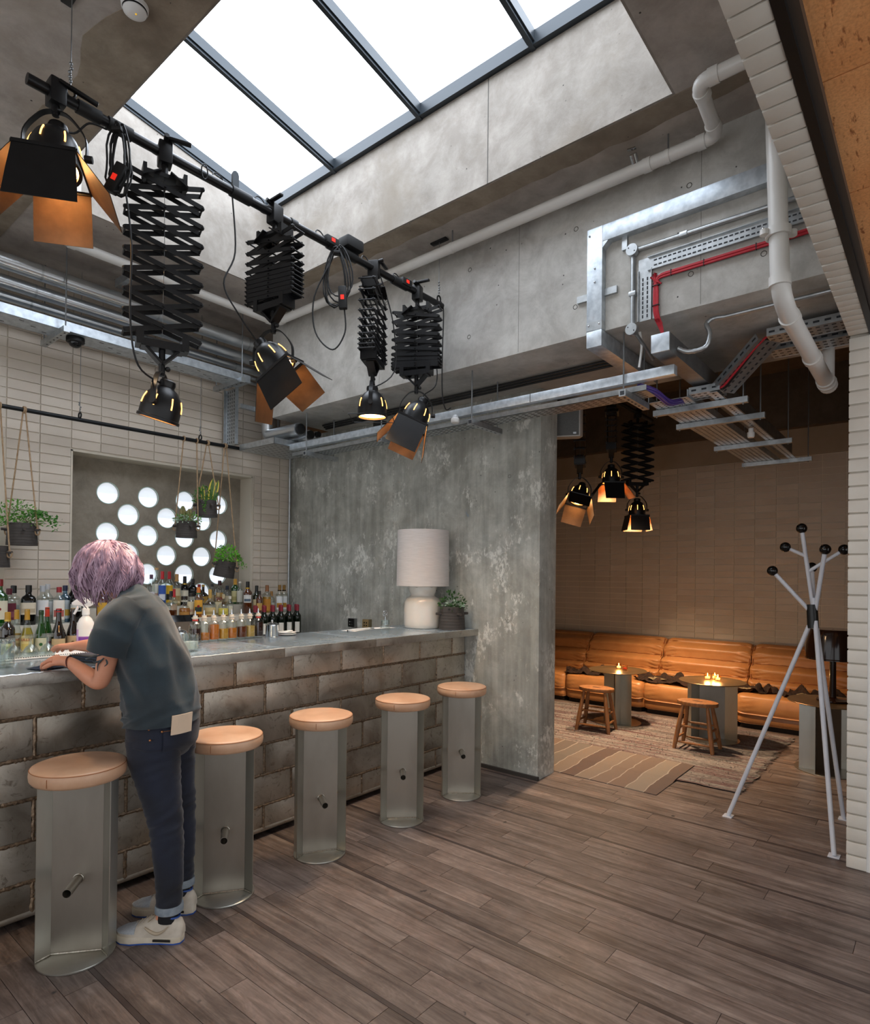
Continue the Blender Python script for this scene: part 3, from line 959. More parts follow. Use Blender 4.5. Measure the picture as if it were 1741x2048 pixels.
bottle('clear vodka bottle with silver cap and white label, the broader one', (1.655, 5.16, Z1), .285, .043, 'jug', 'clear', 'clear', .6, cap='#b9bcc0', capz=(.84, 1.0), lab='#eceef0', labz=(.2, .62), p=3)
bottle('slim clear vodka bottle with silver cap behind the broader one', (1.734, 5.30, Z1), .295, .040, 'spirit', 'clear', 'clear', .6, cap='#c3c6ca', capz=(.86, 1.0), lab='#e4e7ea', labz=(.2, .55))
bottle('clear gin bottle with a red cap and a white label', (1.7728, 5.18, Z1), .275, .041, 'jug', 'clear', 'clear', .6, cap='#9c1f26', capz=(.85, 1.0), lab='#f0ece2', labz=(.1, .64), p=3, lab2='#b0625a')
bottle('pale blue gin bottle with a dark blue cap', (1.8493, 5.28, Z1), .285, .041, 'jug', 'blue', 'clear', .6, cap='#1b2544', capz=(.85, 1.0), lab='#d2dfe6', labz=(.1, .6), p=4, lab2='#d8b24a')
bottle('dark rum bottle with a white lettered label near the spray bottle', (1.8992, 5.2, Z1), .285, .044, 'spirit', 'dark', None, cap='#2a1c14', capz=(.88, 1.0), lab='#e3e4de', labz=(.3, .5), lab2='#3a3a38')
bottle('stubby dark bottle with a gold ribbed neck label behind the person', (2.0952, 5.2, Z1), .27, .044, 'spirit', 'amber', None, cap='#c8922c', capz=(.7, 1.0), lab='#d6a63e', labz=(.2, .55))
bottle('slim dark bottle with a purple cap against the window frame', (1.9318, 5.36, Z1), .33, .036, 'tall', 'dark', None, cap='#3a2448', capz=(.86, 1.0), lab='#b9b0a0', labz=(.2, .5))
# -- rear row on the upper step inside the window recess (right of the person)
YR = 5.56
def rb(X_, h_, label, **kw):
    """rear-row bottle standing at X_ along the shelf, h_ tall"""
    Y_ = kw.pop('Y', YR); zb = kw.pop('z', Z2)
    return bottle(label, (X_, Y_, zb), h=h_, **kw)
rb(2.6601, 0.2913, 'clear bottle with a purple ball stopper beside the person', r=.036, shape='spirit', cap='#5a3a50', capz=(.86, 1.0), lab='#d8d4d8')
rb(2.7063, 0.355, 'tall clear corked bottle with a wide white label', r=.042, shape='jug', cap='#c0a070', capz=(.94, 1.0), lab='#ece8dc', labz=(.1, .58), lab2='#c9a79a')
rb(2.7626, 0.3224, 'red-capped vodka bottle with a blue label', r=.036, shape='spirit', liquid='clear', level=.6, cap='#c4202a', capz=(.78, 1.0), lab='#3a5cae', labz=(.1, .6), lab2='#dfe4ee')
rb(2.8293, 0.3219, 'red-capped vodka bottle with a yellow label', r=.036, shape='spirit', liquid='clear', level=.6, cap='#c4202a', capz=(.78, 1.0), lab='#e0b42a', labz=(.1, .6), lab2='#2a2a20')
rb(2.9021, 0.2978, 'clear bottle with a cork-coloured foil neck and cream label', r=.040, shape='spirit', liquid='pale', level=.4, cap='#c99a5c', capz=(.72, 1.0), lab='#d9c8a0', labz=(.08, .55), lab2='#a88c5c')
rb(2.9814, 0.2779, 'black long-necked liqueur bottle with a white framed label', r=.040, shape='tall', glass='dark', cap='#0e0e0e', capz=(.7, 1.0), lab='#e2dcca', labz=(.12, .52), lab2='#3a2c20', band='#caa64a')
rb(3.0624, 0.2528, 'square whiskey bottle with a black label and black cap', r=.042, shape='spirit', glass='dark', cap='#141414', capz=(.84, 1.0), lab='#20201e', labz=(.1, .55), lab2='#c9c4b6', p=4)
rb(3.1632, 0.2021, 'dark bottle with a red cap behind the orange-labelled whiskey', r=.036, shape='spirit', glass='brown', cap='#8c1c22', capz=(.84, 1.0), lab='#7a4a2a', Y=5.62)
rb(3.1713, 0.1973, 'round dark flask with a gold medallion label and yellow cap', r=.052, shape='squat', glass='brown', cap='#d2a83c', capz=(.9, 1.0), lab='#caa04a', labz=(.08, .42), emblem='#3a2a4a')
rb(3.3024, 0.204, 'slim bottle with a dark cap under the tilted hanging planter', r=.034, shape='tall', cap='#2c2620', lab='#d0c09a', Y=5.62)
rb(3.3488, 0.2381, 'clear rum bottle with a maroon cap and yellowish label', r=.042, shape='spirit', liquid='amber', level=.35, cap='#4a1c20', capz=(.8, 1.0), lab='#d0a860', labz=(.12, .5), lab2='#b04a2a')
rb(3.4322, 0.1862, 'clear bottle with a navy blue cap and a pale label', r=.038, shape='spirit', liquid='pale', level=.4, cap='#1a2036', capz=(.78, 1.0), lab='#e0d8b8')
rb(3.5231, 0.2554, 'bright green whisky bottle with a long gold foil neck', r=.042, shape='spirit', glass='green', cap='#c8942e', capz=(.7, 1.0), lab='#d9cf9a', labz=(.08, .52), lab2='#b8ac74')
rb(3.54, 0.229, 'tall clear decanter with a white disc stopper', r=.034, shape='tall', cap='#e4ddd0', capz=(.93, 1.0), lab='#d9d6c8', labz=(.1, .6), Y=5.5, z=Z2)
rb(3.5175, 0.316, 'amber whiskey bottle with black neck and white shield label', r=.044, shape='spirit', glass='amber', cap='#181410', capz=(.72, 1.0), lab='#e8e6e2', labz=(.34, .58), lab2='#5a6a7a', band='#d0a23c', Y=5.33, z=Z1)
rb(3.6216, 0.276, 'olive green whisky bottle with a black neck and oval cream label', r=.040, shape='spirit', glass='olive', cap='#1a1a18', capz=(.72, 1.0), lab='#d8c79a', labz=(.12, .5), lab2='#c2ae7c', Y=5.33, z=Z1)
rb(3.6363, 0.2225, 'small amber bottle with a dark cap beside the oval-labelled whisky', r=.032, shape='spirit', glass='amber', cap='#2a2018', lab='#c9a05a', Y=5.30, z=Z1)
rb(3.7254, 0.2809, 'golden whisky bottle with a copper foil neck', r=.044, shape='spirit', liquid='gold', level=.58, cap='#8c5a34', capz=(.68, 1.0), lab='#c98a34', labz=(.08, .5), Y=5.30, z=Z1)
rb(3.8226, 0.2163, 'bottle with a bronze foil neck and grey label beside the golden whisky', r=.035, shape='spirit', glass='clear', liquid='amber', level=.4, cap='#a8783c', capz=(.7, 1.0), lab='#c9ccc4', Y=5.36, z=Z1)
g_ = 'twin white-labelled gin bottles by the concrete wall'
rb(3.8638, 0.2831, 'clear gin bottle with a gold and black neck and white printed label', r=.037, shape='spirit', liquid='clear', level=.6, cap='#8a6424', capz=(.76, 1.0), lab='#e6e8e8', labz=(.1, .58), lab2='#b9862e', Y=5.28, z=Z1, group=g_, band='#101010')
rb(3.9423, 0.2813, 'clear gin bottle with a gold and black neck and white printed label', r=.037, shape='spirit', liquid='clear', level=.6, cap='#8a6424', capz=(.76, 1.0), lab='#e6e8e8', labz=(.1, .58), lab2='#b9862e', Y=5.31, z=Z1, group=g_, band='#101010')
# -- middle row on the step
YM = 5.14
rb(2.6334, 0.2365, 'squat clear decanter with a black stopper in front of the red caps', Y=YM, z=Z1, r=.05, shape='squat', liquid='brown', level=.3, cap='#16140f', capz=(.8, 1.0), lab=None)
rb(2.7431, 0.2489, 'small bottle with a red wax neck between the vodkas and the decanter', Y=5.3, z=Z1, r=.03, shape='tall', cap='#b8202a', capz=(.6, 1.0), lab='#cfa88a')
rb(2.7562, 0.1885, 'squat amber bourbon bottle with a rounded shoulder', Y=YM, z=Z1, r=.048, shape='squat', liquid='amber', level=.45, cap='#1a1612', capz=(.88, 1.0), lab='#b5823e', labz=(.06, .28))
rb(2.8278, 0.2122, 'clear bottle with a cream label printed 101 in red', Y=YM+.02, z=Z1, r=.037, shape='spirit', liquid='amber', level=.35, cap='#26201a', capz=(.86, 1.0), lab='#e2d5b0', labz=(.12, .66), text='101', tcol='#c0261e', tsize=.03, ttop=.28)
rb(2.8882, 0.2686, 'bourbon bottle with an orange and green cap and an orange label with a red rose', Y=YM, z=Z1, r=.041, shape='spirit', liquid='orange', level=.4, cap='#d8772a', capz=(.76, 1.0), lab='#e2a63a', labz=(.12, .58), emblem='#a81e28', lab2='#2e3a34', band='#2a6a4a')
rb(3.0004, 0.2475, 'squat clear whiskey decanter with a tall gold neck and cream label', Y=YM, z=Z1, r=.056, shape='squat', liquid='amber', level=.25, cap='#c8a04e', capz=(.68, 1.0), lab='#d9c48e', labz=(.05, .34), lab2='#b09a64')
rb(3.1817, 0.2074, 'slim bottle with a beige cap and parchment label behind the decanter', Y=5.30, z=Z1, r=.036, shape='spirit', liquid='pale', level=.45, cap='#c9b48a', lab='#dccfa8', labz=(.1, .6))
rb(3.1368, 0.2018, 'squat flask with a yellow handwritten label', Y=YM, z=Z1, r=.05, shape='squat', liquid='amber', level=.3, cap='#c2b08c', capz=(.8, 1.0), lab='#e0d264', labz=(.06, .36), lab2='#c9b84a')
rb(3.2416, 0.1783, 'small clear bottle with a white cap beside the green whisky', Y=YM+.06, z=Z1, r=.032, shape='spirit', liquid='clear', level=.5, cap='#dcd6c8', lab='#e2dcc4', labz=(.1, .5))
# -- wine bottles, two staggered rows on the lower worktop by the concrete wall
for i in range(12):
    Yw = 4.90 if i % 2 == 0 else 4.985
    bottle('dark wine bottle with red foil cap in the double row by the wall', (3.325+.0475*i, Yw, Z0), .295, .0365, 'wine', 'winegreen', None, cap='#8c2634', capz=(.80, 1.005), lab='#e9e6dc', labz=(.10, .44), group='wine bottles by the concrete wall', name='wine_bottle', arc=1.3, emblem='#b9a88a' if i == 11 else None)

# -- terminal
ps = thing('touch_terminal', 'black sloped touch screen terminal on the back bar behind the person', 'terminal', (2.5886, 4.86, Z0), CAMDIR(2.5, 4.86)+.25)
MB().prism([(-.09, 0), (.09, 0), (.05, .17), (.03, .185), (-.02, .05)], -.16, .16, Matrix.Rotation(PI/2, 4, 'Z') @ Matrix.Rotation(PI/2, 4, 'X')).build('stand', M('black_plastic', '#17181a', rough=.35), ps, smooth=0)
MB().box(-.17, .17, -.012, .012, .06, .27, Matrix.Rotation(-.55, 4, 'X')).build('screen', M('dark_screen', '#0d1014', rough=.12), ps, bevel=.004)

# ================================================================ THINGS ON THE WORKTOP
ZT = 1.1208
# ceramic lamp
lp = thing('table_lamp', 'tall white ceramic table lamp with a drum linen shade on the bar end', 'lamp', (3.872, 3.335, ZT), .3)
m_cer = M('white_ceramic', '#ddd6cc', '#d2cabf', rough=.18, scale=2, coat=.4)
m_lin = M('linen_shade', '#cfc9c6', '#c4beba', rough=.85, scale=60, stretch=(.2, .2, 4), bump=.25, bscale=260, bdist=.002)
MB().lathe([(0, 0), (.138, 0), (.148, .006), (.153, .03), (.155, .09), (.154, .17), (.150, .215), (.135, .245), (.105, .262), (.098, .272), (.105, .285), (.112, .30), (.118, .34), (.112, .36), (.06, .37), (0, .372)], 48).build('body', m_cer, lp, smooth=70)
MB().tube([(.119*math.cos(a), .119*math.sin(a), .335) for a in [2*PI*i/6 for i in range(6)]], .004, 5, True).build('collar', m_cer, lp)
MB().lathe([(.028, .37), (.028, .42), (.018, .43), (.018, .47), (0, .47)], 16).build('bulb_holder', M('cream_plastic', '#d8d4c8', rough=.4), lp)
for i in range(3):
    a = 2*PI*i/3+.4
    MB().cyl((.026*math.cos(a), .026*math.sin(a), .40), (.212*math.cos(a), .212*math.sin(a), .365), .0035, n=6).build('shade_spoke', m_blk, lp)
MB().lathe([(.216, .346), (.2185, .346), (.214, .806), (.2115, .806), (.2135, .5), (.216, .346)], 56).build('shade', m_lin, lp)
# potted succulents helper
m_clay = M('dark_clay', '#3b3633', '#47413d', rough=.75, scale=14, stretch=(.3, .3, 8), bump=.2, bscale=40)
m_soil = M('soil', '#2c211a', '#4a3a2a', rough=.95, scale=40, bump=.6, bscale=90)
LEAF = {k: M('leaf_'+k, a, b, rough=.55, scale=30, rnd=True) for k, (a, b) in dict(fern=('#3f7f24', '#6ba63a'), bright=('#4fa32c', '#86c840'), dark=('#20401a', '#3d6a2a'), pale=('#8fae92', '#c9d8c4'), olive=('#6f7a4a', '#94966a'), cactus=('#5f6a3c', '#8c7a4c'), ferndark=('#2f6a1e', '#4f8c30')).items()}
def leaf_cloud(parent, name, mat, n, fn, size, seed, kind_stuff=True, keep=None):
    """many small leaves, each a bent four-point blade"""
    rg = random.Random(seed); b = MB()
    for i in range(n):
        p, d = fn(rg)
        while keep and not keep(Vector(p), Vector(d).normalized()*size*1.3): p, d = fn(rg)
        p = Vector(p); d = Vector(d).normalized()
        s_, u_ = frame(d, Vector((rg.uniform(-1, 1), rg.uniform(-1, 1), rg.uniform(.2, 1))))
        L_ = size*rg.uniform(.7, 1.3); w_ = L_*rg.uniform(.45, .7)
        b.add([p, p+d*L_*.5+s_*w_*.5+u_*L_*.08, p+d*L_, p+d*L_*.5-s_*w_*.5+u_*L_*.08, p+d*L_*.45-u_*L_*.03], [(0, 1, 4), (1, 2, 4), (2, 3, 4), (3, 0, 4)])
    o = b.build(name, mat, parent, smooth=0)
    return stuff(o) if kind_stuff else o
def pot(parent, r_top, r_bot, h, pegs=True, tilt=0):
    q = MB().lathe([(0, 0), (r_bot, 0), (r_bot*.995, .01), ((r_bot+r_top)/2*.99, h*.5), (r_top, h), (r_top*.92, h), (r_top*.9, h-.02), (0, h-.02)], 36)
    po = q.build('pot', m_clay, parent)
    rid = MB()
    for k in range(6):
        z = h*(.1+.13*k); rr_ = r_bot+(r_top-r_bot)*(z/h)
        rid.tube([((rr_+.0005)*math.cos(2*PI*i/36), (rr_+.0005)*math.sin(2*PI*i/36), z) for i in range(36)], .0012, 4, True)
    rid.build('throwing_ridge', m_clay, po)
    MB().lathe([(0, h-.016), (r_top*.9, h-.018)], 24).build('soil', m_soil, parent)
    if pegs:
        for k in range(4):
            a = 2*PI*k/4+.35; rr_ = r_bot+(r_top-r_bot)*.68
            MB().cyl((rr_*.95*math.cos(a), rr_*.95*math.sin(a), h*.68), ((rr_+.045)*math.cos(a), (rr_+.045)*math.sin(a), h*.69), .0105, n=10).build('peg', m_clay, po)
def dome(rx, ry, rz, c):
    def fn(g):
        while True:
            p = Vector((g.uniform(-1, 1), g.uniform(-1, 1), g.uniform(-.2, 1)))
            if p.length < 1 and p.length > .25: break
        return (c[0]+p.x*rx, c[1]+p.y*ry, c[2]+p.z*rz), (p.x+g.uniform(-.5, .5), p.y+g.uniform(-.5, .5), p.z*.6+g.uniform(-.6, .5))
    return fn
t = thing('potted_succulent', 'dark clay pot of succulents with peg handles beside the ceramic lamp', 'potted plant', (3.937, 3.073, ZT), 2.36)
pot(t, .095, .108, .185)
lamp_c = Matrix.Rotation(-2.36, 3, 'Z') @ Vector((3.872-3.937, 3.335-3.073, 0))
clear_lamp = lambda p, d: all(math.hypot(q.x-lamp_c.x, q.y-lamp_c.y) > .172 or q.z > .30 for q in (p, p+d*.5, p+d))
leaf_cloud(t, 'foliage', LEAF['dark'], 150, dome(.11, .11, .12, (0, .0, .18)), .030, 11, keep=clear_lamp)
leaf_cloud(t, 'rosette', LEAF['pale'], 60, dome(.085, .085, .04, (-.01, -.01, .185)), .035, 12, keep=clear_lamp)
# dasher bottles
DB = [(1.9833, 'dark', .62, '#b8322a', 'black-brown syrup and a red band'), (2.0435, 'amber', .42, None, 'a shallow fill of amber syrup beside the black-brown one'), (2.1087, 'orange', .78, None, 'a tall fill of cloudy orange juice'), (2.1756, 'gold', .55, None, 'golden syrup beside the orange juice'), (2.237, 'amber', .56, None, 'amber syrup, fifth of the row from the black-brown one'), (2.3073, 'brown', .60, None, 'reddish brown bitters'), (2.3719, 'pale', .62, None, 'pale yellow syrup'), (2.438, 'dark', .74, '#b8322a', 'nearly black syrup and a red band beside the sugar pot')]
for x_, lq, lv, bandc, txt in DB:
    Y_ = 3.565
    t = thing('dasher_bottle', 'square dasher bottle holding '+txt, 'bottle', (x_, Y_, ZT), .0, 'dasher bottles on the bar')
    pr_ = [(.8, 0), (.98, .01), (1, .04), (1, .80), (.9, .88), (.55, .95), (.5, 1)]
    rlathe(pr_, .029, .135, 24, 7).build('glass_body', GL['clear'], t, smooth=50)
    rlathe([(.01, .10), (.86, .10), (.9, .12), (.9, lv), (.01, lv)], .029, .135, 24, 7).build('liquid', LQ[lq], t, smooth=50)
    MB().lathe([(.0165, .133), (.0165, .150), (.022, .151), (.022, .154), (.014, .155), (.014, .166), (0, .167)], 16).build('stopper', matc('#d8cdbc', .5), t)
    if bandc: MB().lathe_open([(.0172, .134), (.0172, .144)], 16).build('band', matc(bandc), t)
    MB().lathe([(.011, .166), (.011, .17), (.006, .173), (.003, .198), (0, .199)], 12).build('spout', M('chrome', '#d2d4d6', rough=.12, metal=1), t)
m_chrome = M('chrome', '#d2d4d6')
def steel_pot(x_, Y_, label):
    t = thing('steel_pot', label, 'pot', (x_, Y_, ZT))
    MB().lathe([(0, 0), (.043, 0), (.045, .004), (.044, .075), (.046, .078), (.04, .079), (0, .079)], 28).build('body', m_chrome, t)
    l_ = MB().lathe([(.047, .078), (.047, .083), (.03, .094), (.006, .099), (0, .099)], 28).build('lid', m_chrome, t)
    MB().sphere((0, 0, .106), .009, 12, 8).build('knob', m_chrome, l_)
steel_pot(2.5543, 3.57, 'polished steel lidded sugar pot next to the saucers')
steel_pot(1.8222, 3.45, 'polished steel lidded pot between the person and the dasher bottles')
def tumbler(x_, Y_, label, r=.042, h=.095, water=.0, group=None, name='tumbler'):
    t = thing(name, label, 'glass', (x_, Y_, ZT), 0, group)
    MB().lathe([(0, 0), (r*.92, 0), (r, .006), (r*1.03, h), (r*.96, h), (r*.93, .014), (0, .012)], 28).build('glass', GL['clear'], t)
    if water: MB().lathe([(0, .014), (r*.92, .014), (r*.95, h*water), (0, h*water)], 24).build('water', LQ['clear'], t)
tumbler(1.7482, 3.19, 'short glass tumbler half filled with water beside the dasher bottles', water=.55)
tumbler(0.8856, 3.21, 'empty straight glass tumbler at the bar edge, the front one of two', r=.036, h=.115)
tumbler(0.8757, 3.30, 'empty straight glass tumbler at the bar edge, the rear one of two', r=.036, h=.115)
for i in range(9):
    x_ = .985+i*.0252; Y_ = 3.47+.0705*(i % 3)
    t = thing('coupe_glass', 'small stemmed coupe glass upturned on the beaded bar mat', 'glass', (x_, Y_, ZT+.008), 0, 'upturned coupe glasses on the bar mat')
    MB().lathe([(.036, 0), (.035, .015), (.024, .035), (.006, .048), (.004, .08), (.006, .088), (.028, .093), (.028, .096), (0, .097)], 20).build('glass', GL['clear'], t)
t = thing('bar_mat', 'white beaded bar mat along the rear edge of the worktop', 'mat', (1.12, 3.50, ZT))
MB().box(-.42, .20, -.07, .14, 0, .008).build('mat', M('mat_white', '#dcdedf', rough=.6), t, bevel=.002)
bd = MB()
for i in range(60): bd.sphere((-.415+i*.0103, -.064, .0085), .0036, 6, 4)
stuff(bd.build('bead_rim', M('mat_bead', '#3a3c3e', rough=.5), t))
# spray bottle
t = thing('spray_bottle', 'white trigger spray bottle with a purple label reading D10', 'spray bottle', (1.365, 3.60, ZT), CAMDIR(1.4, 3.6)+.1)
m_hdpe = M('milky_plastic', '#e6e4e2', rough=.35)
sb_ = MB().lathe([(0, 0), (.040, 0), (.043, .006), (.043, .135), (.041, .15), (.030, .175), (.016, .19), (.015, .20), (0, .20)], 28, sx=1.0, sy=.82).build('body', m_hdpe, t)
MB().lathe([(.019, .196), (.019, .228), (.014, .232), (.0135, .245), (0, .245)], 18).build('collar', m_white, t)
hd = MB(); hd.prism([(-.068, .262), (-.066, .250), (-.03, .248), (-.02, .243), (.018, .240), (.05, .262), (.056, .27), (.03, .283), (-.01, .292), (-.04, .285)], -.012, .012, Matrix.Rotation(PI/2, 4, 'X'))
hd.build('spray_head', M('grey_white_plastic', '#d9d9dc', rough=.3), t, bevel=.003)
tr_ = MB(); tr_.tube(smoothpath([(-.036, 0, .252), (-.040, 0, .235), (-.048, 0, .215), (-.056, 0, .200)], 4), [.007]*9+[.006]*4, 8)
tr_.build('trigger', M('grey_white_plastic', '#d9d9dc'), t)
lb = MB(); n = 14; vs = []
for zz in (.012, .118):
    for i in range(n+1):
        a = -PI/2+(i/n-.5)*2.9; vs.append((.0436*math.cos(a), .0360*math.sin(a), zz))
lo_ = lb.add(vs, [(i, i+1, n+2+i, n+1+i) for i in range(n)]).build('label', M('lilac_label', '#c9a2d6', rough=.5), t)
lb = MB(); vs = []
for zz in (.045, .078):
    for i in range(n+1):
        a = -PI/2+(i/n-.62)*1.5; vs.append((.0441*math.cos(a), .0366*math.sin(a), zz))
lb.add(vs, [(i, i+1, n+2+i, n+1+i) for i in range(n)]).build('label_band', M('purple_print', '#7a3c9c', rough=.5), lo_)
lb = MB(); vs = []
for zz in (.080, .118):
    for i in range(n+1):
        a = -PI/2+(i/n-.62)*1.5; vs.append((.0441*math.cos(a), .0366*math.sin(a), zz+.0015))
lb.add(vs, [(i, i+1, n+2+i, n+1+i) for i in range(n)]).build('label_window', m_white, lo_)
o = text_mesh('D10', .020, matc('#2a1a34'), lo_, Matrix.Translation((-.010, 0, .030)) @ Matrix.Rotation(PI/2, 4, 'X'))
bend_text(o, .0448)
for v in o.data.vertices: v.co.y *= .83
# menus / tray under the far arm, saucers, papers, tools, sockets
t = thing('menu_stack', 'stack of dark blue menus lying on the worktop under the far arm', 'menus', (1.33, 3.19, ZT), .3)
for i in range(5):
    MB().box(-.15, .15, -.1, .1, i*.006, i*.006+.005, Matrix.Rotation(random.uniform(-.04, .04), 4, 'Z')).build('menu', M('navy_card', '#2c3a52', rough=.5) if i % 2 else M('black_card', '#15171b', rough=.4), t, bevel=.001)
for i, (nm, lab_) in enumerate((('saucer', 'white saucer, the lower of two stacked beside the sugar pot'), ('saucer', 'white saucer, the upper of two stacked beside the sugar pot'))):
    t = thing(nm, lab_, 'saucer', (2.6805, 3.57, ZT+i*.011))
    MB().lathe([(0, 0), (.035, 0), (.06, .008), (.065, .011), (.063, .0125), (.035, .005), (0, .004)], 30).build('dish', M('porcelain', '#eceae6', rough=.2), t)
t = thing('folded_napkin', 'folded white napkin on top of the two saucers', 'napkin', (2.6848, 3.57, ZT+.024), .4)
MB().prism([(-.05, -.02), (.055, -.012), (.05, .02), (-.045, .024)], 0, .006).build('cloth', M('napkin', '#f0eeea', rough=.8), t, bevel=.002)
for i in range(3):
    t = thing('paper_sheet', ['white paper slip lying under the bar spoon', 'white paper slip lying by the wall sockets', 'white paper slip lying beside the glass jar of strainers'][i], 'paper', (3.30+.15*i, 3.54+.03*(i % 2), ZT+.0003*i), .3-.25*i)
    MB().box(-.10, .10, -.06, .06, 0, .0008).build('sheet', M('paper', '#f0efec', rough=.8), t, smooth=0)
t = thing('bar_spoon', 'steel bar spoon with a dark knob lying on the paper slips', 'spoon', (3.30, 3.50, ZT+.004), .12)
MB().cyl((-.12, 0, .001), (.16, 0, .001), .0022, n=8).build('handle', m_chrome, t)
MB().sphere((-.125, 0, .002), .006, 10, 6).build('knob', m_dark, t)
MB().sphere((.175, 0, .002), .016, 12, 6, (1.4, .8, .25)).build('bowl', m_chrome, t)
t = thing('strainer_jar', 'small faceted glass with a coiled wire strainer standing beside the lamp', 'glass', (3.60, 3.50, ZT+.0012))
MB().lathe([(0, 0), (.042, 0), (.034, .03), (.036, .065), (.033, .065), (.031, .03), (0, .008)], 8).build('glass', GL['clear'], t, smooth=0)
coil = [(.004+.026*math.cos(a*.55)*(1-.0*a), .0+.006*math.sin(a*.2), .115+.026*math.sin(a*.55)) for a in range(0, 70)]
coil = [((.008+.022*a/70)*math.cos(a*.5), .004*math.sin(a*.9), .118+(.008+.022*a/70)*math.sin(a*.5)) for a in range(70)]
MB().tube(coil, .0014, 5).build('strainer_coil', m_chrome, t)
MB().cyl((0, 0, .012), (0, 0, .095), .003, n=8).build('strainer_handle', m_chrome, t)
def socket(y_, z_, label, col, holes):
    t = thing('wall_socket', label, 'socket', (XC-.001, y_, z_))
    MB().box(-.04, .0, -.043, .043, -.043, .043).build('back_box', M('socket_'+col[1:], col, rough=.3, metal=.9), t, bevel=.003)
    MB().box(-.046, -.04, -.041, .041, -.041, .041).build('face_plate', M('face_'+holes[1:], holes, rough=.3, metal=.3), t, bevel=.002)
    for k in range(4):
        MB().box(-.0475, -.046, -.024+.03*(k % 2), -.010+.03*(k % 2), -.022+.026*(k//2), -.010+.026*(k//2)).build('aperture', m_dark if holes != '#131313' else m_chrome, t, smooth=0)
socket(4.436, 1.089, 'metal wall socket with a black face on the concrete wall', '#8a8c8c', '#131313')
socket(4.234, 1.09, 'brass-faced wall socket on the concrete wall', '#9c8f74', '#a58c62')
# ================================================================ PERSON
per = thing('person', 'person with wavy lilac hair, dark tee and navy jeans leaning over the bar', 'person', (1.30, 2.66, 0), math.atan2(.77396, -.63324))
m_skin = M('skin', '#d99a7c', '#cf8b6c', rough=.5, scale=8)
m_tee = M('washed_tee', '#2b3b43', '#1d272d', rough=.85, scale=4, bump=.15, bscale=300, sheen=.3)
m_denim = M('navy_denim', '#0a0f1c', '#121b30', rough=.8, scale=5, bump=.2, bscale=350, sheen=.2)
m_cuff = M('denim_cuff', '#77828c', '#8c969e', rough=.85, scale=40)

def skin_mesh(name, verts, edges, radii, mat, parent, sub=2, root=0):
    me = bpy.data.meshes.new(name)
    me.from_pydata(verts, edges, [])
    o = bpy.data.objects.new(name, me); COL.objects.link(o)
    md = o.modifiers.new('skin', 'SKIN'); md.use_smooth_shade = True; md.branch_smoothing = .3
    sv = me.skin_vertices[0].data
    for i, r in enumerate(radii):
        sv[i].radius = r if isinstance(r, tuple) else (r, r)
        sv[i].use_root = (i == root)
    s = o.modifiers.new('sub', 'SUBSURF'); s.levels = sub; s.render_levels = sub
    bpy.context.view_layer.update()
    m2 = bpy.data.meshes.new_from_object(o.evaluated_get(bpy.context.evaluated_depsgraph_get()))
    m2.name = name
    bpy.data.objects.remove(o)
    for p in m2.polygons: p.use_smooth = True
    m2.materials.clear()
    return put(name, m2, mat, parent)

bv, be, br = [], [], []
def jn(p, r, frm=None):
    bv.append(p); br.append(r); i = len(bv)-1
    if frm is not None: be.append((frm, i))
    return i
pel = jn((-.03, 0, .88), .105)
wa = jn((-.025, 0, .99), .10, pel)
ch = jn((.02, 0, 1.18), .105, wa)
uc = jn((.07, 0, 1.33), .10, ch)
nb_ = jn((.118, 0, 1.415), .055, uc)
nk = jn((.165, 0, 1.470), .050, nb_)
hl = jn((.215, 0, 1.52), .066, nk)
hm = jn((.235, 0, 1.575), .085, hl)
ht = jn((.235, 0, 1.625), .065, hm)
ns = jn((.318, 0, 1.53), .011, hl)
def arm(side, sh, el, wr, palm_dir, palm_n, curl, uc_):
    s0 = jn(sh, .052, uc_)
    m0 = jn(tuple(Vector(sh).lerp(Vector(el), .5)), .043, s0)
    e0 = jn(el, .037, m0)
    f0 = jn(tuple(Vector(el).lerp(Vector(wr), .35)), .037, e0)
    w0 = jn(wr, .024, f0)
    d = Vector(palm_dir).normalized(); n = Vector(palm_n); n = (n-d*n.dot(d)).normalized(); sd = d.cross(n)*side
    pc = Vector(wr)+d*.048
    p0 = jn(tuple(pc), (.034, .020), w0)
    k0 = jn(tuple(pc+d*.030), (.036, .016), p0)
    for i, (off, ln) in enumerate(((-.030, .066), (-.010, .076), (.010, .072), (.029, .056))):
        base = pc+d*.034+sd*off
        b0 = jn(tuple(base+d*.006), .0098, k0)
        dd = d.copy(); q = base+d*.006; prev = b0
        for k in range(3):
            dd = (Matrix.Rotation(-curl*(.55 if k == 0 else .8), 3, sd*side) @ dd).normalized()
            q = q+dd*(ln*(.42, .32, .26)[k])
            prev = jn(tuple(q), (.0088, .0082, .0068)[k], prev)
    tb = pc-sd*.030-d*.010
    t0 = jn(tuple(tb-sd*.006+d*.012), .0115, p0)
    t1 = jn(tuple(tb-sd*.018+d*.040-n*.010*0+n*(-.012)), .0098, t0)
    t2 = jn(tuple(tb-sd*.010+d*.066+n*(-.024)), .0078, t1)
arm(1, (.09, .160, 1.355), (.158, .155, 1.082), (.352, .060, 1.167), (.105, -.03, .004), (.1, .35, 1), .75, uc)
arm(-1, (.09, -.160, 1.355), (.335, -.195, 1.205), (.52, -.275, 1.191), (.1, -.045, -.008), (0, -.1, 1), .35, uc)
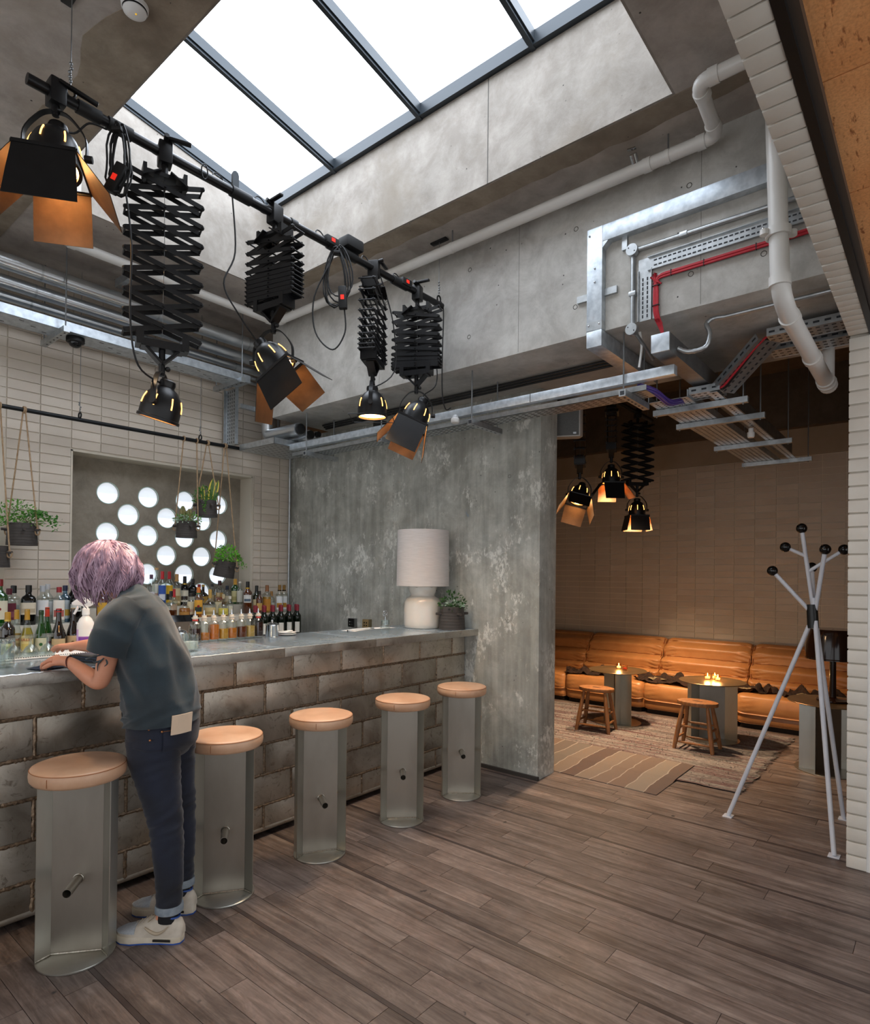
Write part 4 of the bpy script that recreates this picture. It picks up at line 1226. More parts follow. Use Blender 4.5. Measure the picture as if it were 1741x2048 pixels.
def leg(hip, kn, an, toe, pel_):
    h0 = jn(hip, .085, pel_)
    m = jn(tuple(Vector(hip).lerp(Vector(kn), .5)), .068, h0)
    k = jn(kn, .05, m)
    c = jn(tuple(Vector(kn).lerp(Vector(an), .4)+Vector((-.012, 0, 0))), .047, k)
    a = jn(an, .031, c)
    hh = jn((an[0]-.02, an[1], .055), .020, a)
    f1 = jn(tuple(Vector(an).lerp(Vector(toe), .5)+Vector((0, 0, -.025))), .018, a)
    f2 = jn((toe[0]-.01, toe[1], .042), .013, f1)
leg((-.03, .085, .82), (-.092, .095, .495), (-.118, .10, .12), (.045, .10, .045), pel)
leg((-.03, -.085, .82), (-.070, -.10, .495), (-.075, -.12, .12), (.085, -.12, .045), pel)
body = skin_mesh('body', bv, be, br, m_skin, per, 2)
for s in (-1, 1):
    ey = MB().sphere((.305, s*.030, 1.565), .012, 12, 8).build('eye', M('eye_white', '#e8e4de', rough=.2), per)
    MB().sphere((.3145, s*.030, 1.565), .005, 8, 6).build('iris', M('iris', '#3a2c22', rough=.2), ey)
    MB().sphere((.225, s*.088, 1.555), .022, 10, 8, (.7, .35, 1.2)).build('ear', m_skin, per)
MB().sphere((.296, 0, 1.497), .018, 12, 6, (.5, 1.2, .4)).build('mouth', M('lips', '#b0605a', rough=.4), per)

def limb(stations, n=28, wr=0, wf=30, seed=0, ref=(0, 1, 0)):
    """rings along a path: (centre, half depth, half width)"""
    rings = []
    cs = [Vector(s[0]) for s in stations]
    for k, (c, a, b) in enumerate(stations):
        d = (cs[min(k+1, len(cs)-1)]-cs[max(k-1, 0)]).normalized()
        sd = Vector(ref); sd = (sd-d*sd.dot(d)).normalized(); fr = sd.cross(d)
        ring = []
        for i in range(n):
            t = 2*PI*i/n
            p = Vector(c)+fr*(a*math.cos(t))+sd*(b*math.sin(t))
            if wr:
                q = p*wf*.35
                v = mnoise.noise(Vector((q.x+seed, q.y, q.z*1.6)))*wr + mnoise.noise(Vector((q.x*2+seed, q.y*2, q.z*3.4)))*wr*.5
                p += (p-Vector(c)).normalized()*v
            ring.append(p)
        rings.append(ring)
    return rings
def dens(st, m=4):
    out = []
    for k in range(len(st)-1):
        for j in range(m):
            t = j/m; t = t*t*(3-2*t)*.5+t*.5
            out.append((Vector(st[k][0]).lerp(Vector(st[k+1][0]), t), st[k][1]+(st[k+1][1]-st[k][1])*t, st[k][2]+(st[k+1][2]-st[k][2])*t))
    out.append(st[-1]); return out
# jeans
hips = [((-.028, 0, .985), .132, .158), ((-.030, 0, .93), .138, .168), ((-.036, 0, .87), .146, .176), ((-.038, 0, .82), .138, .176), ((-.035, 0, .775), .10, .15), ((-.03, 0, .745), .03, .06)]
jl = [((-.032, .082, .85), .118, .088), ((-.036, .084, .76), .106, .086), ((-.058, .088, .66), .092, .078), ((-.082, .092, .56), .076, .068), ((-.095, .095, .49), .066, .060), ((-.104, .098, .40), .066, .058), ((-.112, .10, .30), .060, .052), ((-.116, .10, .20), .050, .046), ((-.116, .10, .135), .050, .047)]
jr = [((-.032, -.082, .85), .118, .088), ((-.034, -.086, .76), .106, .086), ((-.046, -.09, .66), .092, .078), ((-.062, -.096, .56), .076, .068), ((-.070, -.10, .49), .066, .060), ((-.074, -.106, .40), .066, .058), ((-.077, -.114, .30), .060, .052), ((-.077, -.12, .20), .050, .046), ((-.076, -.12, .135), .050, .047)]
jb_ = MB()
jb_.rings(limb(dens(hips, 6), 44))
for st, sd in ((jl, 1), (jr, 9)):
    jb_.rings(limb(dens(st, 12), 40))
jeans = jb_.build('jeans', m_denim, per, smooth=70)
def wrinkle(o, fn):
    me = o.data; ns_ = [v.normal.copy() for v in me.vertices]
    for v, n_ in zip(me.vertices, ns_): v.co += n_*fn(v.co)
    me.update()
def ridge(p): return (1-abs(mnoise.noise(p))*2.2)
def jean_fold(p):
    z = p.z
    k = math.exp(-((z-.49)/.09)**2)+.9*math.exp(-((z-.20)/.06)**2)+.55*math.exp(-((z-.73)/.07)**2)+.25
    return .0065*k*max(-.6, ridge(Vector((p.x*7+p.y*4, p.y*7, z*26+p.x*14))))-.002
wrinkle(jeans, jean_fold)
for st, nm in ((jl, 1), (jr, 2)):
    c, a, b = st[-1]
    MB().rings(limb([((c[0], c[1], .158), a+.005, b+.005), ((c[0], c[1], .15), a+.007, b+.007), ((c[0], c[1], .128), a+.007, b+.007), ((c[0], c[1], .124), a+.003, b+.003)], 28)).build('cuff', m_cuff, jeans)
    MB().rings(limb([((c[0]+.004, c[1], .135), .040, .036), ((c[0]+.006, c[1], .085), .042, .037)], 20)).build('sock', M('sock_black', '#101114', rough=.9), per)
# pocket, rivets, stitching and the card in the back pocket (left rear)
def hip_pt(th, z, off=.003):
    for (c0, a0, b0), (c1, a1, b1) in zip(hips, hips[1:]):
        if c1[2] <= z <= c0[2]:
            t = (c0[2]-z)/(c0[2]-c1[2])
            a = a0+(a1-a0)*t+off; b = b0+(b1-b0)*t+off; cx = c0[0]+(c1[0]-c0[0])*t
            return Vector((cx-a*math.cos(th), b*math.sin(th), z))
pk = MB(); nu, nv = 10, 6; vs = []
for j in range(nv+1):
    for i in range(nu+1):
        th = .28+.80*i/nu; z = .90-.115*j/nv
        if j == nv: z += .025*abs(i/nu-.5)*2
        vs.append(hip_pt(th, z, .0065))
pk.add(vs, [(j*(nu+1)+i, j*(nu+1)+i+1, (j+1)*(nu+1)+i+1, (j+1)*(nu+1)+i) for j in range(nv) for i in range(nu)])
pk.build('back_pocket', m_denim, jeans)
st_ = MB().tube([hip_pt(.28+.80*i/10, .893, .009) for i in range(11)], .0012, 4)
st_.build('stitching', M('copper_thread', '#8a5a34', rough=.6), jeans)
for th, z in ((1.10, .893), (1.42, .905), (1.40, .862)):
    MB().sphere(hip_pt(th, z, .008), .005, 8, 6).build('rivet', M('copper', '#d09060', rough=.3, metal=.9), jeans)
cdv = []
for j, z in enumerate((.875, .955)):
    for i in range(5):
        cdv.append(hip_pt(.36+.55*i/4-.05*j, min(z, .984), .011+.016*j))
for j, z in enumerate((.875, .955)):
    for i in range(5):
        cdv.append(hip_pt(.36+.55*i/4-.05*j, min(z, .984), .015+.016*j))
fcs = [(i, i+1, 6+i, 5+i) for i in range(4)]+[(10+i, 15+i, 16+i, 11+i) for i in range(4)]+[(0, 5, 15, 10), (4, 14, 19, 9), (5, 6, 16, 15), (6, 7, 17, 16), (7, 8, 18, 17), (8, 9, 19, 18)]
cdo = MB().add(cdv, fcs).build('note_card', M('card_paper', '#e4cdb4', '#dcc3a8', rough=.8, scale=6), per, smooth=0)
tag(cdo, 'beige folded note tucked in the back pocket of the jeans', '', None); del cdo['category']
# shirt
tor = [((-.030, 0, .905), .150, .182), ((-.028, 0, .95), .152, .180), ((-.020, 0, 1.02), .147, .172), ((.0, 0, 1.12), .138, .174), ((.030, 0, 1.22), .126, .184), ((.055, 0, 1.30), .118, .192), ((.075, 0, 1.365), .105, .188), ((.092, 0, 1.41), .085, .155), ((.108, 0, 1.44), .066, .10), ((.125, 0, 1.458), .058, .070)]
sh_ = MB(); sh_.rings(limb(dens(tor, 10), 80), caps=False)
sh_.rings(limb(dens([((.072, .10, 1.375), .082, .075), ((.082, .152, 1.345), .082, .072), ((.100, .178, 1.28), .080, .068), ((.118, .185, 1.215), .078, .066)], 8), 36), caps=False)
sh_.rings(limb(dens([((.072, -.10, 1.375), .082, .075), ((.10, -.155, 1.345), .082, .072), ((.165, -.182, 1.30), .080, .068), ((.225, -.19, 1.258), .076, .064)], 8), 36), caps=False)
tee = sh_.build('t_shirt', m_tee, per, smooth=80)
def tee_fold(p):
    w_ = math.exp(-((p.z-.93)/.06)**2)
    d1 = ridge(Vector((p.x*9-p.z*6, p.y*9, p.z*3+p.y*5)))
    d2 = ridge(Vector((p.x*4+3, p.y*4, p.z*22+p.x*10)))
    return .015*max(-.5, d1)*(1-.6*w_)+.013*w_*max(-.5, d2)+.006*mnoise.noise(p*9)-.006
wrinkle(tee, tee_fold)
MB().tube([Vector(p) for p in limb([((.118, .185, 1.217), .078, .066)], 24)[0]] if False else [(.118+.078*math.cos(2*PI*i/24), .185+.066*math.sin(2*PI*i/24), 1.215-.02*math.cos(2*PI*i/24)) for i in range(24)], .003, 5, True).build('sleeve_hem', m_tee, tee)
# bracelet + tattoos (thin marks on the skin)
MB().tube([(.340+.006*math.sin(t), .066+.0285*math.cos(t), 1.158+.0285*math.sin(t)) for t in [2*PI*i/20 for i in range(20)]], .003, 6, True).build('hair_tie', M('hair_tie_brown', '#5a2a22', rough=.8), per)
m_tat = M('tattoo_ink', '#3a4246', rough=.6)
tt = MB()
for (p0, p1, p2) in (((.120, .205, 1.20), (.145, .200, 1.175), (.150, .196, 1.145)), ((.135, .203, 1.19), (.165, .190, 1.18), (.178, .182, 1.19)), ((.110, .207, 1.195), (.105, .206, 1.178), (.118, .204, 1.166))):
    tt.tube(smoothpath([p0, p1, p2], 5), [.002, .003, .0035, .004, .004, .0035, .003, .0025, .002, .0015, .001], 5)
tt.build('tattoo', m_tat, per)
# hair: scalp shell plus wavy locks
def hair_mat():
    t = NT('lilac_hair')
    co = t.coord(False, (1, 1, .35))
    n1 = t.noise(co, 28, 5, .6, .6)
    c = t.ramp(n1, [(.30, lin('#5c4652')), (.48, lin('#9a7c90')), (.66, lin('#cdb0c4')), (.85, lin('#e2cfdc'))]).outputs[0]
    t.base(c); t.b.inputs['Roughness'].default_value = .45
    t.bump(n1.outputs['Fac'], .2, .004)
    return t.m
m_hair = hair_mat()
HC = Vector((.222, 0, 1.555))
hs = MB(); nu, nv = 40, 22; vs = []
def hair_r(th, ph):
    """shell radius; th around z from the face (+f), ph from the crown"""
    d = Vector((math.sin(ph)*math.cos(th), math.sin(ph)*math.sin(th), math.cos(ph)))
    sx, sy, sz = .132, .112, .128
    r = 1/math.sqrt((d.x/sx)**2+(d.y/sy)**2+(d.z/sz)**2)
    w_ = 1+.06*math.sin(th*9+ph*5)+.05*mnoise.noise(Vector((d.x*5, d.y*5, d.z*5)))
    flare = 1+.16*max(0, (ph-1.3))
    return d*r*w_*flare
for j in range(nv+1):
    ph = 2.25*j/nv
    for i in range(nu):
        th = 2*PI*i/nu
        p = hair_r(th, ph)
        face = max(0, math.cos(th))**3*max(0, ph-1.15)
        p.x -= face*.11
        vs.append(HC+p)
fs = [(j*nu+i, j*nu+(i+1) % nu, (j+1)*nu+(i+1) % nu, (j+1)*nu+i) for j in range(nv) for i in range(nu)]
hair = hs.add(vs, fs).build('hair', m_hair, per, smooth=80)
rg = random.Random(21); lk = MB()
for i in range(330):
    th = rg.uniform(-PI, PI); ph0 = rg.uniform(.0, .9)
    if abs(th) < .45 and rg.random() < .7: continue
    pts = []; rs = []
    L_ = rg.uniform(1.5, 2.35); ph_end = min(ph0+L_, 2.35+rg.uniform(-.1, .2)); n = 12; off = rg.uniform(.0, .016); pw = rg.uniform(0, 6); amp = rg.uniform(.05, .17)
    for k in range(n+1):
        u_ = k/n; ph = ph0+(ph_end-ph0)*u_
        q = hair_r(th+amp*math.sin(pw+u_*6.5)*u_*1.8, ph)
        q = q*(1.0+off*4*u_*(1 if k < n else 1.2))
        if ph > 2.0: q.z -= (ph-2.0)*.05; q += Vector((-.02*(ph-2), 0, 0))
        pts.append(HC+q); rs.append(.0065*(1-u_*.75)*(.35+.65*min(1, u_*5)))
    lk.tube(pts, rs, 5)
stuff(lk.build('hair_lock', m_hair, hair, smooth=80))
# trainers
def shoe(cx, cy, rotz_, flip):
    t = bpy.data.objects.new('trainer', None); 
    m_mesh = M('grey_mesh', '#b6bcc2', '#a4abb3', rough=.85, scale=200)
    m_suede = M('off_white_suede', '#cfc6b8', '#bdb3a4', rough=.8, scale=20)
    m_sole = M('rubber_cream', '#d9d0c0', '#c8bda8', rough=.6, scale=14)
    m_bl = M('royal_blue', '#2450a0', rough=.5)
    R_ = Matrix.Translation((cx, cy, 0)) @ Matrix.Rotation(rotz_, 4, 'Z')
    out = [(-.002, 0), (.004, .024), (.03, .034), (.09, .032), (.15, .036), (.21, .046), (.25, .042), (.275, .026), (.284, 0), (.275, -.026), (.25, -.042), (.21, -.044), (.15, -.034), (.09, -.030), (.03, -.033), (.004, -.023)]
    so = MB().prism(out, .003, .034, R_).build('shoe_sole', m_sole, per, bevel=.004)
    MB().prism([(x_*1.0, y_*.99) for x_, y_ in out], 0, .007, R_).build('outsole', m_bl, so)
    MB().prism([(.045, .0345), (.11, .0345), (.115, .0375), (.04, .0375)], .013, .023, R_).build('air_window', M('air_window', '#2a2824', rough=.2), so)
    MB().prism([(.045, -.0335), (.11, -.0335), (.115, -.0370), (.04, -.0370)], .013, .023, R_).build('air_window', M('air_window', '#2a2824'), so)
    prof = [(.0, .02, .075, .018), (.012, .030, .098, .026), (.04, .035, .112, .03), (.07, .036, .112, .032), (.10, .036, .116, .033), (.13, .036, .106, .034), (.16, .038, .092, .036), (.19, .041, .076, .04), (.22, .042, .062, .042), (.25, .037, .055, .037), (.27, .024, .046, .026), (.281, .008, .038, .01)]
    rg_ = []
    for (x_, w_, h_, w2) in prof:
        ring = []
        for i in range(18):
            a = PI*2*i/18
            yy = w_*math.copysign(abs(math.cos(a))**.75, math.cos(a)); zz = .030+(h_-.030)*max(0, math.sin(a))**.8 if math.sin(a) > 0 else .030
            ring.append(R_ @ Vector((x_, yy*(1-.25*max(0, math.sin(a))**3), zz)))
        rg_.append(ring)
    up_ = MB().rings(rg_).build('shoe_upper', m_suede, per, smooth=60)
    mg = []
    for (x_, w_, h_, w2) in prof[7:]:
        ring = []
        for i in range(18):
            a = PI*2*i/18
            yy = (w_*1.02)*math.copysign(abs(math.cos(a))**.75, math.cos(a)); zz = .044+(h_+.0012-.044)*max(0, math.sin(a))**.8 if math.sin(a) > 0 else .044
            ring.append(R_ @ Vector((x_+.001, yy*(1-.25*max(0, math.sin(a))**3), max(.03, zz))))
        mg.append(ring)
    MB().rings(mg).build('toe_mesh', m_mesh, up_, smooth=60)
    for s in (-1, 1):
        sw = []
        for k in range(12):
            u_ = k/11; sw.append((.055+.105*u_, s*(.0362+.002*u_), .070-.030*math.sin(u_*PI*.62)+.012*u_*u_+.012*u_))
        pts = [R_ @ Vector((.150-.10*u_, s*(.0368-.001*math.sin(u_*3)), .072-.034*math.sin(min(1, u_*1.25)*PI*.55)+.040*u_**3)) for u_ in [k/11 for k in range(12)]]
        MB().tube(pts, [.0012+.0065*math.sin(PI*min(1, .12+u_*.86))**1.2 for u_ in [k/11 for k in range(12)]], 6).build('side_emblem', M('tan_emblem', '#b3a48e', rough=.7), up_)
    for k in range(5):
        x_ = .115+.02*k; h_ = .112-.0095*k
        MB().tube([R_ @ Vector((x_-.006, -.020, h_-.012)), R_ @ Vector((x_, 0, h_+.004)), R_ @ Vector((x_+.006, .020, h_-.012))], .0028, 6).build('lace', M('lace_grey', '#a89c88', rough=.8), up_)
    for s in (-1, 1):
        MB().tube(smoothpath([R_ @ Vector((.115, s*.006, .106)), R_ @ Vector((.120, s*.03, .118)), R_ @ Vector((.135, s*.036, .095)), R_ @ Vector((.118, s*.012, .104))], 5), .0024, 6).build('lace', M('lace_grey', '#a89c88'), up_)
    MB().tube([R_ @ Vector((.055+.036*math.cos(a), .0285*math.sin(a), .108+.004*math.cos(a))) for a in [2*PI*i/22 for i in range(22)]], .0045, 6, True).build('collar', m_bl, up_)
    bpy.data.objects.remove(t)
shoe(-.178, .10, -.02, 1)
shoe(-.14, -.125, .06, -1)
t = thing('bar_cloth', 'crumpled dark navy cloth held in the near hand on the worktop', 'cloth', (1.005, 3.055, ZT), .2)
cl = MB(); n = 14; vs = []
for j in range(n+1):
    for i in range(n+1):
        x_ = (i/n-.5)*.13; y_ = (j/n-.5)*.11
        z_ = .002+.013*math.exp(-((x_/.05)**2+(y_/.045)**2))*(1+.4*mnoise.noise(Vector((x_*60, y_*60, 2))))+.004*abs(mnoise.noise(Vector((x_*45, y_*45, 7))))
        vs.append((x_+.01*mnoise.noise(Vector((y_*40, 3, 1))), y_+.01*mnoise.noise(Vector((x_*40, 1, 5))), z_))
cl.add(vs, [(j*(n+1)+i, j*(n+1)+i+1, (j+1)*(n+1)+i+1, (j+1)*(n+1)+i) for j in range(n) for i in range(n)])
cl.build('fabric', M('navy_cloth', '#27344a', '#1c2636', rough=.9, scale=12), t, smooth=80)

# ================================================================ HANGING ROD + PLANTERS
m_rod = M('black_rod', '#15171a', rough=.45, metal=.4)
YP, ZR = 5.25, 2.755
rd = thing('hanging_rod', 'long black rod hung on wires above the back bar carrying the roped planters', 'rod', (0, YP, ZR))
MB().cyl((-.2, 0, -.022), (3.94, 0, .014), .016, n=14).build('rod', m_rod, rd)
def zr(x_): return ZR-.022+(x_+.2)/4.14*.036
m_wire = M('steel_wire', '#8f9294', rough=.35, metal=.8)
for x_ in (1.9247, 2.9451, 3.8542):
    z_ = zr(x_)-ZR
    MB().tube([(x_, .0+.024*math.cos(a), z_+.036+.022*math.sin(a)) for a in [2*PI*i/14 for i in range(14)]], .006, 6, True).build('eye_ring', m_rod, rd)
    if x_ < 3.5:
        MB().cyl((x_, 0, z_+.055), (x_, 0, HS-ZR), .0022, n=6).build('wire', m_wire, rd)
        k_ = MB()
        for q in range(5): k_.sphere((x_+random.uniform(-.006, .006), 0, z_+.07+.016*q), .007, 8, 5)
        k_.build('wire_knot', m_wire, rd)
MB().cyl((4.095, 5.44-YP, -1.8), (4.095, 5.44-YP, .3), .011, n=10).build('end_conduit', M('galv', '#aeb3b6', '#c2c7ca', rough=.35, metal=.85, scale=25), rd)
m_rope = M('hemp_rope', '#b59877', '#8f7457', rough=.9, scale=120, stretch=(1, 1, .3), bump=.5, bscale=250)
CR = Vector((math.cos(yaw-PI/2), math.sin(yaw-PI/2), 0))
def planter(x_, zc, label, rh, size=1.0, tilt=0, ropes=((0, 0), (0, 0)), plants=(), rot=0.0):
    h = .155*size; rt_, rb_ = .088*size, .096*size
    t = thing('hanging_planter', label, 'planter', (x_, YP, zc-h/2), 0, 'roped clay planters on the rod')
    inner = Matrix.Rotation(tilt, 4, Vector((fw.x, fw.y, 0)).normalized())
    q = MB().lathe([(0, 0), (rb_, 0), (rb_*.995, .01), (rt_, h), (rt_*.92, h), (rt_*.9, h-.02), (0, h-.02)], 36, mtx=inner)
    po = q.build('pot', m_clay, t)
    rid = MB()
    for k in range(6):
        z = h*(.1+.13*k); rr_ = rb_+(rt_-rb_)*(z/h)+.0004
        rid.tube([inner @ Vector((rr_*math.cos(2*PI*i/36), rr_*math.sin(2*PI*i/36), z)) for i in range(36)], .0011, 4, True)
    rid.build('throwing_ridge', m_clay, po)
    MB().lathe([(0, h-.016), (rt_*.9, h-.018)], 24, mtx=inner).build('soil', m_soil, t)
    pegs = []
    for k, dr in enumerate((-CR, CR, -CR*.6-Vector((fw.x, fw.y, 0))*.7, CR*.6-Vector((fw.x, fw.y, 0))*.7)):
        a = inner @ (dr.normalized()*rt_*.97+Vector((0, 0, h*.70))); b = inner @ (dr.normalized()*(rt_+.04)+Vector((0, 0, h*.70)))
        MB().cyl(a, b, .0095, n=10).build('peg', m_clay, po)
        pegs.append((a, b))
    for k in range(2):
        a, b = pegs[k]; m_ = a.lerp(b, .55)
        xr = ropes[k]-x_
        ztop_ = zr(xr+x_)-(zc-h/2)
        top_ = Vector((xr, 0, ztop_+.018))
        MB().tube([m_+Vector((0, 0, .01)), m_.lerp(top_, .5)+Vector((0, 0, -.01)), top_], .0055, 7).build('rope', m_rope, t)
        MB().tube([top_+Vector((0, .022*math.cos(a2), -.018+.022*math.sin(a2))) for a2 in [2*PI*i/12 for i in range(12)]], .006, 6, True).build('rope_loop', m_rope, t)
        MB().tube([m_+Vector((0, 0, -.005))+(CR*(.017*math.cos(a2))+Vector((0, 0, .024*math.sin(a2)-.008))) for a2 in [2*PI*i/12 for i in range(12)]], .0055, 6, True).build('rope_knot', m_rope, t)
    for (nm, mt, n_, fn, sz, sd) in plants:
        leaf_cloud(t, nm, LEAF[mt], n_, fn, sz, sd)
    return t, h, inner
def frond(base, tip, sag, spread):
    base, tip = Vector(base), Vector(tip)
    def fn(g):
        u_ = g.random()**.7
        p = base.lerp(tip, u_)+Vector((0, 0, -sag*u_*u_+.03*math.sin(u_*PI)))+Vector((g.gauss(0, spread), g.gauss(0, spread), g.gauss(0, spread)))*(.4+.6*u_)
        return p, (g.uniform(-1, 1), g.uniform(-1, 1), g.uniform(-.8, .5))
    return fn
h_ = .155
planter(1.372, 1.655, 'dark clay planter with a pale succulent hanging lowest beside the tiled wall', 0, 1.0, 0, (1.362, 1.392), [('succulent', 'pale', 50, dome(.045, .045, .03, (-.03, 0, h_-.01)), .026, 31)])
planter(1.543, 1.825, 'dark clay hanging planter with an arching maidenhair fern', 0, 1.05, 0, (1.5398, 1.5494), [('fern', 'fern', 420, dome(.18, .14, .16, tuple(-CR*.05+Vector((0, 0, h_+.02)))), .026, 32), ('fern_frond', 'ferndark', 190, frond(CR*.02+Vector((0, 0, h_+.06)), CR*.27+Vector((0, 0, h_+.09)), .11, .018), .024, 33), ('moss', 'olive', 90, dome(.075, .075, .05, tuple(CR*.04+Vector((0, 0, h_)))), .016, 34)])
tB, hB, _ = planter(2.8246, 1.945, 'dark clay hanging planter with two ribbed cacti and trailing succulents', 0, .95, 0, (2.7869, 2.911), [('succulent', 'pale', 150, dome(.11, .10, .05, (0, 0, h_-.01)), .028, 35), ('trailing_leaf', 'fern', 130, dome(.11, .10, .07, tuple(CR*.02+Vector((0, 0, h_)))), .024, 36)])
for dx, hh in ((-.035, .15), (.025, .125)):
    c = CR*dx
    cb = MB(); rgs = []
    for k in range(9):
        u_ = k/8; rr_ = .027*math.sqrt(max(.02, 1-(abs(u_-.35)/.68)**2.2))
        rgs.append([Vector((c.x+rr_*(1+.10*math.cos(12*a))*math.cos(a), c.y+rr_*(1+.10*math.cos(12*a))*math.sin(a), h_-.02+hh*u_)) for a in [2*PI*i/48 for i in range(48)]])
    cb.rings(rgs).build('cactus', LEAF['cactus'], tB)
tC, hC, _ = planter(3.0194, 2.15, 'dark clay hanging planter with a yellow-edged snake plant', 0, .98, 0, (3.0144, 3.0244), [('fern', 'ferndark', 300, dome(.085, .085, .13, tuple(-CR*.035+Vector((0, 0, h_+.0)))), .022, 38), ('trailing_leaf', 'fern', 90, frond(CR*.02+Vector((-fw.x, -fw.y, 0))*.085+Vector((0, 0, h_)), CR*.02+Vector((-fw.x, -fw.y, 0))*.1+Vector((0, 0, .02)), .0, .012), .014, 39), ('moss', 'olive', 50, frond(CR*.07+Vector((0, 0, h_)), CR*.085+Vector((0, 0, .06)), 0, .010), .013, 40)])
for dx, hh, ln_, w_ in ((.03, .23, .03, .042), (.055, .21, .05, .028), (-.03, .16, -.015, .024)):
    for k, (ww, mt) in enumerate(((w_, M('snake_yellow', '#d2c04a', rough=.5)), (w_*.68, M('snake_green', '#3c5a26', '#58743a', rough=.5, scale=60)))):
        rgs = []
        for j in range(9):
            u_ = j/8; wd_ = ww*(.45+.9*u_)*(1-u_**3)+.001; c = CR*(dx+ln_*u_)+Vector((0, 0, h_-.02+hh*u_)); th_ = .0025+.002*k
            rgs.append([c+CR*wd_, c+Vector((fw.x, fw.y, 0))*th_, c-CR*wd_, c-Vector((fw.x, fw.y, 0))*th_])
        MB().rings(rgs).build('blade' if k == 0 else 'blade_core', mt, tC)
MB().cyl(tuple(CR*.07+Vector((0, 0, h_-.02))), tuple(CR*.10+Vector((0, 0, h_+.075))), .014, .008, 12).build('cactus_finger', LEAF['dark'], tC)
planter(3.1986, 1.60, 'tilted dark clay hanging planter with a bright round fern', 0, 1.0, .19, (3.1934, 3.2091), [('fern', 'bright', 460, dome(.115, .11, .125, tuple(CR*.035+Vector((0, 0, h_+.02)))), .025, 41), ('fern_frond', 'fern', 90, frond(CR*.10+Vector((0, 0, h_+.05)), CR*.20+Vector((0, 0, h_-.06)), .0, .013), .022, 42), ('sprig', 'dark', 60, frond(Vector((0, 0, h_+.02)), -CR*.03+Vector((0, 0, h_+.14)), 0, .012), .015, 43)])
# ================================================================ LIGHTING RIG
YRG, ZRG = 2.752, 3.467
m_bk = M('black_paint', '#141416', '#0e0e10', rough=.38, metal=.2, scale=20)
m_bkp = M('black_rubber', '#111112', rough=.6)
m_copper_in = M('barn_inside', '#6e5138', '#543c28', rough=.55, metal=.4, scale=9)
m_glow = emis('hot_filament', '#ffcf8a', 14)
m_slot = emis('lit_slot', '#ffb35c', 2.5)
m_red = emis('red_rocker', '#d8281a', .5)

def scissor(label, x_, y_, ztop, ang, hs, Lb=.34, sep=.062, wscale=1.0, group='scissor arms on the lighting pole'):
    t = thing('scissor_arm', label, 'light hanger', (x_, y_, ztop), ang, group)
    z = -.10
    # clamp, lever, stem and head plate
    c = MB().box(-.03, .03, -.035, .035, -.055, .045).build('clamp', m_bk, t, bevel=.008)
    MB().bar((.0, -.036, .052), (.105, -.055, .046), .022, .014).build('lever', m_bk, c, bevel=.004)
    MB().cyl((0, -.033, .046), (0, -.060, .052), .011, n=10).build('lever_pivot', m_bk, c)
    MB().cyl((0, 0, -.05), (0, 0, -.115), .015, n=12).build('stem', m_bk, t)
    h0 = MB(); h0.box(-.085, .085, -sep/2-.004, sep/2+.004, -.125, -.108)
    for s in (-1, 1):
        h0.bar((s*.02, sep/2, -.105), (s*.095, sep/2, -.15), .006, .05, Vector((0, 1, 0))); h0.bar((s*.02, -sep/2, -.105), (s*.095, -sep/2, -.15), .006, .05, Vector((0, 1, 0)))
        h0.box(s*.085-.008, s*.085+.008, -sep/2-.006, sep/2+.006, -.15, -.085)
    h0.build('head_plate', m_bk, t)
    bar_me = MB().box(-Lb/2, Lb/2, -.0025, .0025, -.0105, .0105).mesh('scissor_bar', 0)
    rod_me = MB().cyl((0, -sep/2-.012, 0), (0, sep/2+.012, 0), .0045, n=8).mesh('cross_rod')
    knob_me = MB().lathe([(0, -.012), (.009, -.012), (.010, -.004), (.006, 0), (0, 0)], 10, mtx=Matrix.Rotation(PI/2, 4, 'X')).mesh('rod_cap')
    z = -.125
    for h in hs:
        a = math.asin(min(.98, h/Lb)); hw = Lb/2*math.cos(a)
        for pl in (-1, 1):
            put('scissor_bar', bar_me, m_bk, t, (0, pl*sep/2-.003, z-h/2), (0, a, 0))
            put('scissor_bar', bar_me, m_bk, t, (0, pl*sep/2+.003, z-h/2), (0, -a, 0))
        for xx, zz in ((-hw, z), (hw, z), (0, z-h/2)):
            put('cross_rod', rod_me, m_bk, t, (xx, 0, zz))
            if xx: put('rod_cap', knob_me, m_bkp, t, (xx, -sep/2-.004, zz))
        z -= h
    for xx in (-hw, hw): put('cross_rod', rod_me, m_bk, t, (xx, 0, z))
    f0 = MB(); f0.box(-.09, .09, -sep/2-.005, sep/2+.005, z-.055, z-.02); f0.box(-.11, -.08, -sep/2-.007, sep/2+.007, z-.05, z+.01); f0.box(.08, .11, -sep/2-.007, sep/2+.007, z-.05, z+.01)
    f0.bar((-.07, 0, z-.05), (0, 0, z-.12), .05, .012); f0.bar((.07, 0, z-.05), (0, 0, z-.12), .05, .012)
    f0.build('foot_plate', m_bk, t)
    MB().cyl((0, 0, z-.05), (0, 0, z-.165), .014, n=12).build('spigot', m_bk, t)
    MB().sphere((.025, 0, z-.135), .012, 10, 6).build('wing_knob', m_bkp, t)
    w_ = MB().tube([(.0, -.0, -.12), (.004, 0, z*.5), (0, 0, z)], .0012, 5)
    w_.build('spring_wire', m_wire, t)
    return ztop+z-.16

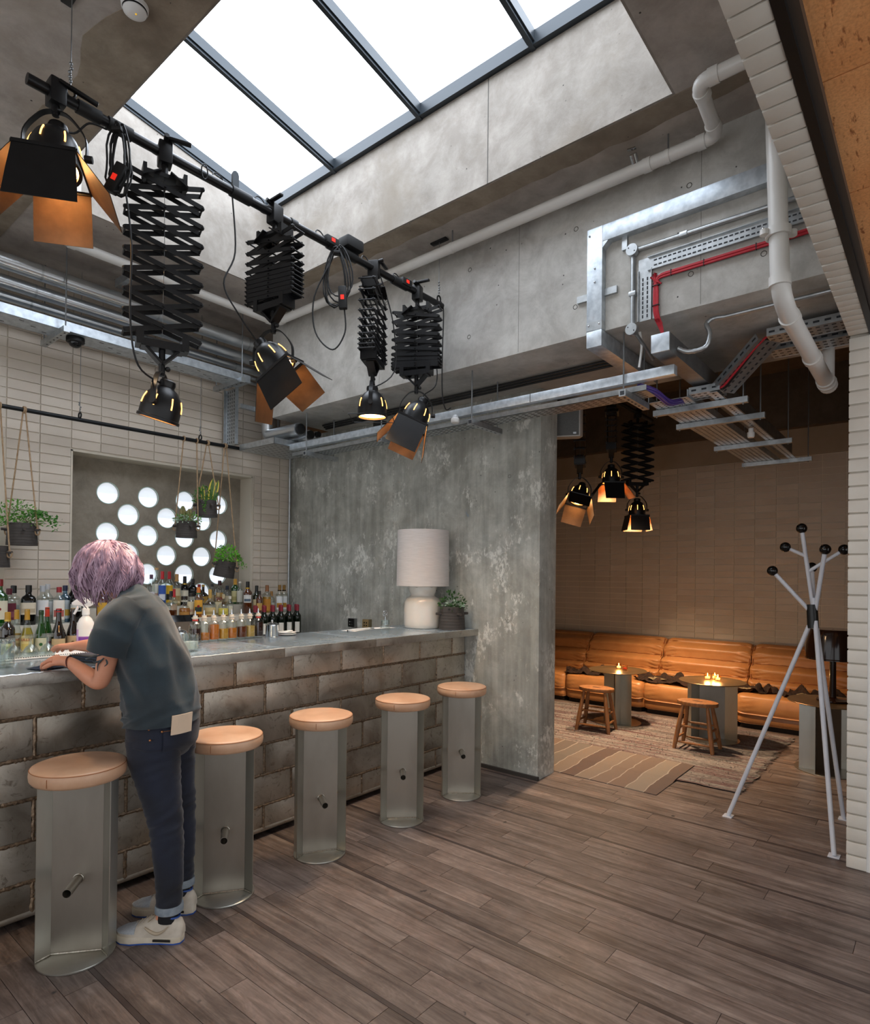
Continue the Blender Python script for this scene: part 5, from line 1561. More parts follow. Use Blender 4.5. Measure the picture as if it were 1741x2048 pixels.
def spot(label, mount, yaw_, tilt, roll_=0, doors=(), size=1.0, power=40, cone=110, cable=None, group='black theatre spotlights on the lighting pole', slots=7, scoop=None, light=True, frame=False, col=(1, .80, .56)):
    """mount = top of yoke; the head tips by tilt about the yoke axis (local y after yaw)"""
    t = thing('theatre_spotlight', label, 'spotlight', mount, yaw_, group)
    s = size
    R_ = .088*s; yl = .150*s
    MB().cyl((0, 0, .02*s), (0, 0, -.012*s), .012*s, n=10).build('mount_stud', m_bk, t)
    yk = [(0, y_, z_) for y_, z_ in ((-R_-.014*s, -yl), (-R_-.012*s, -yl*.55), (-R_*.72, -yl*.18), (-R_*.3, 0), (R_*.3, 0), (R_*.72, -yl*.18), (R_+.012*s, -yl*.55), (R_+.014*s, -yl))]
    yb = MB()
    pts = smoothpath(yk, 4)
    rg = []
    for k, p in enumerate(pts):
        d = (pts[min(k+1, len(pts)-1)]-pts[max(k-1, 0)]).normalized(); n_ = Vector((1, 0, 0)); b_ = d.cross(n_)
        rg.append([p+n_*.011*s+b_*.0022*s, p-n_*.011*s+b_*.0022*s, p-n_*.011*s-b_*.0022*s, p+n_*.011*s-b_*.0022*s])
    yb.rings(rg).build('yoke', m_bk, t)
    for sd in (-1, 1):
        MB().cyl((0, sd*(R_+.008*s), -yl), (0, sd*(R_+.034*s), -yl), .013*s, n=10).build('tilt_knob', m_bkp, t)
    Hd = Matrix.Translation((0, 0, -yl)) @ Matrix.Rotation(tilt, 4, 'Y') @ Matrix.Rotation(roll_, 4, 'X')
    prof = [(R_*1.03, -.060*s), (R_*1.03, -.048*s), (R_*.97, -.045*s), (R_*.97, -.01*s), (R_*.93, .02*s), (R_*.80, .052*s), (R_*.58, .078*s), (R_*.40, .088*s), (R_*.37, .094*s), (R_*.40, .105*s), (R_*.36, .120*s), (R_*.18, .126*s), (0, .127*s)]
    hs_ = MB().lathe_open([(R_*.90, -.058*s)]+prof, 32, mtx=Hd).build('housing', m_bk, t, smooth=50)
    def pr2(z_):
        for (r0, z0), (r1, z1) in zip(prof, prof[1:]):
            if z0 <= z_ <= z1: return r0+(r1-r0)*(z_-z0)/(z1-z0)
        return R_
    for i in range(slots):
        a = 2*PI*i/slots+.2
        sl_ = []
        for z_ in (-.004*s, .012*s, .028*s, .046*s):
            rr_ = pr2(z_)+.0010
            sl_.append(Hd @ Vector((rr_*math.cos(a), rr_*math.sin(a), z_)))
        MB().tube(sl_, .0030*s, 6).build('vent_slot', m_slot, hs_)
    MB().lathe([(0, -.046*s), (R_*.88, -.046*s)], 28, mtx=Hd).build('lens', m_glow if light else M('dim_lens', '#8a7a60', rough=.2), t)
    MB().lathe_open([(R_*.90, -.058*s), (R_*.86, -.02*s)], 28, mtx=Hd).build('reflector', m_copper_in, hs_)
    fq = R_*1.12
    if doors:
        q = MB()
        for a0, a1 in (((-fq, -fq), (fq, -fq)), ((fq, -fq), (fq, fq)), ((fq, fq), (-fq, fq)), ((-fq, fq), (-fq, -fq))):
            q.bar(Hd @ Vector((a0[0], a0[1], -.062*s)), Hd @ Vector((a1[0], a1[1], -.062*s)), .008*s, .012*s)
        q.build('door_frame', m_bk, t)
    if frame:
        MB().tube([Hd @ Vector((fq*1.25*a, fq*1.25*b, -.064*s)) for a, b in ((-1, -1), (1, -1), (1, 1), (-1, 1))], .0025*s, 5, True).build('filter_frame', m_blk, t)
    for (dirn, op, ln_, w_) in doors:
        # dirn: side angle, op: opening angle from straight down, ln: leaf length
        ax = Vector((math.cos(dirn), math.sin(dirn), 0)); tg = Vector((-math.sin(dirn), math.cos(dirn), 0))
        o_ = ax*fq+Vector((0, 0, -.062*s)); d_ = (ax*math.sin(op)+Vector((0, 0, -math.cos(op)))).normalized(); n_ = d_.cross(tg).normalized()
        w0 = fq*.98; w1 = w_*s
        L_ = ln_*s
        lf = MB()
        pts = [o_-tg*w0, o_+tg*w0, o_+d_*L_*.55+tg*(w0*.4+w1*.6), o_+d_*L_+tg*w1, o_+d_*L_-tg*w1, o_+d_*L_*.55-tg*(w0*.4+w1*.6)]
        vs = [Hd @ (p+n_*.0012) for p in pts]+[Hd @ (p-n_*.0012) for p in pts]
        lf.add(vs, [tuple(range(6)), tuple(range(11, 5, -1))]+[(i, (i+1) % 6, 6+(i+1) % 6, 6+i) for i in range(6)])
        bo = lf.build('barn_door', m_bk, t, smooth=0)
        iv = [Hd @ (p*1.0+d_*.0+(n_*(.0018 if n_.dot(ax) < 0 else -.0018))) for p in pts]
        MB().add(iv, [tuple(range(6))]).build('door_lining', m_copper_in, bo, smooth=0)
    if cable:
        inv = Matrix.Rotation(-yaw_, 4, 'Z')
        pts = [inv @ (Vector(p)-Vector(mount)) for p in cable]
        end = Hd @ Vector((-R_*.30, 0, .10*s))
        MB().tube(smoothpath(pts+[end], 6), .0042, 7).build('cable', m_bkp, t)
    if light and power:
        ld = bpy.data.lights.new('spot_beam', 'SPOT'); ld.energy = power; ld.color = col
        ld.spot_size = math.radians(cone); ld.spot_blend = .7; ld.shadow_soft_size = .05
        lo = bpy.data.objects.new('spot_beam', ld); COL.objects.link(lo); lo.parent = t
        lo.matrix_local = Hd @ Matrix.Translation((0, 0, -.062*s))
    return t

rig = thing('lighting_pole', 'black ceiling-hung lighting pole below the roof light', 'lighting pole', (0, YRG, ZRG))
MB().cyl((.80, 0, .0), (3.37, 0, 0), .0215, n=18).build('pole', m_bk, rig)
for a, b in ((.98, 1.07), (1.10, 1.20), (1.69, 1.80), (2.05, 2.09), (2.32, 2.54), (2.86, 3.0)):
    MB().cyl((a, 0, 0), (b, 0, 0), .0275, n=18).build('sleeve', m_bkp, rig)
xr_ = 3.335
for x_, bolt in ((.955, 0), (xr_, 1)):
    MB().cyl((x_, 0, .06), (x_, 0, HS-ZRG-.01), .0022, n=6).build('hanging_wire', m_wire, rig)
    MB().tube([(x_+.018*math.cos(a), 0, .04+.022*math.sin(a)) for a in [2*PI*i/14 for i in range(14)]], .006, 6, True).build('shackle', m_bk, rig)
    k_ = MB()
    for q in range(5): k_.sphere((x_+random.uniform(-.004, .004), 0, .085+.018*q), .0075, 8, 5)
    k_.build('wire_clamp', m_wire, rig)
    MB().box(x_-.02, x_+.02, -.07, .07, HS-ZRG-.012, HS-ZRG-.001).build('ceiling_plate', m_bk, rig, bevel=.003)
# boxes, switches and clips riding on the pole
MB().box(2.43, 2.56, -.05, .045, .03, .095).build('dimmer_box', m_bkp, rig, bevel=.012)
for x_ in (2.33, 2.97):
    b_ = MB().box(x_-.045, x_+.045, -.036, .0, -.012, .034).build('rocker_box', m_bkp, rig, bevel=.006)
    MB().box(x_-.013, x_+.013, -.0385, -.035, .004, .024).build('rocker', m_red, b_, smooth=0)
MB().prism([(1.70, .02), (1.735, .02), (1.735, .095), (1.73, .108), (1.7175, .113), (1.705, .108), (1.70, .095)], -.014, .0, Matrix.Rotation(PI/2, 4, 'X')).build('bracket', M('dark_grey_metal', '#33383c', rough=.45, metal=.5), rig)
MB().tube([(1.53+.016*math.cos(a), -.03, .0+.036*math.sin(a)) for a in [2*PI*i/16 for i in range(16)]], .003, 6, True).build('carabiner', m_blk, rig)
# slack cable runs along the pole
CLX = (1.3217, 1.9226, 2.6857, 3.1107, .87)
cab = MB()
for k in range(6):
    x0 = .95+k*.4; pts = [(x0+.4*i/14, .0305+.019*max(math.exp(-((x0+.4*i/14-xc)/.055)**2) for xc in CLX), .012+.004*math.sin(i*1.7+k)) for i in range(15)]
    cab.tube(smoothpath(pts, 3), .0042, 6)
for x_ in (1.62, 1.86, 2.26, 2.62, 2.90): cab.tube([(x_+.03*math.cos(a), .03*math.sin(a)*.4, .02+.035*math.sin(a)) for a in [2*PI*i/12 for i in range(10)]], .0038, 6)
cab.build('pole_cable', m_bkp, rig)
cab = MB()
cab.tube(smoothpath([(xr_+.01, 0, .03), (xr_+.04, -.01, -.03), (xr_+.045, 0, -.35), (xr_+.05, 0, -.62), (xr_+.09, .0, -.72), (xr_+.145, 0, -.70)], 6), .0045, 7)
cab.build('drop_cable', m_bkp, rig)

def coil(label, x_, z_, w_, h_, n_, tail, seed):
    t = thing('cable_coil', label, 'cable', (x_, YRG-.052, z_), math.atan2(CR.y, CR.x), 'coiled cables on the lighting pole')
    g = random.Random(seed)
    for k in range(n_):
        cx = g.uniform(-.15, .15)*w_; ww = w_*g.uniform(.7, 1.0); hh = h_*g.uniform(.85, 1.05)
        pts = [(cx+ww/2*math.sin(2*PI*i/20)*(1-.35*math.cos(2*PI*i/20)), g.uniform(-.01, .01)+.02*k/n_, -hh/2+hh/2*math.cos(2*PI*i/20)) for i in range(20)]
        MB().tube(pts, .0045, 6, True).build('loop', m_bkp, t)
    sw = MB().box(-.024, .024, -.018, .018, -.065, .065, Matrix.Translation(tail[0]) @ Matrix.Rotation(tail[1], 4, 'Y')).build('inline_switch', m_bkp, t, bevel=.008)
    MB().box(-.010, .010, -.021, -.017, -.016, .010, Matrix.Translation(tail[0]) @ Matrix.Rotation(tail[1], 4, 'Y')).build('rocker', m_red, sw, smooth=0)
    MB().box(-.02, .02, -.02, .02, -.008, .008, Matrix.Translation((0, 0, -h_*.12))).build('cable_tie', m_bkp, t, bevel=.003)
    if len(tail) > 2: MB().tube(smoothpath(tail[2], 6), .0045, 7).build('tail', m_bkp, t)
coil('black cable coil with a red rocker switch tied near the window end of the pole', 1.123, ZRG-.01, .085, .30, 5, ((-.005, 0, -.24), .45), 1)
coil('black cable coil hanging a long loop with a red switch near the dimmer box', 2.3451, ZRG-.02, .14, .34, 5, ((.035, 0, -.30), -.05, [(.045, 0, -.36), (.05, 0, -.50), (-.02, 0, -.60), (-.12, 0, -.50), (-.13, 0, -.30), (-.04, 0, -.10)]), 2)

FA = yaw-PI/2          # bearing of the picture plane
X1, X2, X3, X4 = 1.3511, 1.9532, 2.6921, 3.1056
b1 = scissor('longest open black scissor arm hanging from the pole', X1, YRG, ZRG, FA+.55, [.0905]*8, .335)
b2 = scissor('half-folded black scissor arm beside the longest one', X2, YRG, ZRG, FA-.55, [.062, .056, .046, .034]+[.0235]*5+[.022], .335, .075)
b3 = scissor('black scissor arm turned edge-on between two folded ones', X3, YRG, ZRG, FA+1.40, [.068, .064, .060, .054, .048, .040, .034, .030, .026], .30, .085)
b4 = scissor('half-open black scissor arm next to the concrete beam end of the pole', X4, YRG, ZRG, FA-.35, [.066, .062, .058, .054, .046, .034, .026, .022, .02], .335)
PI2 = PI/2
spot('black spotlight with four barn doors clamped to the bare end of the pole', (0.9022, YRG, ZRG-.075), FA+PI/2+.25, .22, .0, [(PI, -.06, .20, .115), (0, .35, .19, .10), (PI2, .55, .20, .09), (-PI2, .65, .19, .09)], 1.12, 14, 100, [(1.0968, YRG, ZRG-.031), (1.028, YRG, ZRG-.045), (0.9806, YRG+.03, ZRG-.10)])
cl0 = MB().box(-.03, .03, -.035, .035, -.05, .05).build('end_clamp', m_bk, rig, (0.9022, 0, 0), bevel=.008)
MB().bar((.0, -.03, .04), (.14, -.05, .015), .02, .014).build('end_lever', m_bk, cl0, bevel=.004)
MB().cyl((0, 0, -.04), (0, 0, -.08), .015, n=10).build('end_stud', m_bk, cl0)
spot('black open-faced spotlight under the longest scissor arm', (X1, YRG, b1+.0), FA+.1, .28, .10, (), 1.02, 16, 120, [(1.155, YRG-.06, ZRG-.30), (1.15, YRG-.13, ZRG-.55), (1.15, YRG-.13, ZRG-.86), (1.19, YRG-.12, b1-.03)])
spot('black spotlight with orange-lined barn doors under the half-folded scissor arm', (X2, YRG, b2), FA+PI/2-.2, -.15, -.62, [(PI, .42, .20, .10), (0, .5, .18, .08), (PI2, .75, .19, .09), (-PI2, .40, .19, .07)], 1.08, 16, 110, [(1.6988, YRG, ZRG-.031), (1.7184, YRG, ZRG-.30), (1.6575, YRG, ZRG-.48), (1.741, YRG, b2+.02)])
spot('black spotlight with a bare wire filter frame under the edge-on scissor arm', (X3, YRG, b3), FA+.0, .0, .05, (), 1.06, 20, 130, [(2.752, YRG, ZRG-.026), (2.84, YRG-.03, ZRG-.30), (2.855, YRG-.03, b3+.10)], frame=True)
spot('black spotlight with bronze barn doors under the scissor arm by the beam', (X4, YRG, b4), FA+PI/2+.1, .10, .42, [(PI, .10, .20, .10), (0, .45, .18, .09), (-PI2, .30, .19, .09), (PI2, .35, .19, .09)], 1.06, 16, 110, [(3.2146, YRG, ZRG-.03), (3.3116, YRG, ZRG-.40), (3.3116, YRG, b4+.10), (3.1882, YRG, b4-.0)])
# smoke detector
t = thing('smoke_detector', 'round white smoke detector on the concrete ceiling', 'smoke detector', (1.144, 2.609, HS))
MB().lathe([(0, -.045), (.018, -.045), (.030, -.042), (.046, -.030), (.048, -.020), (.052, -.018), (.054, 0), (0, 0)], 32).build('body', m_white, t)
MB().lathe_open([(.0475, -.028), (.0485, -.021)], 32).build('vent_ring', m_dark, t)
MB().sphere((.0, -.012, -.0455), .004, 8, 5).build('indicator', emis('amber_led', '#e0b030', .4), t)
# ================================================================ PIPES, TRAYS, DUCTS
m_pvc = M('white_pvc', '#dcdad6', '#d2cfca', rough=.35, scale=3)
m_galv = M('galv', '#aeb3b6', '#c2c7ca', rough=.35, metal=.85, scale=25)
m_galvs = M('galv_spangle', '#b7c0c8', '#d3dbe2', rough=.38, metal=.7, scale=22, detail=2, bump=.03, bscale=60)
m_foil = M('foil_lagging', '#d6dadd', '#c9cdd1', rough=.30, metal=.9, scale=3)
m_slotd = M('slot_dark', '#34363a', rough=.8)
def pipe_thing(name, label, cat, pts, r, mat, collars=(), fil=.05):
    t = thing(name, label, cat, pts[0])
    o = Vector(pts[0])
    MB().tube(fillet([Vector(p)-o for p in pts], fil), r, 18).build('pipe', mat, t)
    for p, d in collars:
        p = Vector(p)-o; d = Vector(d).normalized()
        MB().cyl(p-d*.022, p+d*.022, r*1.14, n=18).build('collar', mat, t)
    return t, o
t, o = pipe_thing('drain_pipe', 'thin white plastic pipe running round the ceiling below the roof light', 'pipe',
    [(1.53, 4.30, 4.55), (1.53, 4.30, 3.80), (1.555, 4.60, 3.80), (3.29, 4.60, 3.80), (3.29, .895, 3.80), (2.885, .868, 3.80), (2.885, .40, 3.80)], .033, m_pvc,
    [((1.53, 4.30, 3.86), (0, 0, 1)), ((1.55, 4.53, 3.80), (0, 1, 0)), ((1.62, 4.60, 3.80), (1, 0, 0)), ((3.22, 4.60, 3.80), (1, 0, 0)), ((3.29, 4.52, 3.80), (0, 1, 0)), ((3.29, 1.25, 3.80), (0, 1, 0)), ((3.29, .97, 3.80), (0, 1, 0)), ((3.21, .89, 3.80), (1, 0, 0)), ((2.96, .872, 3.80), (1, 0, 0)), ((2.885, .80, 3.80), (0, 1, 0))])
for p in ((3.29, 1.14, 3.80), (3.29, 2.6, 3.80), (3.29, 3.9, 3.80), (2.4, 4.60, 3.80)):
    q = Vector(p)-o
    MB().cyl(q+Vector((0, 0, .03)), q+Vector((0, 0, .119)), .005, n=8).build('hanger_rod', m_wire, t)
    ax = 'X' if p[1] > 4.5 else 'Y'
    MB().lathe_open([(.0345, -.012), (.036, -.012), (.036, .012), (.0345, .012)], 18, mtx=Matrix.Translation(q) @ Matrix.Rotation(PI/2, 4, 'Y' if ax == 'X' else 'X')).build('pipe_clip', m_pvc, t)
q = Vector((3.28, 1.315, 3.83))-o
vv = MB().cyl(q, q+Vector((-.035, 0, .035)), .022, n=12).build('valve', m_chrome, t)
MB().bar(q+Vector((-.045, -.02, .055)), q+Vector((-.045, .025, .06)), .02, .006).build('valve_lever', m_chrome, vv)
q = Vector((3.29, 4.36, 3.835))-o
vv = MB().cyl(q, q+Vector((-.03, 0, .03)), .018, n=12).build('valve', m_chrome, t)
t, o = pipe_thing('soil_pipe', 'thick white waste pipe dropping in front of the beam and bending into the lounge', 'pipe',
    [(3.22, .625, 3.905), (3.22, .592, 2.90), (3.36, .588, 2.84), (4.43, .548, 2.735)], .042, m_pvc,
    [((3.22, .594, 2.94), (0, 0, 1)), ((3.42, .586, 2.834), (1, -.04, -.1)), ((3.95, .566, 2.78), (1, -.04, -.1))], .07)
for k in range(3):
    q = Vector((4.30+.045*k, .552-.002*k, 2.748-.0045*k))-o
    MB().cyl(q, q+Vector((.02, -.001, -.002)), .05+.003*(k % 2), n=18).build('socket_rib', m_pvc, t)
MB().cyl(Vector((4.40, .55, 2.75))-o, Vector((4.40, .55, 2.99))-o, .036, n=16).build('branch', m_pvc, t)
q = Vector((3.22, .602, 3.17))-o
fl_ = MB().lathe_open([(.043, -.02), (.055, -.02), (.055, .02), (.043, .02)], 20, mtx=Matrix.Translation(q)).build('flange', m_pvc, t)
for s in (-1, 1):
    MB().lathe([(0, -.012), (.02, -.012), (.02, .012), (0, .012)], 12, mtx=Matrix.Translation(q+CR*(s*.066))).build('flange_ear', m_pvc, fl_)
    MB().sphere(q+CR*(s*.068)+Vector((-.01, 0, .014)), .008, 8, 5).build('bolt', m_chrome, fl_)

# foil-lagged pipes along the tiled wall, dropping at the corner and turning under the beam
LAG = [(5.00, 3.695, .058, 3.50, 2.875, 'upper thick'), (5.112, 3.597, .048, 3.615, 2.842, 'second thick'), (5.200, 3.527, .034, 3.705, 2.862, 'middle'), (5.275, 3.490, .020, 3.78, 2.865, 'thin'), (5.318, 3.456, .020, 3.845, 2.875, 'thinnest rear')]
for (y_, z_, r_, xe, zl, nm) in LAG:
    ye = 4.52 if r_ > .03 else 4.66
    pts = [(-.8, y_, z_), (xe, y_, z_), (xe, y_, zl), (xe+.001, ye, zl)]
    t, o = pipe_thing('lagged_pipe', '%s foil-lagged silver pipe above the tiled wall' % nm, 'pipe', pts, r_, m_foil, [], .06 if r_ > .03 else .03)
    t['group'] = 'foil lagged pipes above the bar'
    for k in range(4):
        MB().cyl(Vector((.7+.85*k, y_, z_))-o, Vector((.715+.85*k, y_, z_))-o, r_+.0012, n=18).build('foil_seam', m_galv, t)
    if r_ > .03:
        MB().cyl(Vector((xe, ye+.02, zl))-o, Vector((xe, ye-.03, zl))-o, r_*.8, n=16).build('end_seal', m_bkp, t)

def slots_on(parent, pts, du, dv, w_, h_, name='slot'):
    """punched slots: thin dark insets on a tray face"""
    b = MB()
    for p in pts:
        p = Vector(p)
        b.add([p-du*w_-dv*h_, p+du*w_-dv*h_, p+du*w_+dv*h_, p-du*w_+dv*h_], [(0, 1, 2, 3)])
    return stuff(b.build(name, m_slotd, parent, smooth=0))
def c_tray(name, label, x0, x1, y0, y1, z0, z1, lips, mat=m_galv, group=None, cat='cable tray'):
    t = thing(name, label, cat, (x0, y0, z0), 0, group)
    MB().box(0, x1-x0, 0, y1-y0, 0, .002).build('tray_bed', mat, t, smooth=0)
    for (a0, a1, b0, b1) in lips: MB().box(a0, a1, b0, b1, 0, z1-z0).build('tray_lip', mat, t, smooth=0)
    return t
# X-run tray below the lagged pipes
t = c_tray('cable_tray', 'long galvanised cable tray below the foil-lagged pipes', -.8, 3.30, 5.0, 5.22, 3.335, 3.405, [(0, 4.1, 0, .003), (0, 4.1, .217, .22)], m_galvs)
slots_on(t, [(.1+.09*i, .05+.06*(i % 3), -.0006) for i in range(44)], Vector((1, 0, 0)), Vector((0, 1, 0)), .016, .006)
for x_ in (1.70, 3.16, .5):
    st = MB().box(x_+.8-.02, x_+.8+.02, -.10, .375, -.042, -.0).build('strut', m_galv, t, smooth=0)
    slots_on(st, [(x_+.8, -.06+.07*k, -.043) for k in range(6)], Vector((1, 0, 0)), Vector((0, 1, 0)), .006, .010)
    MB().cyl((x_+.8, -.077, -.04), (x_+.8, -.077, HS-3.335), .005, n=8).build('threaded_rod', m_wire, t)
    MB().cyl((x_+.8, .354, -.04), (x_+.8, .354, HS-3.335), .005, n=8).build('threaded_rod', m_wire, t)
tp = thing('pipe_hanger', 'short galvanised channel hanger clamped above the foil-lagged pipes', 'hanger', (2.08, 4.86, 3.80))
MB().box(-.02, .02, -.11, .11, -.03, .03).build('channel', m_galv, tp, smooth=0)
MB().box(-.013, .013, -.112, .112, -.018, .018).build('channel_slot', m_slotd, tp, smooth=0)
MB().cyl((0, -.03, -.04), (0, -.03, .119), .005, n=8).build('threaded_rod', m_wire, tp)
# vertical drop trays in the corner
t = c_tray('cable_tray', 'upright galvanised tray dropping down the corner of the tiled wall', 3.30, 3.33, 5.20, 5.40, 2.792, 2.794, [], m_galv)
MB().box(0, .004, 0, .2, 0, .545).build('drop_bed', m_galv, t, smooth=0)
MB().box(-.03, .0, 0, .004, 0, .542).build('drop_lip', m_galv, t, smooth=0); MB().box(-.03, .0, .196, .2, 0, .545).build('drop_lip', m_galv, t, smooth=0)
slots_on(t, [(-.0008, .03+.035*(i % 5), .03+.035*(i//5)) for i in range(75)], Vector((0, 1, 0)), Vector((0, 0, 1)), .005, .011)
MB().box(-.05, .25, -.12, -.08, .32, .36).build('cross_strut', m_galv, t, smooth=0)
t = c_tray('cable_tray', 'galvanised corner tray under the bent foil pipes', 3.33, 3.89, 4.66, 5.215, 2.735, 2.792, [(0, .56, 0, .003), (0, .003, 0, .555), (.557, .56, 0, .555)], m_galv)
slots_on(t, [(.06+.07*(i % 7), .06+.06*(i//7), -.0008) for i in range(56)], Vector((1, 0, 0)), Vector((0, 1, 0)), .014, .005)
# Y-run trunking below the beam
t = thing('cable_trunking', 'bright galvanised trunking hung on rods below the concrete beam', 'trunking', (3.50, 0, 2.70))
MB().box(0, .055, 1.17, 4.661, 0, .055).build('trunk', m_galvs, t, bevel=.002)
MB().box(.06, .22, 1.35, 4.66, -.045, -.042).build('perforated_tray', m_galv, t, smooth=0)
slots_on(t, [(.085+.035*(i % 4), 1.4+.05*(i//4), -.0465) for i in range(264)], Vector((0, 1, 0)), Vector((1, 0, 0)), .014, .005)
MB().box(.217, .22, 1.35, 4.70, -.045, -.01).build('tray_lip', m_galv, t, smooth=0); MB().box(.06, .063, 1.35, 4.70, -.045, -.01).build('tray_lip', m_galv, t, smooth=0)
for y_ in (4.39, 3.45, 2.56, 1.455):
    MB().cyl((-.02, y_, -.07), (-.02, y_, .299), .005, n=8).build('threaded_rod', m_wire, t)
    MB().cyl((.30, y_, -.07), (.30, y_, .299), .005, n=8).build('threaded_rod', m_wire, t)
    s_ = MB().box(-.04, .34, y_-.02, y_+.02, -.085, -.047).build('strut', m_galv, t, smooth=0)
    slots_on(s_, [(.0+.055*k, y_, -.086) for k in range(6)], Vector((1, 0, 0)), Vector((0, 1, 0)), .012, .006)
    MB().box(-.041, -.0395, y_-.013, y_+.013, -.078, -.054).build('strut_end', m_slotd, s_, smooth=0)
for y_ in (3.02, 2.1): MB().box(-.0015, .02, y_-.002, y_+.002, 0, .056).build('joint', m_slotd, t, smooth=0)
for k in range(3): MB().cyl((.34+.02*k, 1.632, .285-.012*k), (.34+.02*k, 4.6, .285-.012*k), .009, n=8).build('soffit_cable', m_bkp, t)
# galvanised duct framing the beam face, then turning under it
t = thing('galvanised_duct', 'square galvanised duct framing the services on the beam face', 'duct', (3.35, 1.5, 3.0))
MB().box(-.002, .05, .035, .13, -.004, .60).build('upright', m_galvs, t, bevel=.003)
MB().box(-.002, .05, -1.09, .0348, .505, .60).build('top_run', m_galvs, t, bevel=.003)
MB().prism([(.035, .505), (.0, .505), (.035, .47)], -.0, .05, Matrix(((0, 0, 1, 0), (1, 0, 0, 0), (0, 1, 0, 0), (0, 0, 0, 1)))).build('gusset', m_galvs, t, smooth=0)
tu = thing('galvanised_duct', 'square galvanised duct running under the beam into the lounge', 'duct', (3.36, 1.5, 2.9))
MB().box(-.012, .87, .035, .13, 0, .095).build('under_run', m_galvs, tu, bevel=.003)
MB().box(-.0035, .04, .034, .131, -.0, .05).build('elbow_sleeve', m_galv, t, smooth=0)
for z_, y_ in ((.03, .05), (.03, .115), (.56, .115), (.36, .08), (.28, .08)): MB().sphere((-.004, y_, z_), .006, 8, 5).build('rivet', m_chrome, t)
for z_ in (.22,):
    MB().box(.03, .05, -.04, .21, z_-.02, z_+.02).build('bracket', m_galv, t, smooth=0)
MB().box(.03, .05, -.10, -.07, .43, .53).build('bracket', m_galv, t, smooth=0)
# conduit with two round boxes
t = thing('conduit_run', 'grey steel conduit with two round junction boxes on the beam face', 'conduit', (3.37, 1.364, 3.0))
for z_ in (.405, -.045):
    MB().lathe([(0, -.034), (.033, -.034), (.034, -.03), (.034, 0), (0, 0)], 24, mtx=Matrix.Translation((.02, 0, z_)) @ Matrix.Rotation(PI/2, 4, 'Y')).build('round_box', m_galv, t)
    for s in (-1, 1): MB().sphere((-.0145, s*.017, z_+s*.012), .0035, 6, 4).build('screw', m_slotd, t)
MB().cyl((.012, 0, -.01), (.012, 0, .37), .0125, n=12).build('riser', m_galv, t)
MB().cyl((.012, -.034, .405), (.012, -.95, .395), .0125, n=12).build('run', m_galv, t)
for p, ax in (((.012, 0, .16), 'z'), ((.012, -.28, .402), 'y')):
    MB().box(p[0]-.016, p[0]+.016, p[1]-.02, p[1]+.02, p[2]-.012, p[2]+.012).build('saddle', m_galv, t, bevel=.003)
MB().cyl((.05, -.0, -.045), (.28, -.02, -.14), .010, n=10).build('tail', m_galv, t)
MB().tube(smoothpath([(.12, .0, -.02), (.15, .0, -.10), (.14, .01, -.22)], 5), .007, 7).build('white_cable', m_white, t)
# perforated tray + red cables
t = thing('perforated_tray', 'slotted galvanised tray with bundled red cables turning down the beam face', 'cable tray', (3.385, 1.28, 3.0))
MB().box(.006, .009, -.02, .055, -.005, .345).build('upright_bed', m_galv, t, smooth=0)
MB().box(.006, .009, -.85, -.0202, .27, .345).build('level_bed', m_galv, t, smooth=0)
MB().box(.006, .009, -.055, -.025, -.005, .2045).build('red_upright_bed', m_galv, t, smooth=0)
MB().box(.006, .009, -.85, -.025, .205, .235).build('red_level_bed', m_galv, t, smooth=0)
for y_ in (-.0205, .053): MB().box(-.006, .009, y_-.0015, y_+.0015, -.005, .28).build('tray_lip', m_galv, t, smooth=0)
for z_ in (.27, .344): MB().box(-.006, .009, -.85, .0, z_-.0015, z_+.0015).build('tray_lip', m_galv, t, smooth=0)
slots_on(t, [(.0052, .004+.026*(i % 2), .02+.026*(i//2)) for i in range(18)], Vector((0, 1, 0)), Vector((0, 0, 1)), .004, .0095)
slots_on(t, [(.0052, -.04-.026*(i//2), .292+.028*(i % 2)) for i in range(60)], Vector((0, 1, 0)), Vector((0, 0, 1)), .009, .004)
m_redc = M('red_cable', '#b3202e', rough=.45)
for k in range(4):
    e = .007*k
    MB().tube(fillet([(-.002-.004*(k % 2), -.85, .228-e), (-.002-.004*(k % 2), -.045+e*.4, .228-e), (-.002, -.036-e, .19), (-.002, -.036-e, .0), (.035, -.055-e, -.05), (.05, -.07, -.10)], .05), .0052, 7).build('red_cable', m_redc, t)
for y_, z_ in ((-.3, .218), (-.55, .218), (-.13, .218)): MB().box(-.012, .004, y_-.002, y_+.002, z_-.016, z_+.016).build('cable_tie', m_bkp, t, smooth=0)
for z_ in (.17, .06): MB().box(-.012, .004, -.066, -.028, z_-.002, z_+.002).build('cable_tie', m_bkp, t, smooth=0)
# square trunk running into the lounge with the end box
t = thing('square_trunk', 'square galvanised trunk running from the beam into the lounge', 'trunking', (3.36, 1.2, 2.84))
MB().box(0, .012, -.05, .05, -.05, .05).build('end_cap', m_galvs, t, bevel=.002)
MB().box(.012, 3.5, -.05, .05, -.05, .05).build('trunk', M('galv_dull', '#8d8f90', '#7c7e80', rough=.45, metal=.8, scale=14), t, smooth=0)
fx_ = smoothpath([(.12, -.055, -.01), (.14, -.11, -.035), (.16, -.19, -.02), (.17, -.21, .05), (.18, -.19, .11), (.19, -.22, .135), (.20, -.28, .135)], 6)
MB().tube(fx_, [.0115 if i % 2 else .0135 for i in range(len(fx_))], 10).build('flexible_conduit', m_galv, t)
MB().cyl((.20, -.27, .135), (.20, -.797, .135), .011, n=10).build('soffit_conduit', m_galv, t)
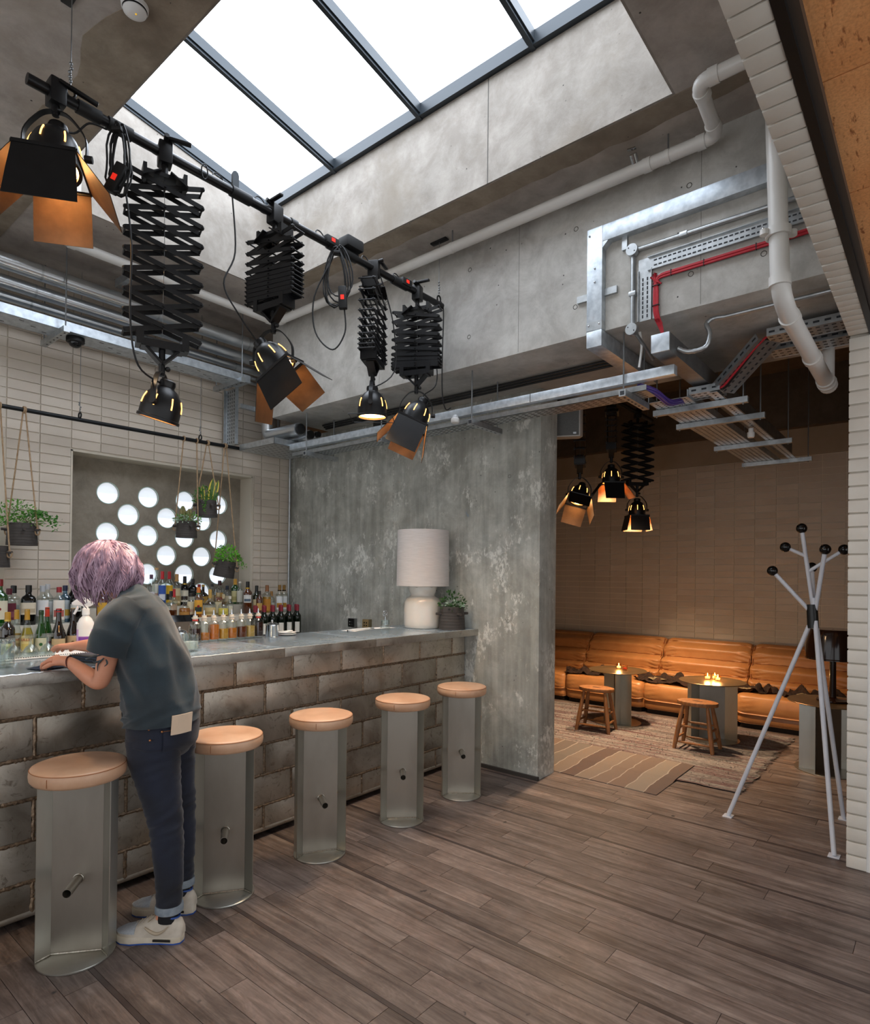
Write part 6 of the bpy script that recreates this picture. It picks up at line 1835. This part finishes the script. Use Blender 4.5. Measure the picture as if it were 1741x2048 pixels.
# lounge cable trays on struts
t = thing('lounge_cable_tray', 'wide perforated cable tray on struts running deep into the lounge', 'cable tray', (4.2, 1.25, 2.715))
MB().box(-.15, 2.75, .02, .27, 0, .003).build('tray_bed', m_galv, t, smooth=0)
for y_ in (.02, .27): MB().box(-.15, 2.75, y_-.002, y_+.002, 0, .05).build('tray_lip', m_galv, t, smooth=0)
MB().box(-.15, 2.75, -.16, -.10, 0, .003).build('narrow_bed', m_galv, t, smooth=0)
slots_on(t, [(-.12+.035*(i//6)+(.017 if i % 2 else 0), .045+.038*(i % 6), -.001) for i in range(480)], Vector((1, 0, 0)), Vector((0, 1, 0)), .007, .006)
slots_on(t, [(-.12+.05*i, -.13, -.001) for i in range(57)], Vector((1, 0, 0)), Vector((0, 1, 0)), .010, .006)
for x_ in (.06, .54, 1.53, 2.5):
    MB().box(x_-.018, x_+.018, -.29, .31, -.04, -.002).build('strut', m_galv, t, smooth=0)
    for y_ in (-.26, .29): MB().cyl((x_, y_, -.05), (x_, y_, .28 if x_ < .3 else HS-2.715-.001), .005, n=8).build('threaded_rod', m_wire, t)
MB().lathe([(0, -.07), (.022, -.07), (.026, -.06), (.026, -.03), (.018, -.028), (.018, 0), (0, 0)], 18, c=(.95, -.11, -.01)).build('sensor', m_white, t)
t = thing('sloped_cable_tray', 'slotted cable tray sloping down from the beam to the lounge tray', 'cable tray', (3.95, .40, 2.93))
for (p, q) in (((0, .004, 0), (0, .38, 0)), ((.0, .38, 0), (.20, .68, -.196)), ((.20, .68, -.196), (.20, .867, -.196)), ((.26, .004, -.0), (.26, .42, -.0))):
    p, q = Vector(p), Vector(q)
    MB().bar(p, q, .16, .003).build('tray_bed', m_galv, t, smooth=0)
    for s in (-1, 1):
        a_, b_ = frame(q-p)
        l_ = MB().bar(p+a_*s*.08+b_*.02, q+a_*s*.08+b_*.02, .003, .045).build('tray_lip', m_galv, t, smooth=0)
        nn = int((q-p).length/.05)
        slots_on(l_, [p.lerp(q, (i+.5)/nn)+a_*s*.0822+b_*.02 for i in range(nn)], (q-p).normalized(), b_, .015, .006)
    nn = int((q-p).length/.035)
    slots_on(t, [p.lerp(q, (i+.5)/nn)+a_*(-.05+.05*j)-b_*.0022 for i in range(nn) for j in range(3)], (q-p).normalized(), a_, .010, .007)
for k in range(6): MB().tube(smoothpath([(-.05+.02*k, .004, .012), (-.05+.02*k, .30, .012), (-.04+.02*k, .40, .002), (.09+.018*k, .60, -.135), (.135+.02*k, .68, -.184), (.14+.02*k, .80, -.186)], 4), .007, 6).build('cable', m_bkp if k % 3 else m_redc, t)
t = thing('purple_cable_bundle', 'bundle of purple cables passing from the trunking to the lounge tray', 'cable', (3.62, 1.36, 2.697))
m_pur = M('purple_cable', '#4f3a86', rough=.45)
for k in range(6):
    dy, dz = .014*math.cos(k), .014*math.sin(k)
    MB().tube(smoothpath([(-.02, .05+dy, dz), (.08, -.01+dy, -.02+dz), (.30, -.02+dy, -.035+dz), (.55, -.02+dy, .03+dz), (.72, .03+dy, .045+dz)], 5), .0075, 7).build('purple_cable', m_pur, t)
# domes, sensor, loudspeaker
def dome_cam(label, loc, flip=False):
    t = thing('dome_camera', label, 'security camera', loc)
    MB().lathe([(0, 0), (.062, 0), (.064, -.01), (.063, -.034), (.052, -.040), (0, -.040)], 28).build('base', m_bkp, t)
    MB().sphere((0, 0, -.036), .048, 20, 10, (1, 1, .85)).build('bubble', M('smoked_dome', '#0c0c0e', rough=.06), t)
dome_cam('black dome camera under the cable tray above the tiled wall', (1.83, 5.10, 3.335))
dome_cam('black dome camera at the top of the concrete wall', (3.80, 3.78, 2.885))
t = thing('presence_sensor', 'small glass-capped white sensor under the galvanised trunking', 'sensor', (3.47, 2.70, 2.695))
MB().lathe([(0, -.045), (.026, -.045), (.030, -.04), (.030, -.018), (.024, -.012), (0, -.012)], 20).build('base', m_white, t)
MB().sphere((0, 0, -.012), .024, 16, 10, (1, 1, 1.1)).build('cap', M('frosted_cap', '#c9ccce', rough=.15), t)
t = thing('loudspeaker', 'white wall loudspeaker tilted at the end of the concrete wall', 'loudspeaker', (4.58, 2.42, 2.842), math.atan2(-CR.x, CR.y)+PI+.2, None)
t.rotation_euler = (.12, 0, yaw-PI/2-.25)
MB().prism([(-.16, -.05), (-.07, -.12), (.13, -.12), (.15, -.05), (.12, .10), (-.12, .10)], -.138, .138).build('cabinet', M('speaker_grey', '#b4b0aa', rough=.5), t, bevel=.006)
MB().box(-.055, .12, -.128, -.121, -.128, .128).build('grille', M('grille_grey', '#6f706e', '#5d5e5c', rough=.7, scale=300, metal=.3), t, bevel=.003)
MB().box(.075, .10, -.130, -.127, -.118, -.104).build('badge', m_chrome, t, smooth=0)
bpy.context.view_layer.update()
MB().cyl((-.02, .05, .08), tuple(t.matrix_world.inverted() @ Vector((4.53, 2.46, 3.001))), .014, n=10).build('bracket', m_bk, t)
# ================================================================ LOUNGE
m_sofa = M('orange_leather', '#bd8450', '#a87040', rough=.40, scale=5, lo=.3, hi=.7, bump=.12, bscale=40, bdist=.006, rnd=True)
m_sofad = M('orange_leather_dark', '#8a4a20', rough=.5)
def sofa(y0, y1, label):
    """one section; local x into the room is -X"""
    W_ = y1-y0-.012
    t = thing('sofa_section', label, 'sofa', (7.0, (y0+y1)/2, 0), 0, 'tan leather sofa sections along the tiled wall')
    hw = W_/2
    def surf(prof, name, pinch=.02, nY=26, wr=.004, seed=0, folds=0.0):
        rg = []
        for j in range(nY+1):
            v = -1+2*j/nY
            e = max(0, (abs(v)-.86)/.14)
            sc = 1-.10*e**2.2
            cx = sum(p[0] for p in prof)/len(prof); cz = sum(p[1] for p in prof)/len(prof)
            ring = []
            for k, (px, pz) in enumerate(prof):
                n_ = mnoise.noise(Vector((k*.35, v*3+seed, seed)))*wr
                cr_ = folds*math.exp(-((abs(v)-.82)/.12)**2)*math.sin(k*1.9+3*abs(v)*6)*.010
                ring.append((cx+(px-cx)*(sc+n_*1.5)+cr_, v*hw*(1-.0*e), cz+(pz-cz)*(sc+n_)))
            rg.append(ring)
        return MB().rings(rg).build(name, m_sofa, t, smooth=75)
    def closed(pts, n=5):
        pts = [Vector((p[0], p[1], 0)) for p in pts]; out = []
        m = len(pts)
        for i in range(m):
            p0, p1, p2, p3 = pts[i-1], pts[i], pts[(i+1) % m], pts[(i+2) % m]
            for k in range(n):
                u_ = k/n; q = .5*((2*p1)+(p2-p0)*u_+(2*p0-5*p1+4*p2-p3)*u_*u_+(3*p1-p0-3*p2+p3)*u_**3)
                out.append((q.x, q.y))
        return out
    MB().box(.06, .9, -hw+.03, hw-.03, 0, .06).build('plinth', M('sofa_plinth', '#1c120b', rough=.8), t, smooth=0)
    surf(closed([(.03, .06), (.012, .10), (.02, .15), (.05, .16), (.8, .16), (.85, .10), (.8, .055), (.1, .055)], 3), 'base_panel', wr=.003, seed=1)
    surf(closed([(.0, .17), (-.012, .24), (.0, .315), (.05, .348), (.30, .352), (.62, .34), (.68, .25), (.62, .16), (.05, .155)]), 'seat_cushion', wr=.006, seed=y0, folds=.5)
    # back: three stacked rolls leaning back with a head roll on top
    def bx_(z): return .50+(z-.30)*.62
    back = [(bx_(.30), .29)]
    for (za, zb, bl) in ((.33, .44, .055), (.45, .60, .065), (.61, .77, .06)):
        zm = (za+zb)/2
        back += [(bx_(za)-.010, za), (bx_(zm)-bl, zm-.02), (bx_(zm)-bl+.004, zm+.03), (bx_(zb)-.012, zb)]
    back += [(bx_(.78)-.0, .795), (bx_(.78)+.06, .815), (.93, .79), (.965, .70), (.95, .45), (.90, .28)]
    bo = surf(closed(back, 4), 'backrest', wr=.006, seed=y0+4, folds=1.2)
    for z_ in (.445, .605):
        MB().tube([(bx_(z_)-.0125+.004*math.sin(i*2.1), -hw*.93+2*hw*.93*i/30, z_+.004*math.sin(i*1.3)) for i in range(31)], .0028, 5).build('seam', m_sofad, bo)
    for s in (-1, 1):
        pt = [(bx_(z_)-.035, s*(hw-.012), z_) for z_ in (.34, .45, .6, .72)]+[(bx_(.78)+.0, s*(hw-.012), .80)]
        MB().tube(smoothpath(pt, 4), .004, 5).build('edge_piping', m_sofad, bo)
    return t
SY = [-.30, .69, 1.68, 2.67, 3.66, 4.65, 5.5]
SL = ['tan leather sofa section hidden partly behind the brick pier', 'tan leather sofa section behind the coat stand and lamp table', 'tan leather sofa section behind the three-candle table', 'tan leather sofa section behind the single-candle table', 'tan leather sofa section next to the concrete wall end', 'tan leather sofa section deepest behind the concrete wall']
for i in range(6): sofa(SY[i], SY[i+1], SL[i])
# sheepskin throws
def throw(label, x_, y_, lx, ly, seed, rot, light):
    t = thing('fur_throw', label, 'throw', (x_, y_, .350), rot, 'dark fur throws on the sofa')
    g = random.Random(seed); n = 26; vs = []
    for j in range(n+1):
        for i in range(n+1):
            u_ = (i/n-.5)*2; v_ = (j/n-.5)*2
            k_ = 1+.25*mnoise.noise(Vector((math.atan2(v_, u_)*1.5, seed, 1)))
            z_ = .010+.16*max(0, mnoise.noise(Vector((u_*2.2+seed, v_*2.2, 3))))+.018*abs(mnoise.noise(Vector((u_*7, v_*7, seed))))
            vs.append((u_*lx*k_*(1-.15*v_*v_), v_*ly*k_*(1-.15*u_*u_), z_))
    b = MB().add(vs, [(j*(n+1)+i, j*(n+1)+i+1, (j+1)*(n+1)+i+1, (j+1)*(n+1)+i) for j in range(n) for i in range(n)])
    b.build('pelt', M('dark_fur', '#3a2418', '#20130c', rough=.95, scale=30), t, smooth=80)
    f = MB()
    for k in range(900):
        i = g.randrange(len(vs)); p = Vector(vs[i])+Vector((g.uniform(-.01, .01), g.uniform(-.01, .01), 0))
        d = Vector((g.uniform(-1, 1), g.uniform(-1, 1), g.uniform(.0, .7))).normalized()*g.uniform(.015, .035)
        s_ = d.cross(Vector((0, 0, 1))).normalized()*.002
        f.add([p-s_, p+s_, p+d], [(0, 1, 2)])
    stuff(f.build('fur', M('fur_tuft', '#4a3020', '#22150d', rough=.95, scale=20), t, smooth=0))
    q = MB().add([(lx*a*.8, ly*b_*.9, .03+.012*((i*7) % 3)) for i, (a, b_) in enumerate(((-1.0, .2), (-.6, .5), (-.2, .35), (-.15, -.2), (-.6, -.45), (-.95, -.25)))], [(0, 1, 2, 3, 4, 5)])
    q.build('pale_patch', M('pale_fur', '#8f7c5e', '#76654a', rough=.95, scale=40), t, smooth=0)
throw('dark fur throw bunched on the sofa next to the concrete wall end', 7.24, 3.42, .19, .30, 2, .2, 0)
throw('dark fur throw spread between the two candle tables', 7.24, 2.50, .19, .36, 5, -.1, 0)
throw('dark fur throw behind the three-candle table', 7.30, 1.60, .17, .26, 8, .15, 0)
throw('dark fur throw on the sofa behind the coat stand', 7.24, 1.02, .17, .28, 11, -.1, 0)
# steel tables
m_ttop = M('bronzed_steel_top', '#8c7254', '#77603f', rough=.30, metal=.75, scale=4)
def table(x_, y_, ang, label, r=.30, h=.56, z=.0):
    t = thing('steel_table', label, 'table', (x_, y_, z), ang, 'round steel lounge tables')
    MB().lathe([(0, h-.008), (r-.003, h-.008), (r, h-.005), (r, h-.002), (r-.002, h), (0, h)], 48).build('table_top', m_ttop, t)
    MB().lathe([(0, 0), (.245, 0), (.247, .003), (.245, .007), (0, .007)], 48).build('base_plate', m_steel, t)
    MB().box(-.115, .115, -.002, .002, .007, h-.008).build('web', m_steel, t, smooth=0)
    for s in (-1, 1):
        for d in (-1, 1):
            q = MB()
            q.add([(s*.113, 0, .007), (s*.205, d*.085, .007), (s*.2075, d*.0815, .007), (s*.1165, -d*.001, .007), (s*.113, 0, h-.008), (s*.205, d*.085, h-.008), (s*.2075, d*.0815, h-.008), (s*.1165, -d*.001, h-.008)],
                  [(0, 1, 2, 3), (7, 6, 5, 4), (0, 4, 5, 1), (1, 5, 6, 2), (2, 6, 7, 3), (3, 7, 4, 0)])
            q.build('flange', m_steel2, t, smooth=0)
    return t
table(6.34, 2.69, rs_(40), 'round steel table with one lit candle beside the sofa', z=.0105)
table(6.30, 1.72, rs_(-62), 'round steel table with three lit candles', z=.0105)
table(5.95, .72, rs_(-40), 'round steel table carrying the dark lamp behind the coat stand')
m_cglass = glassy('candle_glass', '#fff1dc', .14)
m_wax = M('candle_wax', '#f2dcae', rough=.5, emit=.6)
m_flame = emis('flame', '#ffc566', 9)
def candle(x_, y_, label, lit=True, sleeve='#c0281e', group=None):
    t = thing('tealight', label, 'candle', (x_, y_, .5708), 0, group)
    MB().lathe([(0, 0), (.027, 0), (.030, .004), (.031, .052), (.028, .052), (.027, .008), (0, .006)], 20).build('glass_cup', m_cglass, t)
    MB().lathe([(0, .008), (.021, .008), (.021, .024), (0, .024)], 16).build('wax', m_wax if lit else M('unlit_wax', '#b8281e', rough=.4), t)
    if lit:
        MB().lathe([(0, .026), (.005, .032), (.0055, .040), (.003, .052), (0, .062)], 10).build('flame', m_flame, t)
        ld = bpy.data.lights.new('flame_light', 'POINT'); ld.energy = 1.2; ld.color = (1, .58, .22); ld.shadow_soft_size = .02
        lo = bpy.data.objects.new('flame_light', ld); COL.objects.link(lo); lo.parent = t; lo.location = (0, 0, .075)
candle(6.42, 2.71, 'single lit tealight in a clear glass cup')
candle(6.37, 2.62, 'unlit red tealight in a glass cup beside the single lit one', False)
g_ = 'trio of tealights'
candle(6.36, 1.78, 'lit tealight of the trio standing nearest the concrete wall', group=g_)
candle(6.42, 1.73, 'lit tealight of the trio standing nearest the sofa', group=g_)
candle(6.34, 1.68, 'lit tealight of the trio standing nearest the coat stand', group=g_)
# wooden stools
m_oak = M('stained_oak', '#9c6a3e', '#7d5230', rough=.5, scale=12, stretch=(1, 6, 1), rnd=True)
def wstool(x_, y_, ang, label, h=.43):
    t = thing('wooden_stool', label, 'stool', (x_, y_, .0095), ang, 'oval wooden stools by the lounge tables')
    pts = [(.125*math.cos(2*PI*i/32), .178*math.sin(2*PI*i/32)) for i in range(32)]
    se = MB().prism(pts, h-.034, h).build('seat', m_oak, t, bevel=.006)
    MB().prism([(.014*math.cos(2*PI*i/16), .045*math.sin(2*PI*i/16)) for i in range(16)], h-.002, h+.0006).build('hand_slot', m_dark, se)
    L_ = {}
    for sx in (-1, 1):
        for sy in (-1, 1):
            a = Vector((sx*.125, sy*.165, 0)); b = Vector((sx*.07, sy*.105, h-.03)); L_[(sx, sy)] = (a, b)
            n = 8; pp = [a.lerp(b, i/n) for i in range(n+1)]
            MB().tube(pp, [.0135+.008*math.sin(PI*min(1, (i/n)*.9+.1))**1.0 for i in range(n+1)], 12).build('leg', m_oak, t)
    def st(k1, k2, f):
        a = L_[k1][0].lerp(L_[k1][1], f); b = L_[k2][0].lerp(L_[k2][1], f)
        MB().tube([a.lerp(b, i/6) for i in range(7)], [.007+.004*math.sin(PI*i/6) for i in range(7)], 8).build('stretcher', m_oak, t)
    for f in (.16, .52):
        st((-1, -1), (-1, 1), f); st((1, -1), (1, 1), f)
    for f in (.24, .46):
        st((-1, -1), (1, -1), f); st((-1, 1), (1, 1), f)
wstool(5.88, 2.715, .12, 'oval wooden stool in front of the single-candle table')
wstool(5.85, 1.722, .0, 'oval wooden stool in front of the three-candle table')
# rugs
def rug_mat(name, stops, scale, fine):
    t = NT(name)
    co = t.coord(scale=(1, .05, 1))
    n1 = t.noise(co, scale, 6, .65, .2)
    c = t.ramp(n1, [(p, lin(h)) for p, h in stops]).outputs[0]
    co2 = t.coord(scale=(1, .35, 1))
    n2 = t.noise(co2, fine, 3, .6)
    f = t.ramp(n2, [(.35, (.45, .42, .42, 1)), (.65, (1.25, 1.22, 1.2, 1))]).outputs[0]
    c = t.mix(None, c, f, 'MULTIPLY', .9)
    t.base(c); t.b.inputs['Roughness'].default_value = .95
    t.bump(n2.outputs['Fac'], .8, .006)
    return t.m
rg_ = thing('woven_rug', 'shaggy multicoloured woven rug under the lounge tables', 'rug', (5.87, 2.9, 0))
g = random.Random(4); b = MB(); n = 60; edge = []
nx, ny = 50, 60; vs = []
for j in range(ny+1):
    for i in range(nx+1):
        x_ = -1.03+2.06*i/nx; y_ = -1.77+3.5*j/ny
        if i in (0, nx): x_ += g.uniform(-.012, .012)
        if j in (0, ny): y_ += g.uniform(-.03, .03)
        vs.append((x_+.03*mnoise.noise(Vector((y_*1.5, 4, 4))), y_+.03*mnoise.noise(Vector((x_*1.5, 2, 9))), .010+.0015*mnoise.noise(Vector((x_*3, y_*3, 1)))))
b.add(vs, [(j*(nx+1)+i, j*(nx+1)+i+1, (j+1)*(nx+1)+i+1, (j+1)*(nx+1)+i) for j in range(ny) for i in range(nx)])
m_rug = rug_mat('rag_rug', [(.25, '#4f4a47'), (.38, '#827e7a'), (.46, '#624849'), (.52, '#908c88'), (.60, '#6a6764'), (.66, '#60373a'), (.74, '#7e7a76')], 9, 90)
b.build('weave', m_rug, rg_, smooth=60)
fr = MB()
for k in range(700):
    y_ = g.uniform(-1.77, -1.72); x_ = g.uniform(-1.02, 1.02)
    d = Vector((g.uniform(-.4, .4), -g.uniform(.4, 1), g.uniform(-.1, .4))).normalized()*g.uniform(.02, .05); s_ = Vector((.004, 0, 0))
    p = Vector((x_, y_, .008)); fr.add([p-s_, p+s_, p+d], [(0, 1, 2)])
for k in range(2500):
    p = Vector((g.uniform(-1.0, 1.0), g.uniform(-1.7, .6), .008))
    if p.x < -.56 and p.y > -1.36: continue      # the felt mat lies here
    d = Vector((g.uniform(-1, 1), g.uniform(-1, 1), g.uniform(.2, .8))).normalized()*g.uniform(.012, .028); s_ = d.cross(Vector((0, 0, 1))).normalized()*.004
    fr.add([p-s_, p+s_, p+d], [(0, 1, 2)])
stuff(fr.build('rag_tuft', m_rug, rg_, smooth=0))
def stripe_mat():
    t = NT('striped_felt')
    co = t.coord()
    n0 = t.noise(co, 3, 3, .5)
    sx = t.n('ShaderNodeSeparateXYZ'); t.l(co, 0, sx, 0)
    ad = t.n('ShaderNodeMath', operation='MULTIPLY_ADD'); t.l(n0, 'Fac', ad, 0); ad.inputs[1].default_value = .09; t.l(sx, 'Y', ad, 2)
    mu = t.n('ShaderNodeMath', operation='MULTIPLY'); t.l(ad, 0, mu, 0); mu.inputs[1].default_value = 7.5
    fl__ = t.n('ShaderNodeMath', operation='FLOOR'); t.l(mu, 0, fl__, 0)
    wn = t.n('ShaderNodeTexWhiteNoise', noise_dimensions='1D'); t.l(fl__, 0, wn, 'W')
    c = t.ramp(wn, [(.0, lin('#6c5a50')), (.3, lin('#80766c')), (.6, lin('#574640')), (1, lin('#706a64'))], 'Value').outputs[0]
    fc = t.n('ShaderNodeMath', operation='FRACT'); t.l(mu, 0, fc, 0)
    f = t.ramp(fc, [(.04, W1), (.08, B0)], 0).outputs[0]
    c = t.mix(f, c, lin('#9a9288'))
    t.base(c); t.b.inputs['Roughness'].default_value = .95
    nb = t.noise(co, 180, 2); t.bump(nb.outputs['Fac'], .4, .003)
    return t.m
mt_ = thing('striped_mat', 'thin felt mat with wavy brown stripes at the lounge threshold', 'mat', (4.845, 2.25, 0))
# flat on the boards at the threshold, riding up over the rug edge
MB().prism([(-.435, .0005), (-.085, .0005), (-.03, .0105), (.0, .0125), (.435, .0125), (.435, .0175), (.0, .0175), (-.035, .0155), (-.09, .0055), (-.435, .0055)], -.80, .675, Matrix.Rotation(PI/2, 4, 'X')).build('felt', stripe_mat(), mt_, smooth=30)
# coat stand
m_coat = M('white_tube', '#d4d8e0', '#c6cad4', rough=.3, scale=4)
m_ball = M('black_ball', '#0a0a0b', rough=.06)
cs = thing('coat_stand', 'white tubular tripod coat stand with black ball hooks by the brick pier', 'coat stand', (4.42, .67, 0))
CO = Vector((4.42, .67, 0))
J = Vector((4.40, .612, 1.33))-CO
feet = [Vector((4.346, 1.082, 0))-CO, Vector((4.114, .470, 0))-CO, Vector((4.795, .497, 0))-CO]
tops = {0: Vector((4.47, .47, 1.71))-CO, 1: Vector((4.44, .685, 1.875))-CO, 2: Vector((4.36, .552, 1.735))-CO}
for i, f in enumerate(feet):
    off = (f-J); off.z = 0; off = off.normalized()*.016
    MB().cyl(f+Vector((0, 0, .004)), J+off+Vector((0, 0, -.03)), .0135, n=14).build('leg', m_coat, cs)
    MB().box(f.x-.035, f.x+.035, f.y-.028, f.y+.028, 0, .004).build('foot_plate', m_coat, cs, smooth=0)
MB().cyl(J+Vector((0, .006, -.075)), J+Vector((0, .014, .07)), .032, .030, 20).build('tape_wrap', M('black_tape', '#101112', rough=.35, bump=.3, bscale=60), cs)
balls = [Vector((4.42, .686, 1.872)), Vector((4.40, .772, 1.756)), Vector((4.34, .550, 1.735)), Vector((4.46, .468, 1.737)), Vector((4.36, .836, 1.606)), Vector((4.50, .642, 1.630))]
arms = [(J, balls[0]-CO), (None, balls[1]-CO), (J, balls[2]-CO), (None, balls[3]-CO), (J, balls[4]-CO), (J, balls[5]-CO)]
main = balls[0]-CO
for i, (a, b_) in enumerate(arms):
    if a is None: a = J.lerp(main, .68) if i == 1 else J.lerp(main, .5)
    hk = MB().cyl(a, b_, .0125 if i in (0, 2, 4, 5) else .0105, n=14).build('arm', m_coat, cs)
    MB().sphere(b_, .0315, 24, 14).build('ball_hook', m_ball, hk)
MB().cyl(J+Vector((0, 0, .05)), J+Vector((.004, .006, .11)), .020, n=14).build('weld_collar', m_coat, cs)
# dark lamp on the rear table
dl = thing('mushroom_lamp', 'dark brown glossy lamp with a wide drum shade on the table behind the coat stand', 'lamp', (5.98, .70, .5605))
m_brn = M('brown_enamel', '#1d0f0a', '#28150d', rough=.12, scale=3)
MB().lathe([(0, 0), (.115, 0), (.12, .006), (.115, .016), (.04, .022), (.026, .035), (.024, .28), (.024, .48), (0, .48)], 32).build('stem', m_brn, dl)
MB().lathe_open([(.200, .345), (.203, .345), (.203, .36), (.195, .46), (.175, .545), (.165, .585), (.160, .59), (0.01, .59)], 40).build('shade', m_brn, dl)
MB().lathe_open([(.204, .352), (.206, .356), (.204, .36)], 40).build('shade_rim', M('brown_enamel', '#1d0f0a'), dl)

# lounge lighting pole with three scissor arms and spotlights
YL_, ZL_ = 2.50, 3.30
lr = thing('lounge_lighting_pole', 'dark lighting pole hung from the lounge ceiling', 'lighting pole', (0, YL_, ZL_))
MB().cyl((4.75, 0, 0), (6.75, 0, 0), .0215, n=14).build('pole', m_bk, lr)
for x_ in (4.85, 6.65): MB().cyl((x_, 0, 0), (x_, 0, HS-ZL_-.002), .003, n=6).build('hanging_wire', m_wire, lr)
gl_ = 'black theatre spotlights in the lounge'; gs_ = 'scissor arms in the lounge'
la = scissor('edge-on scissor arm in the lounge close to the loudspeaker', 5.03, YL_, ZL_, FA+1.3, [.072]*8, .30, .08, group=gs_)
lb_ = scissor('edge-on scissor arm in the lounge between the other two', 5.70, YL_, ZL_, FA+1.25, [.055]*6, .28, .08, group=gs_)
lc = scissor('open scissor arm in the lounge farthest from the loudspeaker', 6.36, YL_, ZL_, FA+.1, [.074]*8, .335, group=gs_)
LP = 130
D4 = [(PI, .45, .17, .09), (0, .45, .17, .09), (PI2, .35, .17, .08), (-PI2, .35, .17, .08)]
spot('spotlight with barn doors in the lounge close to the loudspeaker', (5.03, YL_, la), FA+PI/2, .45, .3, D4, 1.0, 22, 115, group=gl_, col=(1, .72, .46))
spot('spotlight with flared barn doors in the lounge hung highest of the three', (5.70, YL_, lb_), FA+PI/2, .0, .0, [(PI, .30, .17, .09), (0, .3, .17, .09), (PI2, .65, .18, .1), (-PI2, .65, .18, .1)], 1.0, LP, 125, group=gl_, col=(1, .72, .46))
spot('spotlight with nearly closed barn doors in the lounge under the open scissor arm', (6.36, YL_, lc), FA+PI/2, .0, .0, [(PI, .15, .16, .1), (0, .25, .16, .1), (PI2, .22, .16, .1), (-PI2, .22, .16, .1)], 1.0, LP, 125, group=gl_, col=(1, .72, .46))
